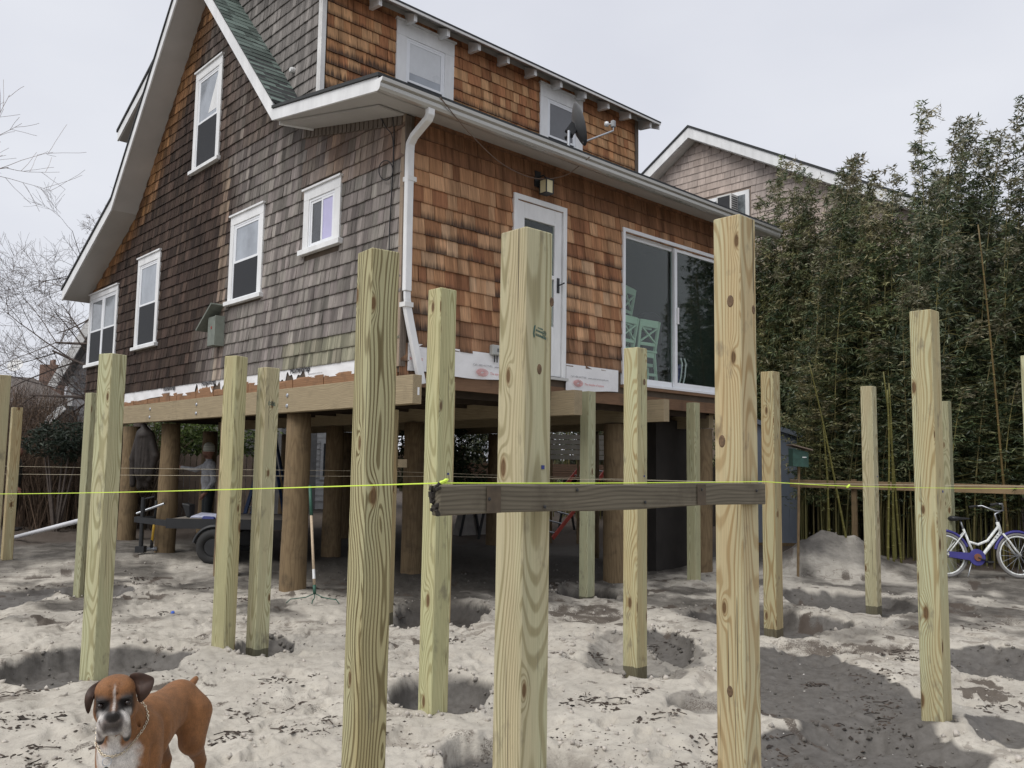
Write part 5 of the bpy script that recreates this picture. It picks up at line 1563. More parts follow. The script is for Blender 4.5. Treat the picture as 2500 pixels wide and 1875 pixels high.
def tree(loc, H, limbs, label, seed, col=(1,1,1,1), tr=.16, depth=4):
    t = thing('bare_tree', label, 'tree', loc, 0, 'leafless trees')
    rr = random.Random(seed); L = Vector(loc)
    mb = MB(); mb.tube([L+Vector((0,0,-.3)), L+Vector((.05,0,H*.3)), L+Vector((-.08,.05,H*.62)), L+Vector((0,.1,H))], [tr*1.25, tr, tr*.7, tr*.3], 9, col)
    mb.build('trunk', M_BARK, t, smooth=True)
    mb = MB()
    for f, d, ln, r in limbs:
        branches(mb, L+Vector((0,0,H*f)), d, ln, r, depth, rr, col)
    mb.build('crown', M_BARK, t, recalc=False)
    return t
lw = -Vector((rgt0.x, rgt0.y, 0))
fw2 = Vector((fwd.x, fwd.y, 0)).normalized()
p = at(330, 1250, 19.5)
tree((p.x, p.y, 0), 6.2, [(.52, lw*1.0+Vector((0,0,.22)), 2.5, .055), (.66, lw*.95+fw2*.3+Vector((0,0,.22)), 2.6, .055), (.80, lw*.8-fw2*.2+Vector((0,0,.35)), 2.1, .05), (.46, lw*1.0-fw2*.3+Vector((0,0,.05)), 2.4, .05), (.92, lw*.5+Vector((0,0,.9)), 1.3, .04), (.98, lw*.1+Vector((0,0,1)), 1.2, .035), (.40, lw*1.0+fw2*.2+Vector((0,0,-.02)), 2.2, .04)], 'bare leafless tree spreading its branches left of the house behind the eave', 5, (1.15, 1.15, 1.2, 1))
p = at(-330, 1250, 12)
tree((p.x, p.y, 0), 6.05, [(.99, -lw*1.0+Vector((0,0,.02)), 1.55, .018), (.97, -lw*1.0+fw2*.2+Vector((0,0,-.04)), 1.5, .016)], 'bare twigs reaching in from the left edge high above the roofs', 12, (2.6, 2.5, 2.5, 1), .12, 2)
for i, (px, dep, h, lab) in enumerate(((20, 36, 2.6, 'pale leafless tree at the left edge behind the far roof'), (150, 40, 3.4, 'thin leafless tree behind the far chimney'))):
    p = at(px, 1200, dep)
    tree((p.x, p.y, 0), h, [(.5, lw+Vector((0,0,.8)), 2.4, .04), (.6, -lw+Vector((0,0,.9)), 2.4, .04), (.8, fw2+Vector((0,0,1)), 2.0, .04), (.95, Vector((0,0,1)), 1.6, .03)], lab, 30+i, (1.8, 1.5, 1.4, 1), .12, 3)

for i, (px_, py_, hh) in enumerate(((-15.5, 5.0, 8.5), (1.0, -21.0, 9.0))):
    tree((px_, py_, 0), hh, [(.3, Vector((1,.3,.9)), 3.0, .07), (.4, Vector((-.8,.6,.9)), 3.0, .07), (.5, Vector((.2,-1,.9)), 3.0, .07), (.62, Vector((.3,1,1)), 2.6, .06), (.75, Vector((-.6,-.5,1)), 2.2, .05), (.9, Vector((.3,0,1)), 2.0, .05)], ('bare tree whose branches are mirrored in the gable windows', 'bare tree mirrored in the glass of the sliding door')[i], 60+i, (1,1,1,1), .2, 3)
def brush_proto(seed, n, H, W, col):
    rr = random.Random(seed); mb = MB()
    for k in range(n):
        a = rr.uniform(0, 6.28); b = Vector((math.cos(a), math.sin(a), 0))*rr.random()*W*.5
        h = H*rr.uniform(.45, 1.0); d = Vector((rr.uniform(-1,1), rr.uniform(-1,1), 0))*.35*h
        k2 = rr.uniform(.55, 1.6); c = (col[0]*k2, col[1]*k2, col[2]*k2, 1)
        pts = [b, b+d*.3+Vector((0,0,h*.4)), b+d*.65+Vector((rr.uniform(-.1,.1), rr.uniform(-.1,.1), h*.75)), b+d+Vector((0,0,h))]
        mb.tube(pts, [.012, .009, .006, .003], 3, c, False)
        for q in range(4):
            f = rr.uniform(.3, 1); s_ = pts[1].lerp(pts[3], f); e = s_+Vector((rr.uniform(-1,1), rr.uniform(-1,1), rr.uniform(-.2,1)))*.28
            mb.tube([s_, e], [.004, .002], 3, c, False)
    return mb.build('brush', M_BARK, recalc=False)
bp = [brush_proto(1, 170, 2.2, 2.0, (.80, .66, .54)), brush_proto(2, 170, 2.6, 2.2, (.95, .80, .64)), brush_proto(3, 150, 1.7, 1.8, (.62, .56, .44))]
rr = random.Random(15); first = set()
for k in range(22):
    px = -120+k*21+rr.uniform(-12, 12); dep = rr.choice((18.5, 19.8, 21.2)); g = at(px, 1290, dep)
    i = rr.randrange(3)
    o = bp[i] if i not in first else bp[i].copy()
    if i in first: COL.objects.link(o)
    first.add(i)
    o.name = 'brush'; o.location = (g.x, g.y, -.05); o.rotation_euler = (0, 0, rr.uniform(0, 6)); s = rr.uniform(.85, 1.3); o.scale = (s, s, s*rr.uniform(.9, 1.25))
    tag(o, 'leafless brown brush in the thicket behind the left-hand posts', 'shrub', 'leafless brush along the left')
for k in range(14):
    px = -150+k*34+rr.uniform(-12, 12); dep = rr.choice((26, 28.5)); g = at(px, 1290, dep); i = rr.randrange(3)
    o = bp[i].copy(); COL.objects.link(o); o.location = (g.x, g.y, -.05); o.rotation_euler = (0,0,rr.uniform(0,6)); o.scale = (1.7, 1.7, 1.55)
    tag(o, 'leafless brown brush in the thicket behind the left-hand posts', 'shrub', 'leafless brush along the left')
def leafy(loc, rad, n, cols, label, L=.10, seed=1, name='evergreen_shrub', needle=False):
    rr = random.Random(seed); t = thing(name, label, 'shrub', (loc[0], loc[1], 0)); mb = MB(); c = Vector(loc)
    for k in range(n):
        v = Vector((rr.gauss(0,1), rr.gauss(0,1), rr.gauss(0,1))).normalized()*rr.random()**.45
        f = .75+.5*nz(v.x*2+seed, v.y*2+v.z*1.7, seed)
        p = c+Vector((v.x*rad[0], v.y*rad[1], v.z*rad[2]))*f
        leaf_cluster(mb, p, rr, rr.choice(cols), L, 5, .2)
    mb.build('foliage', M_LEAF2, t, recalc=False)
    mb = MB()
    for k in range(5):
        a = k*1.25; mb.tube([(c.x, c.y, -.1), c+Vector((math.cos(a)*rad[0]*.5, math.sin(a)*rad[1]*.5, rad[2]*.3))], [.04, .012], 5, (1,1,1,1))
    mb.build('stems', M_BARK, t)
q = at(150, 1075, 17.5); leafy(q, (.8, .6, .42), 620, [(.012,.022,.014), (.018,.030,.018), (.03,.04,.025)], 'dark green pine shrub between the slim left posts', .12, 4)
q = at(480, 1075, 23); leafy(q, (2.6, 1.4, .9), 2600, [(.05,.085,.025), (.08,.12,.035), (.11,.15,.05)], 'bright green leafy shrub seen under the house above the trailer', .16, 6, 'leafy_shrub')
q = at(1080, 1120, 17); leafy(q, (1.2, .8, 1.0), 1400, [(.02,.035,.012), (.035,.05,.02)], 'dark leafy shrub seen under the house behind the lumber', .13, 8, 'leafy_shrub')

# wooded rise that closes the view behind the yard
def bank():
    mb = MB(); rr = random.Random(44)
    for k in range(420):
        a = rr.uniform(-58, 80); d = rr.uniform(48, 95); ang = YAW+R(a)
        p = Vector((CAM.x+math.cos(ang)*d, CAM.y+math.sin(ang)*d, -.3)); h = rr.uniform(2.2, 4.2)
        kk = rr.uniform(.6, 1.3); col = rr.choice(((.9,.75,.62), (.7,.66,.55), (.55,.62,.42)))
        c = (col[0]*kk, col[1]*kk, col[2]*kk, 1)
        for q in range(16):
            b = p+Vector((rr.uniform(-2,2), rr.uniform(-2,2), 0)); e = b+Vector((rr.uniform(-1,1), rr.uniform(-1,1), h*rr.uniform(.5,1)))
            mb.tube([b, b.lerp(e, .5)+Vector((rr.uniform(-.3,.3), rr.uniform(-.3,.3), 0)), e], [.16, .12, .03], 3, c, False)
    tag(mb.build('distant_brush', M_BARK, recalc=False), 'far-off brushwood closing the view behind the yard', 'brush', kind='stuff')
bank()
# paved lane with puddles beyond the left posts
mb = MB(); P = [G(-700, 1262), G(340, 1262), G(420, 1280), G(-800, 1285)]
mb._add([(p.x, p.y, .115) for p in P], [(0,1,2,3)])
tag(mb.build('lane', plain('wet_asphalt', (.075, .07, .068), .35, var=.4, vscale=1.2)), kind='structure')
# ------------------------------------------------------------------ things on and around the house
# satellite dish on the porch roof
ds = thing('satellite_dish', 'grey satellite dish with its arm on the roof edge below the right dormer window', 'dish', (3.5, .6, 5.8))
dc = onY(1415, 303, .55); scale_d = 1.0
ang = (Vector((rgt0.x, rgt0.y, 0))+.10*Vector((fwd.x, fwd.y, 0))+Vector((0,0,.30))).normalized()                 # the way the dish looks
M3 = ang.to_track_quat('Z', 'Y').to_matrix()
mb = MB(); prof = [(.0, -.085), (.085, -.078), (.17, -.055), (.235, -.02), (.268, .0), (.272, .008), (.266, .010), (.225, -.008), (.16, -.043), (.085, -.066)]
mb.lathe(prof, 28, dc, None, M3 @ Matrix.Diagonal((1.0, 1.15, 1)).to_3x3()); mb.build('reflector', plain('dish_grey', (.12, .125, .13), .5, var=.1), ds, smooth=True)
foot = onY(1388, 385, .55); mast_top = dc-ang*.16+Vector((0,0,-.10))
mb = MB(); mb.tube([(foot.x, .55, 5.70), (foot.x, .55, mast_top.z-.02), mast_top], .022, 8); mb.build('mast', M_STEEL, ds)
mb = MB(); mb.bar(mast_top, dc-ang*.07, .09, .13); mb.tube([mast_top+Vector((0,-.06,-.05)), mast_top+Vector((0,.06,-.05))], .03, 8); mb.build('bracket', M_BLACK, ds)
lnb = onY(1497, 303, .30); a0 = dc-Vector((0,0,.28))+ang*.05
mb = MB(); mb.tube([a0, lnb+Vector((0,0,-.10)), lnb+Vector((0,0,-.0))], .013, 8); mb.build('arm', M_STEEL, ds)
mb = MB(); mb.box(lnb-Vector((.03,.03,.05)), lnb+Vector((.03,.03,.05))); mb.build('receiver', plain('lnb_grey', (.35,.36,.37), .5), ds, bevel=.01)
mb = MB(); M4 = (dc-lnb).normalized().to_track_quat('Z','Y').to_matrix(); mb.lathe([(.012,0),(.012,.07),(.035,.08),(.038,.11),(.03,.125),(.01,.128)], 12, lnb, None, M4); mb.build('feed_horn', M_WHITE, ds, smooth=True)

# porch lamp
lp = thing('wall_lamp', 'small black square wall lantern with cream panes above the storm door', 'lamp', (2.1, -.12, 5.0))
c = onY(1334, 458, -.13)
mb = MB(); FRONT.box(mb, c.x-.10, c.x+.0, c.z+.02, c.z+.22, .012, .03); mb.tube([(c.x-.05, -.03, c.z+.14), (c.x-.02, -.10, c.z+.16), (c.x, -.13, c.z+.11)], .010, 8); mb.build('bracket', M_BLACK, lp)
mb = MB(); s = .058
mb.box((c.x-s-.01, c.y-s-.01, c.z+.085), (c.x+s+.01, c.y+s+.01, c.z+.10)); mb.box((c.x-s-.006, c.y-s-.006, c.z-.085), (c.x+s+.006, c.y+s+.006, c.z-.075))
for sx in (-1, 1):
    for sy_ in (-1, 1): mb.box((c.x+sx*s-.006, c.y+sy_*s-.006, c.z-.075), (c.x+sx*s+.006, c.y+sy_*s+.006, c.z+.085))
mb.build('cage', M_BLACK, lp)
mp = plain('cream_glass', (.72, .66, .42), .35, var=.05)
for (n_, u_) in (((0,-1,0),(1,0,0)), ((-1,0,0),(0,1,0)), ((1,0,0),(0,1,0))):
    n_ = Vector(n_); u_ = Vector(u_); o_ = Vector(c)+n_*(s-.004); mb = MB()
    mb.hexa([o_-u_*(s-.006)-Vector((0,0,.074)), o_+u_*(s-.006)-Vector((0,0,.074)), o_+u_*(s-.006)-Vector((0,0,.074))+n_*.003, o_-u_*(s-.006)-Vector((0,0,.074))+n_*.003, o_-u_*(s-.006)+Vector((0,0,.084)), o_+u_*(s-.006)+Vector((0,0,.084)), o_+u_*(s-.006)+Vector((0,0,.084))+n_*.003, o_-u_*(s-.006)+Vector((0,0,.084))+n_*.003])
    mb.build('pane', mp, lp)

# cables
def cable(pts, r, m, label, sub=6):
    P = [Vector(p) for p in pts]; out = []
    for i in range(len(P)-1):
        p0 = P[max(i-1,0)]; p1 = P[i]; p2 = P[i+1]; p3 = P[min(i+2, len(P)-1)]
        for k in range(sub):
            t = k/sub; out.append(.5*((2*p1)+(p2-p0)*t+(2*p0-5*p1+4*p2-p3)*t*t+(3*p1-p0-3*p2+p3)*t**3))
    out.append(P[-1]); mb = MB(); mb.tube(out, r, 6)
    return tag(mb.build('cable', m, smooth=True), label, 'cable')
cy = lambda px, py, y=-.03: onY(px, py, y)
cx_ = lambda px, py, x=-.035: onX(px, py, x)
swag = [onY(1075, 238, -.60), onY(1140, 318, -.5), onY(1215, 392, -.30), onY(1280, 428, -.20), onY(1330, 437, -.18), onY(1380, 428, -.28), onY(1410, 408, -.45), onY(1440, 383, -.60)]
cable(swag, .006, M_CABLE_BR, 'brown cable hanging in a long swag under the gutter above the storm door')
cable([onX(932, 190, -.5), onX(955, 215, -.30), onX(958, 262, -.06), cx_(962, 320), cx_(960, 400), cx_(956, 470), cx_(951, 560), cx_(950, 608, -.06), cx_(947, 617, -.10)], .007, M_CABLE, 'black cable running down the corner board to the plug on the post')
cable([onX(916, 200, -.65), onX(915, 235, -.4), onX(922, 272, -.1), cx_(942, 310), cx_(958, 335), cx_(961, 400)], .005, M_CABLE, 'thin black cable from the gutter end to the corner board')
loop = [cx_(942+17*math.cos(a), 416+24*math.sin(a), -.05) for a in np.linspace(-.6, 5.9, 14)]
cable(loop, .006, M_CABLE, 'coil of black cable hanging on the gable wall by the corner', 3)

# box with a propped roof on the gable wall
bh = thing('bird_house', 'weathered grey-green nest box with a tilted roof board on the gable wall', 'bird house', (-.1, 4.5, 3.2))
mgb = plain('old_green_paint', (.17, .19, .165), .7, var=.25, vscale=14)
mb = MB(); mb.box((-.155, 4.36, 3.24), (-.016, 4.60, 3.66)); mb.build('box', mgb, bh, bevel=.004)
mb = MB(); mb.box((-.158, 4.352, 3.235), (-.012, 4.359, 3.67)); mb.build('side_board', plain('pale_green', (.27, .30, .26), .7, var=.2), bh)
mb = MB(); mb.hexa([(-.03, 4.45, 3.86), (-.03, 4.52, 3.86), (-.22, 4.98, 3.48), (-.22, 4.93, 3.46), (-.02, 4.45, 3.885), (-.02, 4.52, 3.885), (-.21, 4.98, 3.505), (-.21, 4.93, 3.485)]); 
mb2 = MB(); mb2.bar((-.10, 4.40, 3.84), (-.10, 4.90, 3.50), .22, .025, (0,.56,.83)); mb2.build('roof_board', mgb, bh)
mb = MB(); mb.lathe([(.022,0),(.022,.004)], 12, (-.1565, 4.47, 3.50), None, Matrix.Rotation(R(-90),3,'Y')); mb.build('entrance', plain('red_rim', (.25,.05,.04), .6), bh)

# ------------------------------------------------------------------ room behind the sliding door: mint stools, table, chairs
def stool(x, y, rz, z0=2.66, h=1.10, label=''):
    t = thing('bar_stool', label, 'stool', (x, y, z0), rz, 'mint green stools behind the sliding door')
    def leg(a, b, c, d, w=.042):
        mb = MB(); mb.bar(a, b, w, w); mb.build(c, M_MINT, t, local=True, bevel=.004)
    w = .20; sh = .63
    for sx in (-1, 1):
        leg((sx*w, -.19, 0), (sx*w*.9, -.15, sh), 'leg', 0)
        mb = MB(); mb.bar((sx*w, .21, 0), (sx*w*.9, .17, sh), .045, .04); mb.bar((sx*w*.9, .17, sh), (sx*w, .25, h), .045, .04); mb.build('leg', M_MINT, t, local=True, bevel=.004)
    mb = MB(); mb.box((-.22, -.2, sh), (.22, .2, sh+.035)); mb.build('seat', M_MINT, t, local=True, bevel=.008)
    mb = MB(); mb.box((-.20, .215, h-.10), (.20, .255, h+.01)); mb.build('top_rail', M_MINT, t, local=True, bevel=.006)
    mb = MB(); mb.box((-.18, .18, sh+.10), (.18, .205, sh+.15)); mb.build('lower_rail', M_MINT, t, local=True, bevel=.004)
    for s in (-1, 1):
        mb = MB(); mb.bar((-.17*s, .197+.002*s, sh+.15), (.17*s, .235+.002*s, h-.1), .022, .03, (0,1,0)); mb.build('cross_slat', M_MINT, t, local=True)
    for yy, zz in ((-.18, .2), (.2, .28)):
        mb = MB(); mb.box((-.19, yy-.012, zz), (.19, yy+.012, zz+.04)); mb.build('stretcher', M_MINT, t, local=True)
    mb = MB(); mb.box((-.19, .16, sh-.07), (.19, .185, sh)); mb.build('apron', M_MINT, t, local=True)
    return t
stool(4.26, .62, R(180)+.08, label='left mint green stool with a crossed back behind the sliding door')
stool(4.79, .64, R(180)-.08, label='right mint green stool with a crossed back behind the sliding door')
q3 = onY(1520, 720, 1.25)
stool(q3.x-.42, 1.05, R(180)+.3, z0=q3.z-1.12, h=1.12, label='mint green stool raised on the low table behind the other two stools')
zt_ = q3.z-1.12
mb = MB(); mb.box((4.3, .9, 2.66), (5.4, 1.45, zt_-.05)); mb.box((4.25, .86, zt_-.05), (5.45, 1.5, zt_)); tag(mb.build('side_table', M_MINT), 'pale green low table behind the stools', 'table')
ct = thing('counter_table', 'pale green high table top behind the two stools', 'table', (4.0, 1.3, 2.66))
mb = MB(); mb.box((4.75, 1.0, 3.78), (5.6, 1.5, 3.81)); mb.build('table_top', M_MINT, ct)
for xx in (4.8, 5.52):
    mb = MB(); mb.box((xx, 1.44, zt_ if xx < 5.4 else 2.66), (xx+.05, 1.49, 3.78)); mb.build('leg', M_MINT, ct)
mb = MB(); mb.lathe([(.07,0),(.075,.02),(.075,.2),(.06,.22)], 14, (5.1, 1.35, 3.81)); tag(mb.build('canister', M_BLACK, smooth=True), 'black canister on the high table behind the stools', 'canister')
# dark padded chair and folded beach chair behind the right pane
bc = thing('office_chair', 'dark high-backed chair dimly seen behind the right-hand glass', 'chair', (5.75, 1.1, 2.66))
mb = MB(); prof = []
for k in range(20):
    a = math.pi*k/19; prof.append((math.cos(a)*.27, math.sin(a)*.16))
V = [(5.75+a*(1.0), 1.1, 3.95+b) for a, b in prof]+[(5.52, 1.1, 3.0), (5.98, 1.1, 3.0)][::-1][::-1]
mb.prism(V[:20]+[(5.53,1.1,3.15),(5.97,1.1,3.15)], (0, .1, 0)); mb.build('backrest', M_BLACK, bc, bevel=.01)
mb = MB(); mb.box((5.5, .62, 3.08), (6.0, 1.12, 3.18)); mb.build('seat', M_BLACK, bc, bevel=.02)
mb = MB(); mb.tube([(5.75,.9,2.66),(5.75,.9,3.1)], .03, 8)
for k in range(5):
    a = k*1.2566; mb.tube([(5.75,.9,2.72),(5.75+.26*math.cos(a),.9+.26*math.sin(a),2.68)], .018, 6)
mb.build('pedestal', M_BLACK, bc)
fc = thing('folding_chair', 'folded beach chair with white tubes behind the right-hand glass', 'chair', (5.7, .5, 2.66))
for k, dx in enumerate((0, .10)):
    mb = MB(); mb.tube([(5.45+dx, .42, 2.68), (5.62+dx, .45, 3.0), (5.72+dx, .5, 3.22), (5.68+dx, .5, 3.30)], .012, 8); mb.build('tube_frame', M_WHITE, fc, smooth=True)
mb = MB(); mb.prism([(5.5,.47,2.72),(5.6,.47,2.72),(5.76,.52,3.2),(5.68,.52,3.2)], (0,.03,0)); mb.build('canvas', M_BLUE, fc)

# ------------------------------------------------------------------ under and around the raised floor
# flat trailer
def trailer():
    c = at(524, 1262, 13.6); ax = Vector((rgt0.x, rgt0.y, 0)); ay = Vector((fwd.x, fwd.y, 0)).normalized()
    t = thing('flatbed_trailer', 'small black flatbed trailer parked under the house behind the piles', 'trailer', (c.x, c.y, 0))
    O = Vector((c.x, c.y, 0))
    def P(a, b, z): return O+ax*a+ay*b+Vector((0,0,z))
    zb = .66
    def bx(mb, a0, a1, b0, b1, z0, z1): mb.hexa([P(a0,b0,z0),P(a1,b0,z0),P(a1,b1,z0),P(a0,b1,z0),P(a0,b0,z1),P(a1,b0,z1),P(a1,b1,z1),P(a0,b1,z1)])
    mb = MB(); bx(mb, -.55, 1.2, -.5, 1.0, zb-.02, zb+.02); mb.build('deck', plain('worn_plywood', (.20,.18,.155), .8, var=.25), t)
    for b in (-.52, 1.0):
        mb = MB(); bx(mb, -.57, 1.22, b, b+.04, zb-.12, zb+.03); mb.build('side_rail', M_BLACK, t)
    mb = MB(); bx(mb, -.57, 1.22, .2, .26, zb-.1, zb-.021); mb.build('cross_member', M_BLACK, t)
    mb = MB(); mb.bar(P(-.5,-.4,zb-.06), P(-1.35,.2,zb-.04), .06, .09); mb.bar(P(-.5,.9,zb-.06), P(-1.35,.24,zb-.04), .06, .09); mb.build('drawbar', M_BLACK, t)
    mb = MB(); mb.tube([P(-1.2,.1,.18), P(-1.2,.1,.98)], .035, 10); mb.tube([P(-1.2,.1,.95), P(-.98,.0,1.0)], .012, 6); bx(mb, -1.27,-1.13,.04,.16,.10,.2); mb.build('jack', M_BLACK, t)
    mb = MB(); mb.tube([P(-1.35,.22,zb+.05), P(-.9,.2,zb+.22)], .02, 8); mb.build('hitch_bar', M_STEEL, t)
    for b in (-.56, 1.06):
        M3 = Matrix((ax, Vector((0,0,1)), ay)).transposed()
        mb = MB(); mb.torus(P(.2,b,.27), .20, .075, M3, 26, 8); w = mb.build('wheel', M_RUBBER, t, smooth=True)
        mb = MB(); mb.lathe([(.13,-.05),(.15,0),(.13,.05)], 16, P(.2,b,.27), None, M3); mb.build('rim', M_BLACK, w)
        mb = MB(); mb.torus(P(.2,b,.27), .31, .03, M3, 16, 4, None, .2, 2.94); mb.build('mudguard', M_BLACK, t)
    cl = tag(MB().hexa([P(-.35,-.2,zb+.021),P(.2,-.25,zb+.021),P(.25,.1,zb+.021),P(-.3,.15,zb+.021),P(-.30,-.15,zb+.06),P(.12,-.2,zb+.09),P(.2,.05,zb+.07),P(-.26,.1,zb+.10)]).build('folded_cloth', plain('blue_grey_cloth', (.40,.42,.52), .8, var=.3, vscale=14, bump=.02, bscale=12), bevel=.02), 'crumpled pale blue cloth lying on the trailer deck', 'cloth')
    tag(MB().hexa([P(-.42,-.1,zb+.021),P(-.36,-.1,zb+.021),P(-.36,.1,zb+.021),P(-.42,.1,zb+.021),P(-.50,-.12,zb+.25),P(-.36,-.12,zb+.22),P(-.36,.12,zb+.22),P(-.50,.12,zb+.25)]).build('tool_bag', M_BLACK, bevel=.015), 'black tool bag at the front of the trailer deck', 'bag')
    tag(MB().hexa([P(-.05,-.46,zb+.021),P(.16,-.46,zb+.021),P(.16,-.38,zb+.021),P(-.05,-.38,zb+.021),P(-.03,-.45,zb+.07),P(.14,-.45,zb+.06),P(.14,-.39,zb+.06),P(-.03,-.39,zb+.07)]).build('clamp', M_BLUE, bevel=.01), 'small blue tool on the near edge of the trailer deck', 'tool')
trailer()
# sledgehammer
b = onX(368, 1362, .05); g0 = Vector((b.x, b.y, gh(b.x, b.y)))
sh_ = thing('sledgehammer', 'yellow-handled sledgehammer standing on its head beside the piles', 'hammer', g0)
ztop = onX(374, 1222, .05).z
mb = MB(); mb.tube([g0+Vector((0,0,.05)), g0+Vector((.02,-.02,(ztop-g0.z)*.60))], .020, 10); mb.build('handle', plain('yellow_fibreglass', (.70,.43,.05), .45, var=.08), sh_, smooth=True)
mb = MB(); mb.tube([g0+Vector((.02,-.02,(ztop-g0.z)*.601)), g0+Vector((.03,-.03,ztop-g0.z))], .021, 10); mb.tube([g0+Vector((0,0,.06)), g0+Vector((.003,-.003,.20))], .024, 10); mb.build('grip', M_RUBBER, sh_, smooth=True)
ax = Vector((rgt0.x, rgt0.y, 0)); mb = MB(); mb.lathe([(.03,-.085),(.035,-.08),(.035,-.03),(.028,-.02),(.028,.02),(.035,.03),(.035,.08),(.03,.085)], 10, g0+Vector((0,0,.055)), None, (fw2*.6+ax*.8).normalized().to_track_quat('Z','Y').to_matrix()); mb.build('head', M_STEEL, sh_)
# long-handled cultivator leaning on a pile
f0 = onX(770, 1450, -.12); t0 = onX(757, 1186, -.03); f0.z = gh(f0.x, f0.y)+.02
cu = thing('garden_cultivator', 'long-handled cultivator with green grip and bent tines leaning on the front pile', 'garden tool', f0)
d = (t0-f0)
def seg(a, b, r, m, n): mb = MB(); mb.tube([f0+d*a, f0+d*b], r, 10); mb.build(n, m, cu, smooth=True)
mg = plain('tool_green', (.035, .105, .075), .5, var=.1)
seg(.74, 1.0, .019, mg, 'grip'); seg(.15, .739, .0155, mat_lumber('ash_handle', (.55,.44,.32), (.45,.35,.24), 2, 120, dirt=.1), 'shaft'); seg(.08, .149, .018, mg, 'ferrule')
mb = MB(); mb.tube([f0+d*.20, f0+d*.28], .0165, 10); mb.build('sticker', M_WHITE, cu)
for s in (-1, 0, 1):
    q = f0+d*.08; mb = MB(); a = ax*s
    mb.tube([q, q+a*.10+Vector((0,0,-.045)), q+a*.26-fw2*.05+Vector((0,0,-.06)), q+a*.30-fw2*.08+Vector((0,0,-.10))] if s else [q, q+Vector((0,0,-.05)), q-fw2*.1+Vector((0,0,-.07)), q-fw2*.12+Vector((0,0,-.10))], .006, 6); mb.build('tine', mg, cu, smooth=True)
# lumber stack on trestles, concrete slab, red ladder, stepladder
ls = thing('lumber_stack', 'stack of reddish planks on trestles seen under the house left of the red ladder', 'lumber', (7.5, 6.3, 0))
mlum = mat_lumber('fresh_plank', (.34, .215, .145), (.25, .15, .10), 0, 40, dirt=.15)
rr = random.Random(6)
for k in range(6):
    for j in range(3):
        z = 1.30+k*.055; y = 6.1+j*.19
        mb = MB(); x0 = 6.15+rr.uniform(-.04,.04); mb.box((x0, y, z), (x0+4.2+rr.uniform(-.1,.1), y+.185, z+.048)); mb.build('plank', mlum, ls, recalc=False)
for xx in (6.6, 9.6):
    tr = thing('trestle', 'left trestle carrying the plank stack' if xx < 7 else 'right trestle carrying the plank stack', 'trestle', (xx, 6.4, 0), 0, 'trestles under the planks')
    mb = MB(); mb.box((xx, 6.0, 1.2), (xx+.08, 6.75, 1.298)); mb.build('top_bar', M_BLACK, tr)
    for yy in (6.05, 6.65):
        for s in (-1, 1):
            mb = MB(); mb.bar((xx+.04, yy, 1.2), (xx+.04+s*.3, yy, -.05), .03, .05); mb.build('leg', M_BLACK, tr)
mb = MB(); mb.hexa([(6.35,6.7,-.1),(7.45,6.7,-.1),(7.45,6.95,-.1),(6.35,6.95,-.1),(6.62,6.7,1.12),(7.45,6.7,1.16),(7.45,6.9,1.16),(6.62,6.9,1.12)])
tag(mb.build('concrete_slab', plain('rough_concrete', (.33,.31,.29), .9, var=.25, vscale=5, bump=.01, bscale=20), bevel=.03), 'broken pale concrete slab leaning below the plank stack', 'slab')
lad = thing('ladder', 'red fibreglass ladder lying aslant beside the plank stack under the house', 'ladder', (7.6, 4.5, 0))
mred = plain('red_fibreglass', (.42,.075,.055), .5, var=.15)
l0, l1 = Vector((6.96,4.5,.16)), Vector((8.62,4.5,1.56)); off = Vector((-.15,.55,0.1))
for o_ in (Vector((0,0,0)), off):
    mb = MB(); mb.bar(l0+o_, l1+o_, .03, .085); mb.build('rail', mred, lad, bevel=.004)
for k in range(8):
    f = (k+.5)/8; p = l0.lerp(l1, f); mb = MB(); mb.tube([p, p+off], .016, 8); mb.build('rung', M_STEEL, lad)
stl = thing('stepladder', 'dark blue stepladder seen between the two close posts under the house', 'ladder', at(630, 1300, 16))
b0 = at(585, 1300, 16.2); b1 = at(660, 1045, 16.2); mbl = plain('ladder_blue', (.035,.07,.17), .5, var=.1); sp = fw2*.4
for o_ in (Vector((0,0,0)), sp):
    mb = MB(); mb.bar(b0+o_*1.2, b1+o_*.6, .035, .07); mb.build('front_rail', mbl, stl)
c0 = at(700, 1300, 16.4)
for o_ in (Vector((0,0,0)), sp):
    mb = MB(); mb.bar(c0+o_*1.2, b1+o_*.6, .03, .05); mb.build('rear_rail', mbl, stl)
for k in range(7):
    f = (k+.7)/7.2; mb = MB(); mb.bar(b0.lerp(b1, f), b0.lerp(b1, f)+sp*(1.2-.6*f), .08, .025); mb.build('step', M_STEEL, stl)
# shed corner, green bird house on a stick
sdh = thing('garden_shed', 'narrow blue-grey plank shed at the edge of the bamboo behind the brownish post', 'shed', (11.1, 1.9, 0))
msd = plain('shed_blue', (.185, .215, .265), .7, var=.12, vscale=3)
fs_ = Fr((11.40-.39*.733, 1.64+.39*.68, 0), Vector((rgt0.x, rgt0.y, 0)), Vector((-fwd.x, -fwd.y, 0)).normalized())
dep = (Vector((9.62,1.5,1.6))-CAM).dot(fwd)
rE = onX(1954, 1200, 9.62)
for k in range(7):
    a = -.95+k*.19
    mb = MB(); zt = 2.56-.0*a; mb.hexa([fs_.p(a+.002,.06,-.02), fs_.p(a+.188,.06,-.02), fs_.p(a+.188,.06,.0), fs_.p(a+.002,.06,.0), fs_.p(a+.002,2.38-(a+.002)*.30,-.02), fs_.p(a+.188,2.38-(a+.188)*.30,-.02), fs_.p(a+.188,2.38-(a+.188)*.30,.0), fs_.p(a+.002,2.38-(a+.002)*.30,.0)]); mb.build('plank', msd, sdh)
mb = MB(); fs_.box(mb, -.94, .37, .05, 2.2, -1.0, -.021); mb.build('body', msd, sdh)
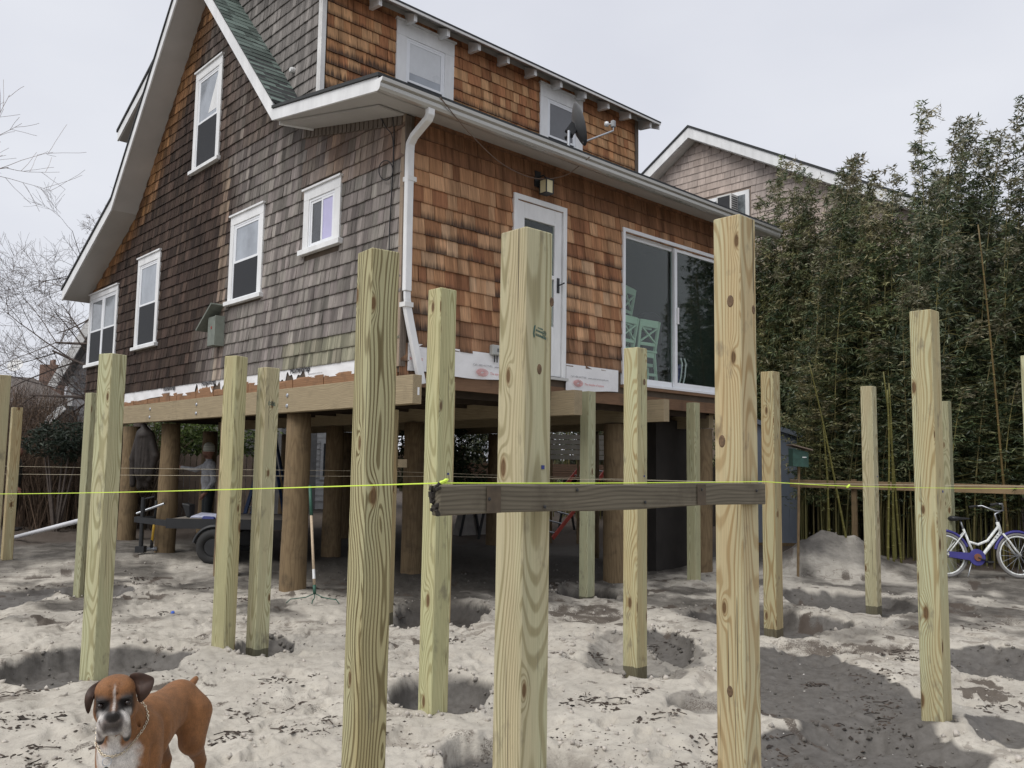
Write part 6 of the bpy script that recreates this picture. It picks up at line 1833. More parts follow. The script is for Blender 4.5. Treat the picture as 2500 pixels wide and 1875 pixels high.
mb = MB(); mb.hexa([fs_.p(-1.05,2.70,.08), fs_.p(.46,2.24,.08), fs_.p(.46,2.24,-1.1), fs_.p(-1.05,2.70,-1.1), fs_.p(-1.05,2.80,.08), fs_.p(.46,2.34,.08), fs_.p(.46,2.34,-1.1), fs_.p(-1.05,2.80,-1.1)]); mb.build('roof', plain('shed_roof', (.16,.185,.225), .7), sdh)
mb = MB(); fs_.box(mb, -.95, .40, .0, .058, -1.0, .03); mb.build('base', M_PILE, sdh)
g = at(1950, 1112, 12.6)
bh = thing('bird_house', 'green bird house with a shingled roof on a stick beside the shed', 'bird house', g)
uu = Vector((rgt0.x, rgt0.y, 0)); vv = -fw2; w_ = .12
def Pb(a, b, z): return g+uu*a+vv*b+Vector((0,0,z))
mgr = plain('dark_green_paint', (.03, .075, .06), .6, var=.4, vscale=18)
mb = MB(); mb.hexa([Pb(-.12,-.1,-.16),Pb(.11,-.1,-.17),Pb(.11,.1,-.17),Pb(-.12,.1,-.16),Pb(-.12,-.1,.10),Pb(.11,-.1,.05),Pb(.11,.1,.05),Pb(-.12,.1,.10)]); mb.build('box', mgr, bh)
for k in range(6):
    a = -.14+k*.05; mb = MB(); mb.hexa([Pb(a,-.14,.115-a*.25),Pb(a+.048,-.14,.10-a*.25),Pb(a+.048,.16,.10-a*.25),Pb(a,.16,.115-a*.25),Pb(a,-.14,.13-a*.25),Pb(a+.048,-.14,.115-a*.25),Pb(a+.048,.16,.115-a*.25),Pb(a,.16,.13-a*.25)]); mb.build('roof_slat', plain('old_roof_slat', (.20,.155,.125), .9, var=.3, vscale=30), bh)
mb = MB(); mb.box(Pb(.02,.101,-.02), Pb(.08,.104,-.035)); mb.build('paint_chip', M_WHITE, bh)
mb = MB(); mb.tube([g+Vector((0,0,-.16)), Vector((g.x+.1,g.y+.1,-.1))], .02, 8); mb.build('stick', M_PILE, bh)
# pipe, stone, hanging jacket
a, b = G(36, 1312, .12), at(230, 1262, 13.2)
mb = MB(); mb.tube([a, b], .038, 12); tag(mb.build('plastic_pipe', plain('white_pvc', (.66,.67,.70), .4, var=.06), smooth=True), 'long white plastic pipe lying aslant on the sand at the left', 'pipe')
# ------------------------------------------------------------------ bicycle
def bicycle():
    f = G(2474, 1411); o = thing('bicycle', 'white and purple step-through bicycle leaning by the bamboo at the right edge', 'bicycle', (f.x-.12, f.y-.14, 0), math.atan2(rgt0.y, rgt0.x))
    mw = plain('bike_white', (.70,.72,.70), .35, var=.4, vscale=24); mp_ = plain('bike_purple', (.055,.05,.24), .4, var=.2); mt = M_RUBBER
    z0 = gh(f.x-.12, f.y-.14)
    o.location.z = z0
    M3 = Matrix.Rotation(R(90), 3, 'X')
    for cx0 in (0.0, -1.10):
        c = (cx0, 0, .335)
        mb = MB(); mb.torus(c, .315, .021, M3, 40, 8); w = mb.build('wheel', plain('tyre_grey', (.20,.195,.19), .8, var=.2), o, smooth=True, local=True)
        mb = MB(); mb.torus(c, .283, .014, M3, 40, 6); mb.build('rim', mw, w, smooth=True, local=True)
        mb = MB()
        for k in range(18):
            a = k*math.pi/9; b_ = a+(.35 if k % 2 else -.35)
            mb.tube([(cx0+.02*math.cos(a), .02*(1 if k % 2 else -1), .335+.02*math.sin(a)), (cx0+.28*math.cos(b_), 0, .335+.28*math.sin(b_))], .0022, 3)
        mb.build('spokes', M_STEEL, w, local=True, recalc=False)
        mb = MB(); mb.tube([(cx0,-.05,.335),(cx0,.05,.335)], .022, 10); mb.build('hub', M_STEEL, w, smooth=True, local=True)
        mb = MB(); mb.torus(c, .355, .022, M3, 24, 5, None, R(55 if cx0 == 0 else 20), R(165)); mb.build('mudguard', mp_, o, smooth=True, local=True)
    def tb(n, pts, r, m): mb = MB(); mb.tube(pts, r, 10); mb.build(n, m, o, smooth=True, local=True)
    bbk = (-.66, 0, .30); seat = (-.80, 0, .72); head0 = (-.24, 0, .68); head1 = (-.275, 0, .83)
    tb('down_tube', [bbk, (-.52,0,.36), (-.38,0,.52), head0], .026, mw)
    tb('top_tube', [(-.735,0,.53), (-.60,0,.49), (-.45,0,.55), (-.262,0,.77)], .020, mw)
    tb('seat_tube', [bbk, seat], .018, mw); tb('head_tube', [head0, head1], .026, mw)
    for s in (-1, 1):
        tb('chain_stay', [(-.68,.02*s,.31), (-1.10,.06*s,.335)], .011, mw); tb('seat_stay', [(-.785,.02*s,.68), (-1.10,.06*s,.335)], .010, mw)
        tb('fork_blade', [(-.23,.04*s,.66), (-.15,.05*s,.55), (-.07,.055*s,.42), (0,.055*s,.335)], .015, mw)
    tb('seat_post', [seat, (-.835,0,.84)], .013, M_STEEL)
    mb = MB(); mb.lathe([(.02,-.16),(.035,-.12),(.05,-.02),(.085,.06),(.09,.12),(.05,.15)], 14, (-.85,0,.875), None, Matrix.Rotation(R(-90),3,'Y') @ Matrix.Diagonal((.45,1,1)).to_3x3()); mb.build('saddle', M_BLACK, o, smooth=True, local=True)
    tb('stem', [head1, (-.30,0,.95), (-.22,0,.99)], .013, M_STEEL)
    tb('handlebar', [(-.46,-.30,1.08), (-.33,-.27,1.09), (-.22,-.1,1.0), (-.22,.1,1.0), (-.33,.27,1.09), (-.46,.30,1.08)], .012, M_STEEL)
    for s in (-1, 1): tb('grip', [(-.52,.30*s,1.07), (-.40,.29*s,1.087)], .018, M_RUBBER)
    mb = MB(); mb.lathe([(.035,-.012),(.12,-.01),(.125,0),(.12,.01),(.035,.012)], 22, (-.66,-.06,.30), None, M3); mb.prism([(-.66,-.05,.36),(-1.08,-.05,.385),(-1.08,-.05,.30),(-.66,-.05,.24)], (0,-.02,0)); mb.build('chain_guard', mp_, o, local=True)
    mb = MB(); mb.lathe([(.055,-.014),(.055,.014)], 16, (-.66,-.075,.30), None, M3); mb.build('chainring', plain('rusty', (.22,.09,.05), .8), o, local=True)
    tb('crank', [(-.66,-.09,.30), (-.52,-.095,.24)], .010, M_BLACK)
    mb = MB(); mb.box((-.56,-.16,.225),(-.47,-.10,.25)); mb.build('pedal', M_BLACK, o, local=True)
    tb('brake_cable', [(-.40,-.28,1.07), (-.20,-.20,1.02), (-.16,-.06,.86), (-.20,-.03,.70)], .003, M_BLACK)
    tb('brake_cable', [(-.40,.28,1.07), (-.18,.16,1.04), (-.19,.04,.88), (-.30,.02,.74), (-.60,.025,.50)], .003, M_BLACK)
    tb('chain', [(-.66,-.045,.355), (-1.10,-.045,.375)], .004, M_BLACK); tb('chain', [(-.66,-.045,.245), (-1.10,-.045,.295)], .004, M_BLACK)
    tb('kickstand', [(-.72,-.03,.27), (-.86,-.13,.02)], .008, M_STEEL)
    mb = MB(); mb.box((.05,-.012,.10),(.13,.012,.125)); mb.build('reflector', M_WHITE, o, local=True)
    for q in range(3):
        mb = MB(); mb.tube([(-.355+q*.035, -.03, .585+q*.04), (-.33+q*.035, -.03, .60+q*.04)], .006, 5); mb.build('frame_lettering', M_GREYINK, o, local=True)
    o.rotation_euler = (R(-6), 0, math.atan2(rgt0.y, rgt0.x))
bicycle()
# blue cap on the sand, stone by the lane
g = G(421, 1500); z = gh(g.x, g.y)
mb = MB(); mb.lathe([(.016,0),(.018,.004),(.017,.024),(.012,.027)], 14, (g.x,g.y,z), None, Matrix.Rotation(.5,3,'X')); tag(mb.build('bottle_cap', plain('blue_plastic', (.05,.13,.55), .4, var=0), smooth=True), 'small bright blue cap lying on the pale sand left of the middle', 'cap')
# ------------------------------------------------------------------ bodies grown as one continuous surface (signed distance + surface nets)
def smin(a, b, k):
    h = np.clip(.5+.5*(b-a)/k, 0, 1); return b*(1-h)+a*h-k*h*(1-h)
class Sdf:
    def __init__(s, lo, hi, h):
        s.lo = np.array(lo, float); s.h = h
        n = np.ceil((np.array(hi)-s.lo)/h).astype(int)+1
        g = np.meshgrid(*[s.lo[i]+h*np.arange(n[i]) for i in range(3)], indexing='ij')
        s.X, s.Y, s.Z = [q.astype(np.float32) for q in g]; s.n = n
        s.D = np.full(s.X.shape, 9.0, np.float32)
    def _box(s, lo, hi, pad):
        a = np.clip(np.floor((np.array(lo)-pad-s.lo)/s.h).astype(int), 0, s.n-1); b = np.clip(np.ceil((np.array(hi)+pad-s.lo)/s.h).astype(int)+1, 1, s.n)
        return tuple(slice(a[i], b[i]) for i in range(3))
    def _put(s, sl, d, k, sub=False):
        if sub: s.D[sl] = -smin(-s.D[sl], d, k)
        else: s.D[sl] = smin(s.D[sl], d, k)
    def cap(s, a, b, ra, rb, k=.02, sub=False):
        a = np.array(a, float); b = np.array(b, float); m = max(ra, rb)
        sl = s._box(np.minimum(a, b)-m, np.maximum(a, b)+m, k*3+.02)
        X, Y, Z = s.X[sl], s.Y[sl], s.Z[sl]; d = b-a; L = max(d@d, 1e-9)
        t = np.clip(((X-a[0])*d[0]+(Y-a[1])*d[1]+(Z-a[2])*d[2])/L, 0, 1)
        s._put(sl, np.sqrt((X-a[0]-t*d[0])**2+(Y-a[1]-t*d[1])**2+(Z-a[2]-t*d[2])**2)-(ra+(rb-ra)*t), k, sub)
    def ell(s, c, r, k=.02, M=None, sub=False):
        c = np.array(c, float); r = np.array(r, float); m = r.max()
        sl = s._box(c-m, c+m, k*3+.02)
        P = [s.X[sl]-c[0], s.Y[sl]-c[1], s.Z[sl]-c[2]]
        if M is not None:                       # columns of M are the ellipsoid axes
            P = [P[0]*M[0][i]+P[1]*M[1][i]+P[2]*M[2][i] for i in range(3)]
        q = np.sqrt(sum((P[i]/r[i])**2 for i in range(3)))
        q2 = np.sqrt(sum((P[i]/r[i]**2)**2 for i in range(3)))
        s._put(sl, q*(q-1)/np.maximum(q2, 1e-6), k, sub)
    def mesh(s):
        D = s.D; ins = D < 0
        nx, ny, nz_ = D.shape
        cnt = np.zeros((nx-1, ny-1, nz_-1), np.int8)
        for i in (0, 1):
            for j in (0, 1):
                for k in (0, 1): cnt += ins[i:nx-1+i, j:ny-1+j, k:nz_-1+k]
        act = (cnt > 0) & (cnt < 8); I = np.argwhere(act)
        idx = -np.ones(act.shape, np.int64); idx[act] = np.arange(len(I))
        acc = np.zeros((len(I), 3)); num = np.zeros(len(I))
        C = [(i, j, k) for i in (0, 1) for j in (0, 1) for k in (0, 1)]
        for a in C:
            for ax in range(3):
                if a[ax]: continue
                b = list(a); b[ax] = 1
                va = D[I[:,0]+a[0], I[:,1]+a[1], I[:,2]+a[2]]; vb = D[I[:,0]+b[0], I[:,1]+b[1], I[:,2]+b[2]]
                cr = (va < 0) != (vb < 0); t = np.where(cr, va/np.where(cr, va-vb, 1), 0)
                p = np.tile(np.array(a, float), (len(I), 1)); p[:, ax] += t
                acc[cr] += p[cr]; num[cr] += 1
        V = s.lo+(I+acc/num[:, None])*s.h
        Q = []
        for ax in range(3):
            o = [q for q in range(3) if q != ax]
            A = [slice(1, -1)]*3; A[ax] = slice(0, -1); B = list(A); B[ax] = slice(1, None)
            sa, sb = ins[tuple(A)], ins[tuple(B)]
            E = np.argwhere(sa != sb)
            if not len(E): continue
            flip = sa[tuple(E.T)]
            E = E.copy(); E[:, o[0]] += 1; E[:, o[1]] += 1
            def g(d0, d1):
                e = E.copy(); e[:, o[0]] += d0; e[:, o[1]] += d1
                return idx[e[:,0], e[:,1], e[:,2]]
            q = np.stack([g(-1,-1), g(0,-1), g(0,0), g(-1,0)], 1)
            if ax == 1: flip = ~flip
            q[~flip] = q[~flip][:, ::-1]
            Q.append(q)
        Q = np.concatenate(Q); Q = Q[(Q >= 0).all(1)]
        for it in range(2):                      # relax the facets
            S = np.zeros_like(V); N = np.zeros(len(V))
            for k in range(4):
                np.add.at(S, Q[:, k], V[Q[:, (k+1) % 4]]); np.add.at(S, Q[:, k], V[Q[:, k-1]]); np.add.at(N, Q[:, k], 2)
            V = V*.5+.5*S/np.maximum(N, 1)[:, None]
        return V, Q

# ------------------------------------------------------------------ the boxer dog
def dog():
    yaw = R(-136.5); SCL = .94
    pos = Vector((-3.965-.36*SCL*math.cos(yaw), -3.70-.36*SCL*math.sin(yaw)))
    H0 = np.array([.360, 0.0, .632])                       # centre of the head between the eyes, in dog space
    cy, sy_ = math.cos(-yaw), math.sin(-yaw)
    hw = Vector((-3.965, -3.70, .6))
    tc_ = (CAM-hw); tc_.z = 0; tc_.normalize()
    fx, fy = tc_.x*cy-tc_.y*sy_, tc_.x*sy_+tc_.y*cy          # direction to the viewer in dog space
    a = math.atan2(fy, fx)-.06
    Fh = np.array([math.cos(a), math.sin(a), .06]); Fh /= np.linalg.norm(Fh)
    Lh = np.cross([0, 0, 1], Fh); Lh /= np.linalg.norm(Lh)   # to the dog's left
    Lh = Lh+np.array([0, 0, .05]); Lh /= np.linalg.norm(Lh)
    Uh = np.cross(Fh, Lh)
    MH = np.stack([Fh, Lh, Uh], 1)
    def h(f, l, u): return H0+Fh*f+Lh*l+Uh*u
    S = Sdf((-.52, -.24, -.06), (.62, .36, .80), .0062)
    # trunk
    S.ell((.13, 0, .425), (.215, .112, .150), .03); S.ell((.255, 0, .40), (.10, .108, .135), .05)
    S.cap((.05, 0, .445), (-.24, 0, .455), .112, .092, .06); S.ell((-.27, 0, .44), (.118, .100, .115), .05)
    S.cap((.20, 0, .505), (-.27, 0, .492), .050, .052, .05)
    S.ell((.285, 0, .345), (.06, .06, .075), .05)
    for s in (1, -1):
        S.ell((.205, .088*s, .40), (.078, .042, .125), .04)
        S.cap((.225, .088*s, .36), (.195, .092*s, .22), .052, .034, .03); S.cap((.195, .092*s, .22), (.21, .092*s, .05), .033, .026, .015)
        S.ell((.232, .092*s, .022), (.05, .034, .026), .015)
        S.cap((-.275, .075*s, .41), (-.225, .092*s, .285), .088, .062, .04); S.cap((-.225, .092*s, .285), (-.345, .09*s, .155), .052, .029, .025)
        S.cap((-.345, .09*s, .155), (-.335, .09*s, .04), .027, .024, .012); S.ell((-.30, .09*s, .022), (.05, .033, .024), .015)
        S.cap((.12, .085*s, .36), (.24, .07*s, .31), .035, .05, .04)
    S.cap((-.36, 0, .500), (-.452, 0, .527), .024, .015, .02)
    for s in (1, -1):                                   # muscle lines and ribs
        S.cap((.115, .125*s, .50), (.125, .125*s, .33), .010, .014, .030, True)
        S.cap((-.165, .118*s, .50), (-.150, .128*s, .34), .012, .016, .030, True)
        for q in range(4): S.cap((.07-.045*q, .128*s, .47), (.045-.045*q, .120*s, .36), .004, .004, .014, True)
        S.cap((.255, .13*s, .42), (.262, .125*s, .30), .008, .008, .022, True)
        S.cap((-.30, .10*s, .36), (-.245, .125*s, .31), .010, .008, .02, True)
    # neck
    nk = h(-.055, 0, -.03)
    S.cap((.225, 0, .465), nk, .100, .072, .05); S.cap((.285, 0, .40), h(-.02, 0, -.085), .075, .052, .04)
    # head
    S.ell(h(-.035, 0, .028), (.088, .078, .076), .02, MH)
    S.ell(h(-.005, .036, .045), (.05, .040, .045), .03, MH); S.ell(h(-.005, -.036, .045), (.05, .040, .045), .03, MH)
    S.ell(h(-.02, .052, -.035), (.062, .034, .055), .025, MH); S.ell(h(-.02, -.052, -.035), (.062, .034, .055), .025, MH)
    S.ell(h(.062, 0, -.058), (.062, .055, .042), .022, MH)             # muzzle
    S.ell(h(.045, 0, -.022), (.055, .028, .022), .02, MH)
    for s in (1, -1):
        S.ell(h(.066, .040*s, -.082), (.045, .026, .040), .015, MH)
        S.ell(h(.054, .050*s, -.124), (.042, .018, .036), .014, MH)     # flews
        S.ell(h(.048, .046*s, .018), (.020, .026, .010), .016, MH)     # brow
    S.ell(h(.072, 0, -.104), (.034, .034, .022), .012, MH)            # chin
    S.ell(h(.118, 0, -.038), (.014, .025, .018), .006, MH)            # nose
    for s in (1, -1):
        S.ell(h(.066, .053*s, -.003), (.018, .017, .012), .008, MH, True)   # eye sockets
        S.cap(h(.112, .028*s, -.10), h(.06, .062*s, -.125), .004, .004, .006, True) if 0 else None
        S.ell(h(.130, .012*s, -.040), (.007, .006, .005), .004, MH, True)
    S.cap(h(.108, .004, -.082), h(.104, .034, -.098), .0035, .0035, .006, sub=True); S.cap(h(.108, -.004, -.082), h(.104, -.034, -.098), .0035, .0035, .006, sub=True)
    for s in (1, -1):                                   # folds of the face and throat
        S.cap(h(.062, .034*s, -.030), h(.040, .068*s, -.085), .004, .005, .009, True)
        S.cap(h(.030, .066*s, -.018), h(.005, .078*s, -.075), .004, .004, .009, True)
        S.cap(h(.050, .012*s, .030), h(.030, .018*s, .075), .003, .003, .009, True)
        S.cap(h(-.02, .085*s, -.08), h(-.06, .095*s, -.16), .006, .006, .016, True)
    V, Q = S.mesh()
    # coat colours
    P = V-H0; f = P@Fh; l = P@Lh; u = P@Uh
    x, y, z = V.T
    n1 = fbm(x*40+7, y*40+z*33, 3, 3)-.5
    fawn = np.array([.225, .100, .038]); dark = np.array([.14, .056, .020]); white = np.array([.60, .57, .54]); black = np.array([.022, .018, .017]); grey = np.array([.30, .28, .275])
    C = np.tile(fawn, (len(V), 1))
    def mixin(mask, col):
        nonlocal C
        m = np.clip(mask, 0, 1)[:, None]; C = C*(1-m)+col*m
    mixin(sstep(.36, .26, z)*.35*(x < .1), dark)
    mixin(sstep(.36, .44, z)*sstep(.14, .02, np.abs(x+.02))*.10, np.array([.34, .15, .055]))
    isH = (f > -.10) & (u > -.16) & (np.abs(l) < .12)
    body = ~((f > -.075) & (u > -.15))
    # white bib
    bib = sstep(.20, .25, x+n1*.03)*sstep(.105, .075, np.abs(y-.0)+n1*.04)*sstep(.47, .42, z+n1*.03)*body
    mixin(bib, white)
    mixin(sstep(.12, .06, z+n1*.02), white)
    thr = sstep(.035, .02, np.abs(l)+n1*.02)*(f < .02)*(f > -.12)*(u < -.10)*(u > -.34)*(x > .22); mixin(thr, white)
    hm = ((f > -.02) & (u > -.17) & (u < .13) & (np.abs(l) < .12)).astype(float)
    mixin(hm*sstep(.045, .02, np.hypot((l), (u-.055)*.7))*.35*sstep(.02, .06, f+.05), dark)
    # dark mask round the eyes and muzzle sides
    for s in (1, -1):
        mixin(hm*sstep(.058, .030, np.hypot((l-.053*s)*.92, (u+.010)*.95)+n1*.014)*sstep(.0, .03, f), black)
    muz = hm*sstep(-.018, -.035, u)*sstep(.022, .05, f)
    mixin(muz*.85, grey*.38)
    band = muz*np.clip(sstep(.034, .050, np.hypot(l, (u+.058)*.95)+n1*.012)*sstep(.086, .070, np.hypot(l, (u+.07)*.8)), 0, 1)
    mixin(band*(.50+2.0*n1), white)
    mixin(hm*sstep(.028, .020, np.hypot(l*.85, (u+.042)*1.1))*sstep(.085, .10, f), black*.7)                # nose
    mixin(hm*sstep(.030, .016, np.abs(u+.085))*sstep(.043, .030, np.abs(l))*sstep(.06, .085, f)*.8, np.array([.06, .053, .05]))   # lips
    mixin(hm*sstep(-.128, -.142, u)*sstep(.025, .036, np.abs(l))*(f > .025), black)
    mixin(hm*sstep(-.100, -.112, u)*sstep(.030, .022, np.abs(l))*.7*(f > .03), grey)
    bl = hm*sstep(.0075, .003, np.abs(l-.002)+(u-.0)*.02)*sstep(-.03, -.01, u)*sstep(.085, .05, u)*sstep(0, .03, f); mixin(bl*.6, white)
    C = np.concatenate([C, np.ones((len(C), 1))], 1)
    t = thing('boxer_dog', 'fawn boxer dog with white bib and chain collar looking at the viewer', 'dog', (pos.x, pos.y, gh(pos.x, pos.y)), yaw)
    t.scale = (SCL, SCL, SCL)
    o = np_mesh('body', V, Q, M_COAT, True, C); attach(o, t, True)
    # eyes
    for s in (1, -1):
        c = h(.0535, .053*s, -.004)
        mb = MB(); mb.lathe([(.0025*math.sin(k*math.pi/10)*0+.0125*math.sin(k*math.pi/10), -.0125*math.cos(k*math.pi/10)) for k in range(11)], 14, c); e = mb.build('eye', plain('dog_eye', (.012, .006, .004), .06, spec=.5, var=0), t, smooth=True, local=True)
    # ears: folded flaps
    def ear(outline, s, bulge):
        me = []
        n = len(outline); cl = sum(q[0] for q in outline)/n; cu_ = sum(q[1] for q in outline)/n
        b = bmesh.new(); R1 = 3
        fr, bk = [], []
        def dep(L_, U_): 
            q = (L_-.055*s)/(.1*s); return -.018+.050*max(0, q)*(1-.35*q)-.26*max(0, .04-U_)*.25+.012*math.sin(U_*70)
        rings = []
        for r in (1.0, .72, .4, 0.0):
            if r == 0: rings.append([b.verts.new(h(dep(cl, cu_)+bulge, cl, cu_))])
            else: rings.append([b.verts.new(h(dep(cl+(q[0]-cl)*r, cu_+(q[1]-cu_)*r)+bulge*(1-r*r), cl+(q[0]-cl)*r, cu_+(q[1]-cu_)*r)) for q in outline])
        for r in range(2):
            for k in range(n): b.faces.new((rings[r][k], rings[r][(k+1)%n], rings[r+1][(k+1)%n], rings[r+1][k]))
        for k in range(n): b.faces.new((rings[2][k], rings[2][(k+1)%n], rings[3][0]))
        bmesh.ops.recalc_face_normals(b, faces=b.faces)
        me = bpy.data.meshes.new('ear'); b.to_mesh(me); b.free()
        me.polygons.foreach_set('use_smooth', [True]*len(me.polygons))
        me.materials.append(plain('ear_coat', (.050, .027, .019), .6, var=.35, vscale=40))
        o = bpy.data.objects.new('ear', me); COL.objects.link(o); attach(o, t, True)
        md = o.modifiers.new('thick', 'SOLIDIFY'); md.thickness = .008; md.offset = 0
        md = o.modifiers.new('soft', 'SUBSURF'); md.levels = 2; md.render_levels = 2
    # dog's left ear is on the right of the picture
    ear([(.045,.098),(.075,.112),(.105,.108),(.150,.085),(.158,.072),(.150,.035),(.128,.0),(.096,-.030),(.088,-.012),(.084,.03),(.070,.065)], 1, .012)
    ear([(-.040,.095),(-.065,.088),(-.095,.074),(-.115,.050),(-.120,.010),(-.108,-.045),(-.098,-.040),(-.090,.0),(-.078,.035),(-.056,.072)], -1, .010)
    # chain collar, ring and tag
    links = MB(); nl = 66; nc = np.array([.300, 0, .50]); up = np.array([.50, 0, .62]); up /= np.linalg.norm(up); e1 = np.array([0, 1.0, 0]); e2 = np.cross(up, e1)
    pts = []
    for k in range(nl):
        a_ = 2*math.pi*k/nl; c_, s_ = math.cos(a_), math.sin(a_)
        p_ = nc+e1*(.112*c_)+e2*(.122*s_)
        fr_ = max(0.0, float(p_[0]-.30)/.1)
        p_ = p_+np.array([.018, 0, -.045])*fr_**1.5
        pts.append(p_)
    P_ = np.array(pts)
    # pull every link onto the skin
    def sd(p_):
        i = np.clip(np.round((p_-S.lo)/S.h).astype(int), 0, S.n-1); return float(S.D[tuple(i)])
    for k in range(nl):
        d_ = P_[k]-np.array([.28, 0, .50]); d_ = d_/np.linalg.norm(d_)
        for it in range(40):
            v_ = sd(P_[k])
            if abs(v_-.006) < .004: break
            P_[k] = P_[k]-d_*np.clip(v_-.006, -.01, .01)
    for it in range(2): P_ = .5*P_+.25*(np.roll(P_, 1, 0)+np.roll(P_, -1, 0))
    for k in range(nl):
        tdir = Vector(P_[(k+1) % nl]-P_[k-1]).normalized(); q = tdir.orthogonal().normalized()
        q = Matrix.Rotation(R(90)*(k % 2)+.5, 3, tdir) @ q; r_ = tdir.cross(q)
        M3 = Matrix((tdir*1.5, q, r_)).transposed()
        links.torus(P_[k], .0050, .0017, M3, 8, 4)
    cl = links.build('chain_collar', plain('chain_steel', (.62,.55,.44), .25, metal=1.0, var=.2), t, smooth=True, local=True)
    kf = min(range(nl), key=lambda k: P_[k][2])
    c_ = P_[kf]+np.array([.010, .0, -.018]); nrm = Vector((tc_.x*cy-tc_.y*sy_, tc_.x*sy_+tc_.y*cy, .15)).normalized()
    mb = MB(); M3 = nrm.to_track_quat('Z', 'Y').to_matrix(); mb.torus(c_, .017, .0019, M3, 22, 5); mb.build('ring', M_STEEL, cl, smooth=True, local=True)
    mb = MB(); mb.lathe([(.001,-.0015),(.012,-.0015),(.012,.0015),(.001,.0015)], 14, c_+np.array([.004, 0, -.032]), None, M3); mb.build('name_tag', M_BLACK, cl, local=True)
dog()

# ------------------------------------------------------------------ the two men
def man(px, py_eye, dep, face_to, label, sweater, trousers, hat, skin, arm_out=False):
    """standing figure 1.76 m tall; local +x is the way he faces, +y his left"""
    p = at(px, py_eye, dep); z0 = gh(p.x, p.y)
    h_ = .0125
    S = Sdf((-.35, -.75, -.03), (.55, .6, 1.86), h_)
    for s in (1, -1):
        S.cap((.0, .09*s, .90), (.02, .10*s, .50), .085, .060, .03); S.cap((.02, .10*s, .50), (-.01, .11*s, .09), .058, .042, .02)
        S.ell((.06, .115*s, .035), (.13, .05, .04), .02)
    S.ell((0, 0, .95), (.115, .155, .13), .05); S.ell((.01, 0, 1.15), (.125, .16, .20), .05); S.ell((.01, 0, 1.33), (.12, .18, .13), .05)
    S.cap((0, .15, 1.42), (0, -.15, 1.42), .075, .075, .05); S.cap((0, 0, 1.45), (.02, 0, 1.56), .062, .055, .03)
    # arms (upper arm, forearm) and hands with fingers
    def arm(sh, el, wr, cu):
        S.cap(sh, el, .058, .046, .03); S.cap(el, wr, .044, .032, .02)
        d = np.array(wr)-np.array(el); d = d/np.linalg.norm(d); pm = np.array(wr)+d*.055
        S.cap(wr, pm, .030, .032, .015)
        sd_ = np.cross(d, [0, 0, 1.0]); sd_ = sd_/max(np.linalg.norm(sd_), 1e-6)
        if abs(d[2]) > .8: sd_ = np.array([1.0, 0, 0])
        for k in range(4):
            b = pm+sd_*(-.027+.018*k)+d*.02; m = b+d*(.035+.006*(k in (1, 2))); e = m+np.array(cu)*.03
            S.cap(b, m, .010, .009, .006); S.cap(m, e, .009, .008, .004)
        S.cap(np.array(wr)+d*.02+sd_*.028, np.array(wr)+d*.06+sd_*.055, .011, .009, .008)
    if arm_out:
        arm((0, -.19, 1.41), (.16, -.37, 1.32), (.36, -.55, 1.36), (.5, .3, -.6))
        arm((0, .19, 1.41), (-.03, .25, 1.13), (.10, .22, .92), (.2, 0, -.9))
    else:
        arm((0, -.19, 1.41), (.02, -.27, 1.13), (.12, -.26, .90), (.5, 0, -.8)); arm((0, .19, 1.41), (-.03, .26, 1.13), (.02, .27, .88), (.2, 0, -.9))
    S.ell((.03, 0, 1.65), (.095, .076, .12), .02); S.ell((.115, 0, 1.635), (.022, .014, .022), .012); S.ell((.075, 0, 1.575), (.045, .045, .035), .02)
    for s in (1, -1):
        S.ell((.02, .08*s, 1.645), (.022, .012, .032), .008); S.ell((.115, .032*s, 1.665), (.014, .018, .010), .008, sub=True)
    V, Q = S.mesh(); x, y, z = V.T
    C = np.tile(np.array(sweater), (len(V), 1)).astype(float)
    C[z < .97] = trousers; C[z < .10] = (.03, .026, .024)
    hd = (z > 1.525) & (np.abs(y) < .12); C[hd] = skin
    C[hd & (z > 1.70)] = (.05, .04, .035)
    C[hd & (x > .04) & (np.hypot(y, (z-1.572)*1.3) < .055)] = np.array(skin)*.55            # stubble
    C[(np.abs(z-1.665) < .010) & (x > .09) & (np.abs(np.abs(y)-.032) < .015)] = (.03, .02, .02)
    C[(np.abs(z-1.592) < .006) & (x > .09) & (np.abs(y) < .028)] = np.array(skin)*.4
    if arm_out: C[(y < -.545)] = skin; C[(z < .93) & (y > .17) & (x > .05)] = skin
    else: C[(np.abs(y) > .215) & (z < .905) & (z > .7)] = skin
    C = np.concatenate([C*(.9+.2*fbm(x*9, z*9+y*5, 5, 3))[:, None], np.ones((len(C), 1))], 1)
    t = thing('person', label, 'person', (p.x, p.y, z0), face_to)
    o = np_mesh('body', V, Q, M_CLOTH, True, C); attach(o, t, True)
    if hat:
        mb = MB(); mb.lathe([(.100,-.035),(.104,-.02),(.104,.02),(.098,.06),(.075,.105),(.04,.128),(.0,.133)], 20, (.02, 0, 1.69)); k_ = mb.build('beanie', plain('pale_knit', hat, .95, var=.1, vscale=40, bump=.004, bscale=120), t, smooth=True, local=True)
        for q in range(3):
            mb = MB(); mb.torus((.02, 0, 1.675+q*.045), .1045-q*.004, .004, None, 24, 4); mb.build('stripe', plain('knit_stripe', (.30,.31,.28), .95), k_, local=True)
    return t, p
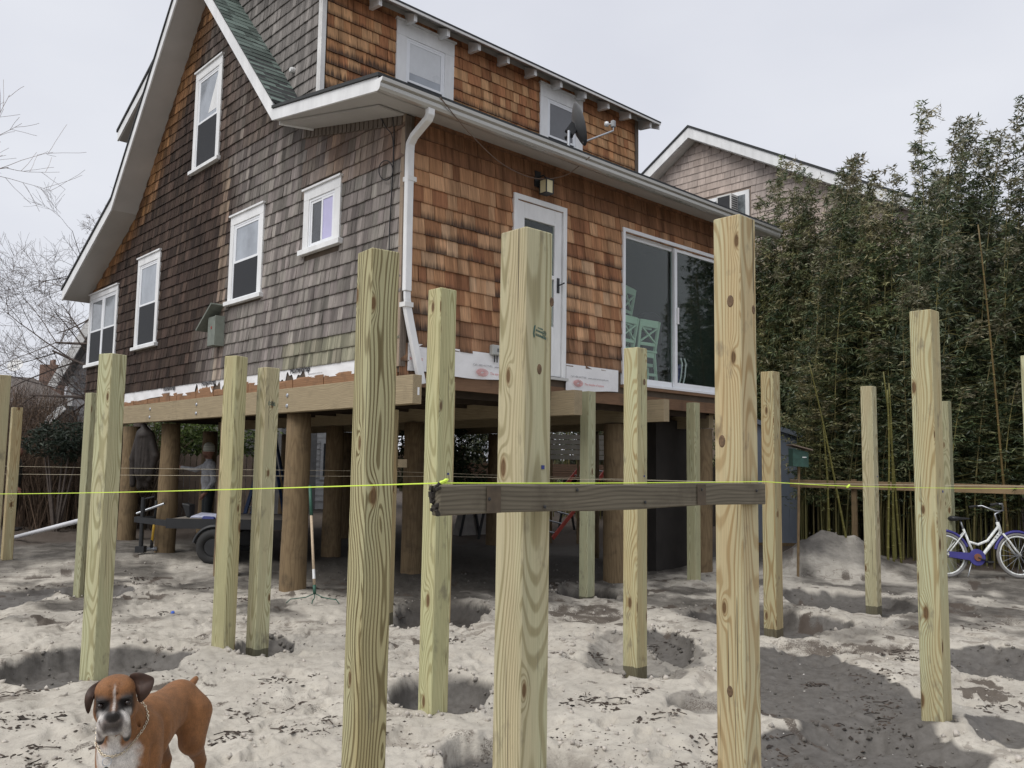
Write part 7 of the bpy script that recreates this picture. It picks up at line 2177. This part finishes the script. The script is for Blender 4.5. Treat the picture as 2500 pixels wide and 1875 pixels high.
ang_l = math.atan2(-rgt0.y, -rgt0.x)
man(512, 1124, 15.3, ang_l+.55, 'man in a striped pale beanie and grey sweatshirt standing behind the trailer', (.50, .51, .54), (.022, .028, .030), (.62, .63, .55), (.36, .19, .14), True)
man(40, 1112, 17.6, ang_l+math.pi+.3, 'man in dark clothes half hidden behind the slim left post', (.045, .047, .042), (.028, .027, .026), None, (.34, .18, .13), False)

# ------------------------------------------------------------------ jacket hanging from the beam
def jacket():
    top = at(352, 1040, 14.2); t = thing('hanging_jacket', 'dark brown work jacket hanging from the beam between the two left piles', 'jacket', top)
    ax = Vector((rgt0.x, rgt0.y, 0)); ay = fw2
    S = Sdf((-.45, -.25, -1.25), (.45, .25, .12), .014)
    S.cap((0, 0, .0), (.03, 0, -.18), .05, .10, .04); S.cap((.03, 0, -.18), (.06, 0, -.75), .14, .17, .06); S.ell((.08, 0, -.5), (.17, .09, .3), .05)
    S.cap((-.06, .02, -.12), (-.17, .05, -.55), .07, .065, .03); S.cap((-.17, .05, -.55), (-.16, .05, -.98), .062, .048, .02)
    S.cap((.12, -.02, -.15), (.24, -.06, -.5), .07, .065, .03); S.cap((.24, -.06, -.5), (.16, -.06, -.88), .062, .05, .02)
    S.cap((.02, .0, -.7), (-.02, 0, -1.02), .10, .05, .04); S.cap((.08, 0, -.7), (.10, 0, -.98), .09, .06, .04)
    for k in range(6): S.cap((-.05+.05*k, -.14, -.2), (-.08+.06*k, -.17, -.95), .018, .022, .02, True)
    V, Q = S.mesh(); n = fbm(V[:,0]*14, V[:,2]*6, 5, 3)
    W = np.outer(V[:,0], np.array(ax))+np.outer(V[:,1], np.array(ay))+np.outer(V[:,2], np.array([0,0,1.]))+np.array(top)
    C = np.concatenate([np.array([.030,.024,.021])[None]*(.6+.8*n)[:,None], np.ones((len(V),1))], 1)
    o = np_mesh('garment', W, Q, M_CLOTH, True, C); attach(o, t)
    mb = MB(); mb.tube([top, top+Vector((0,0,.35))], .006, 5); mb.build('hanging_loop', M_CABLE, t)
jacket()
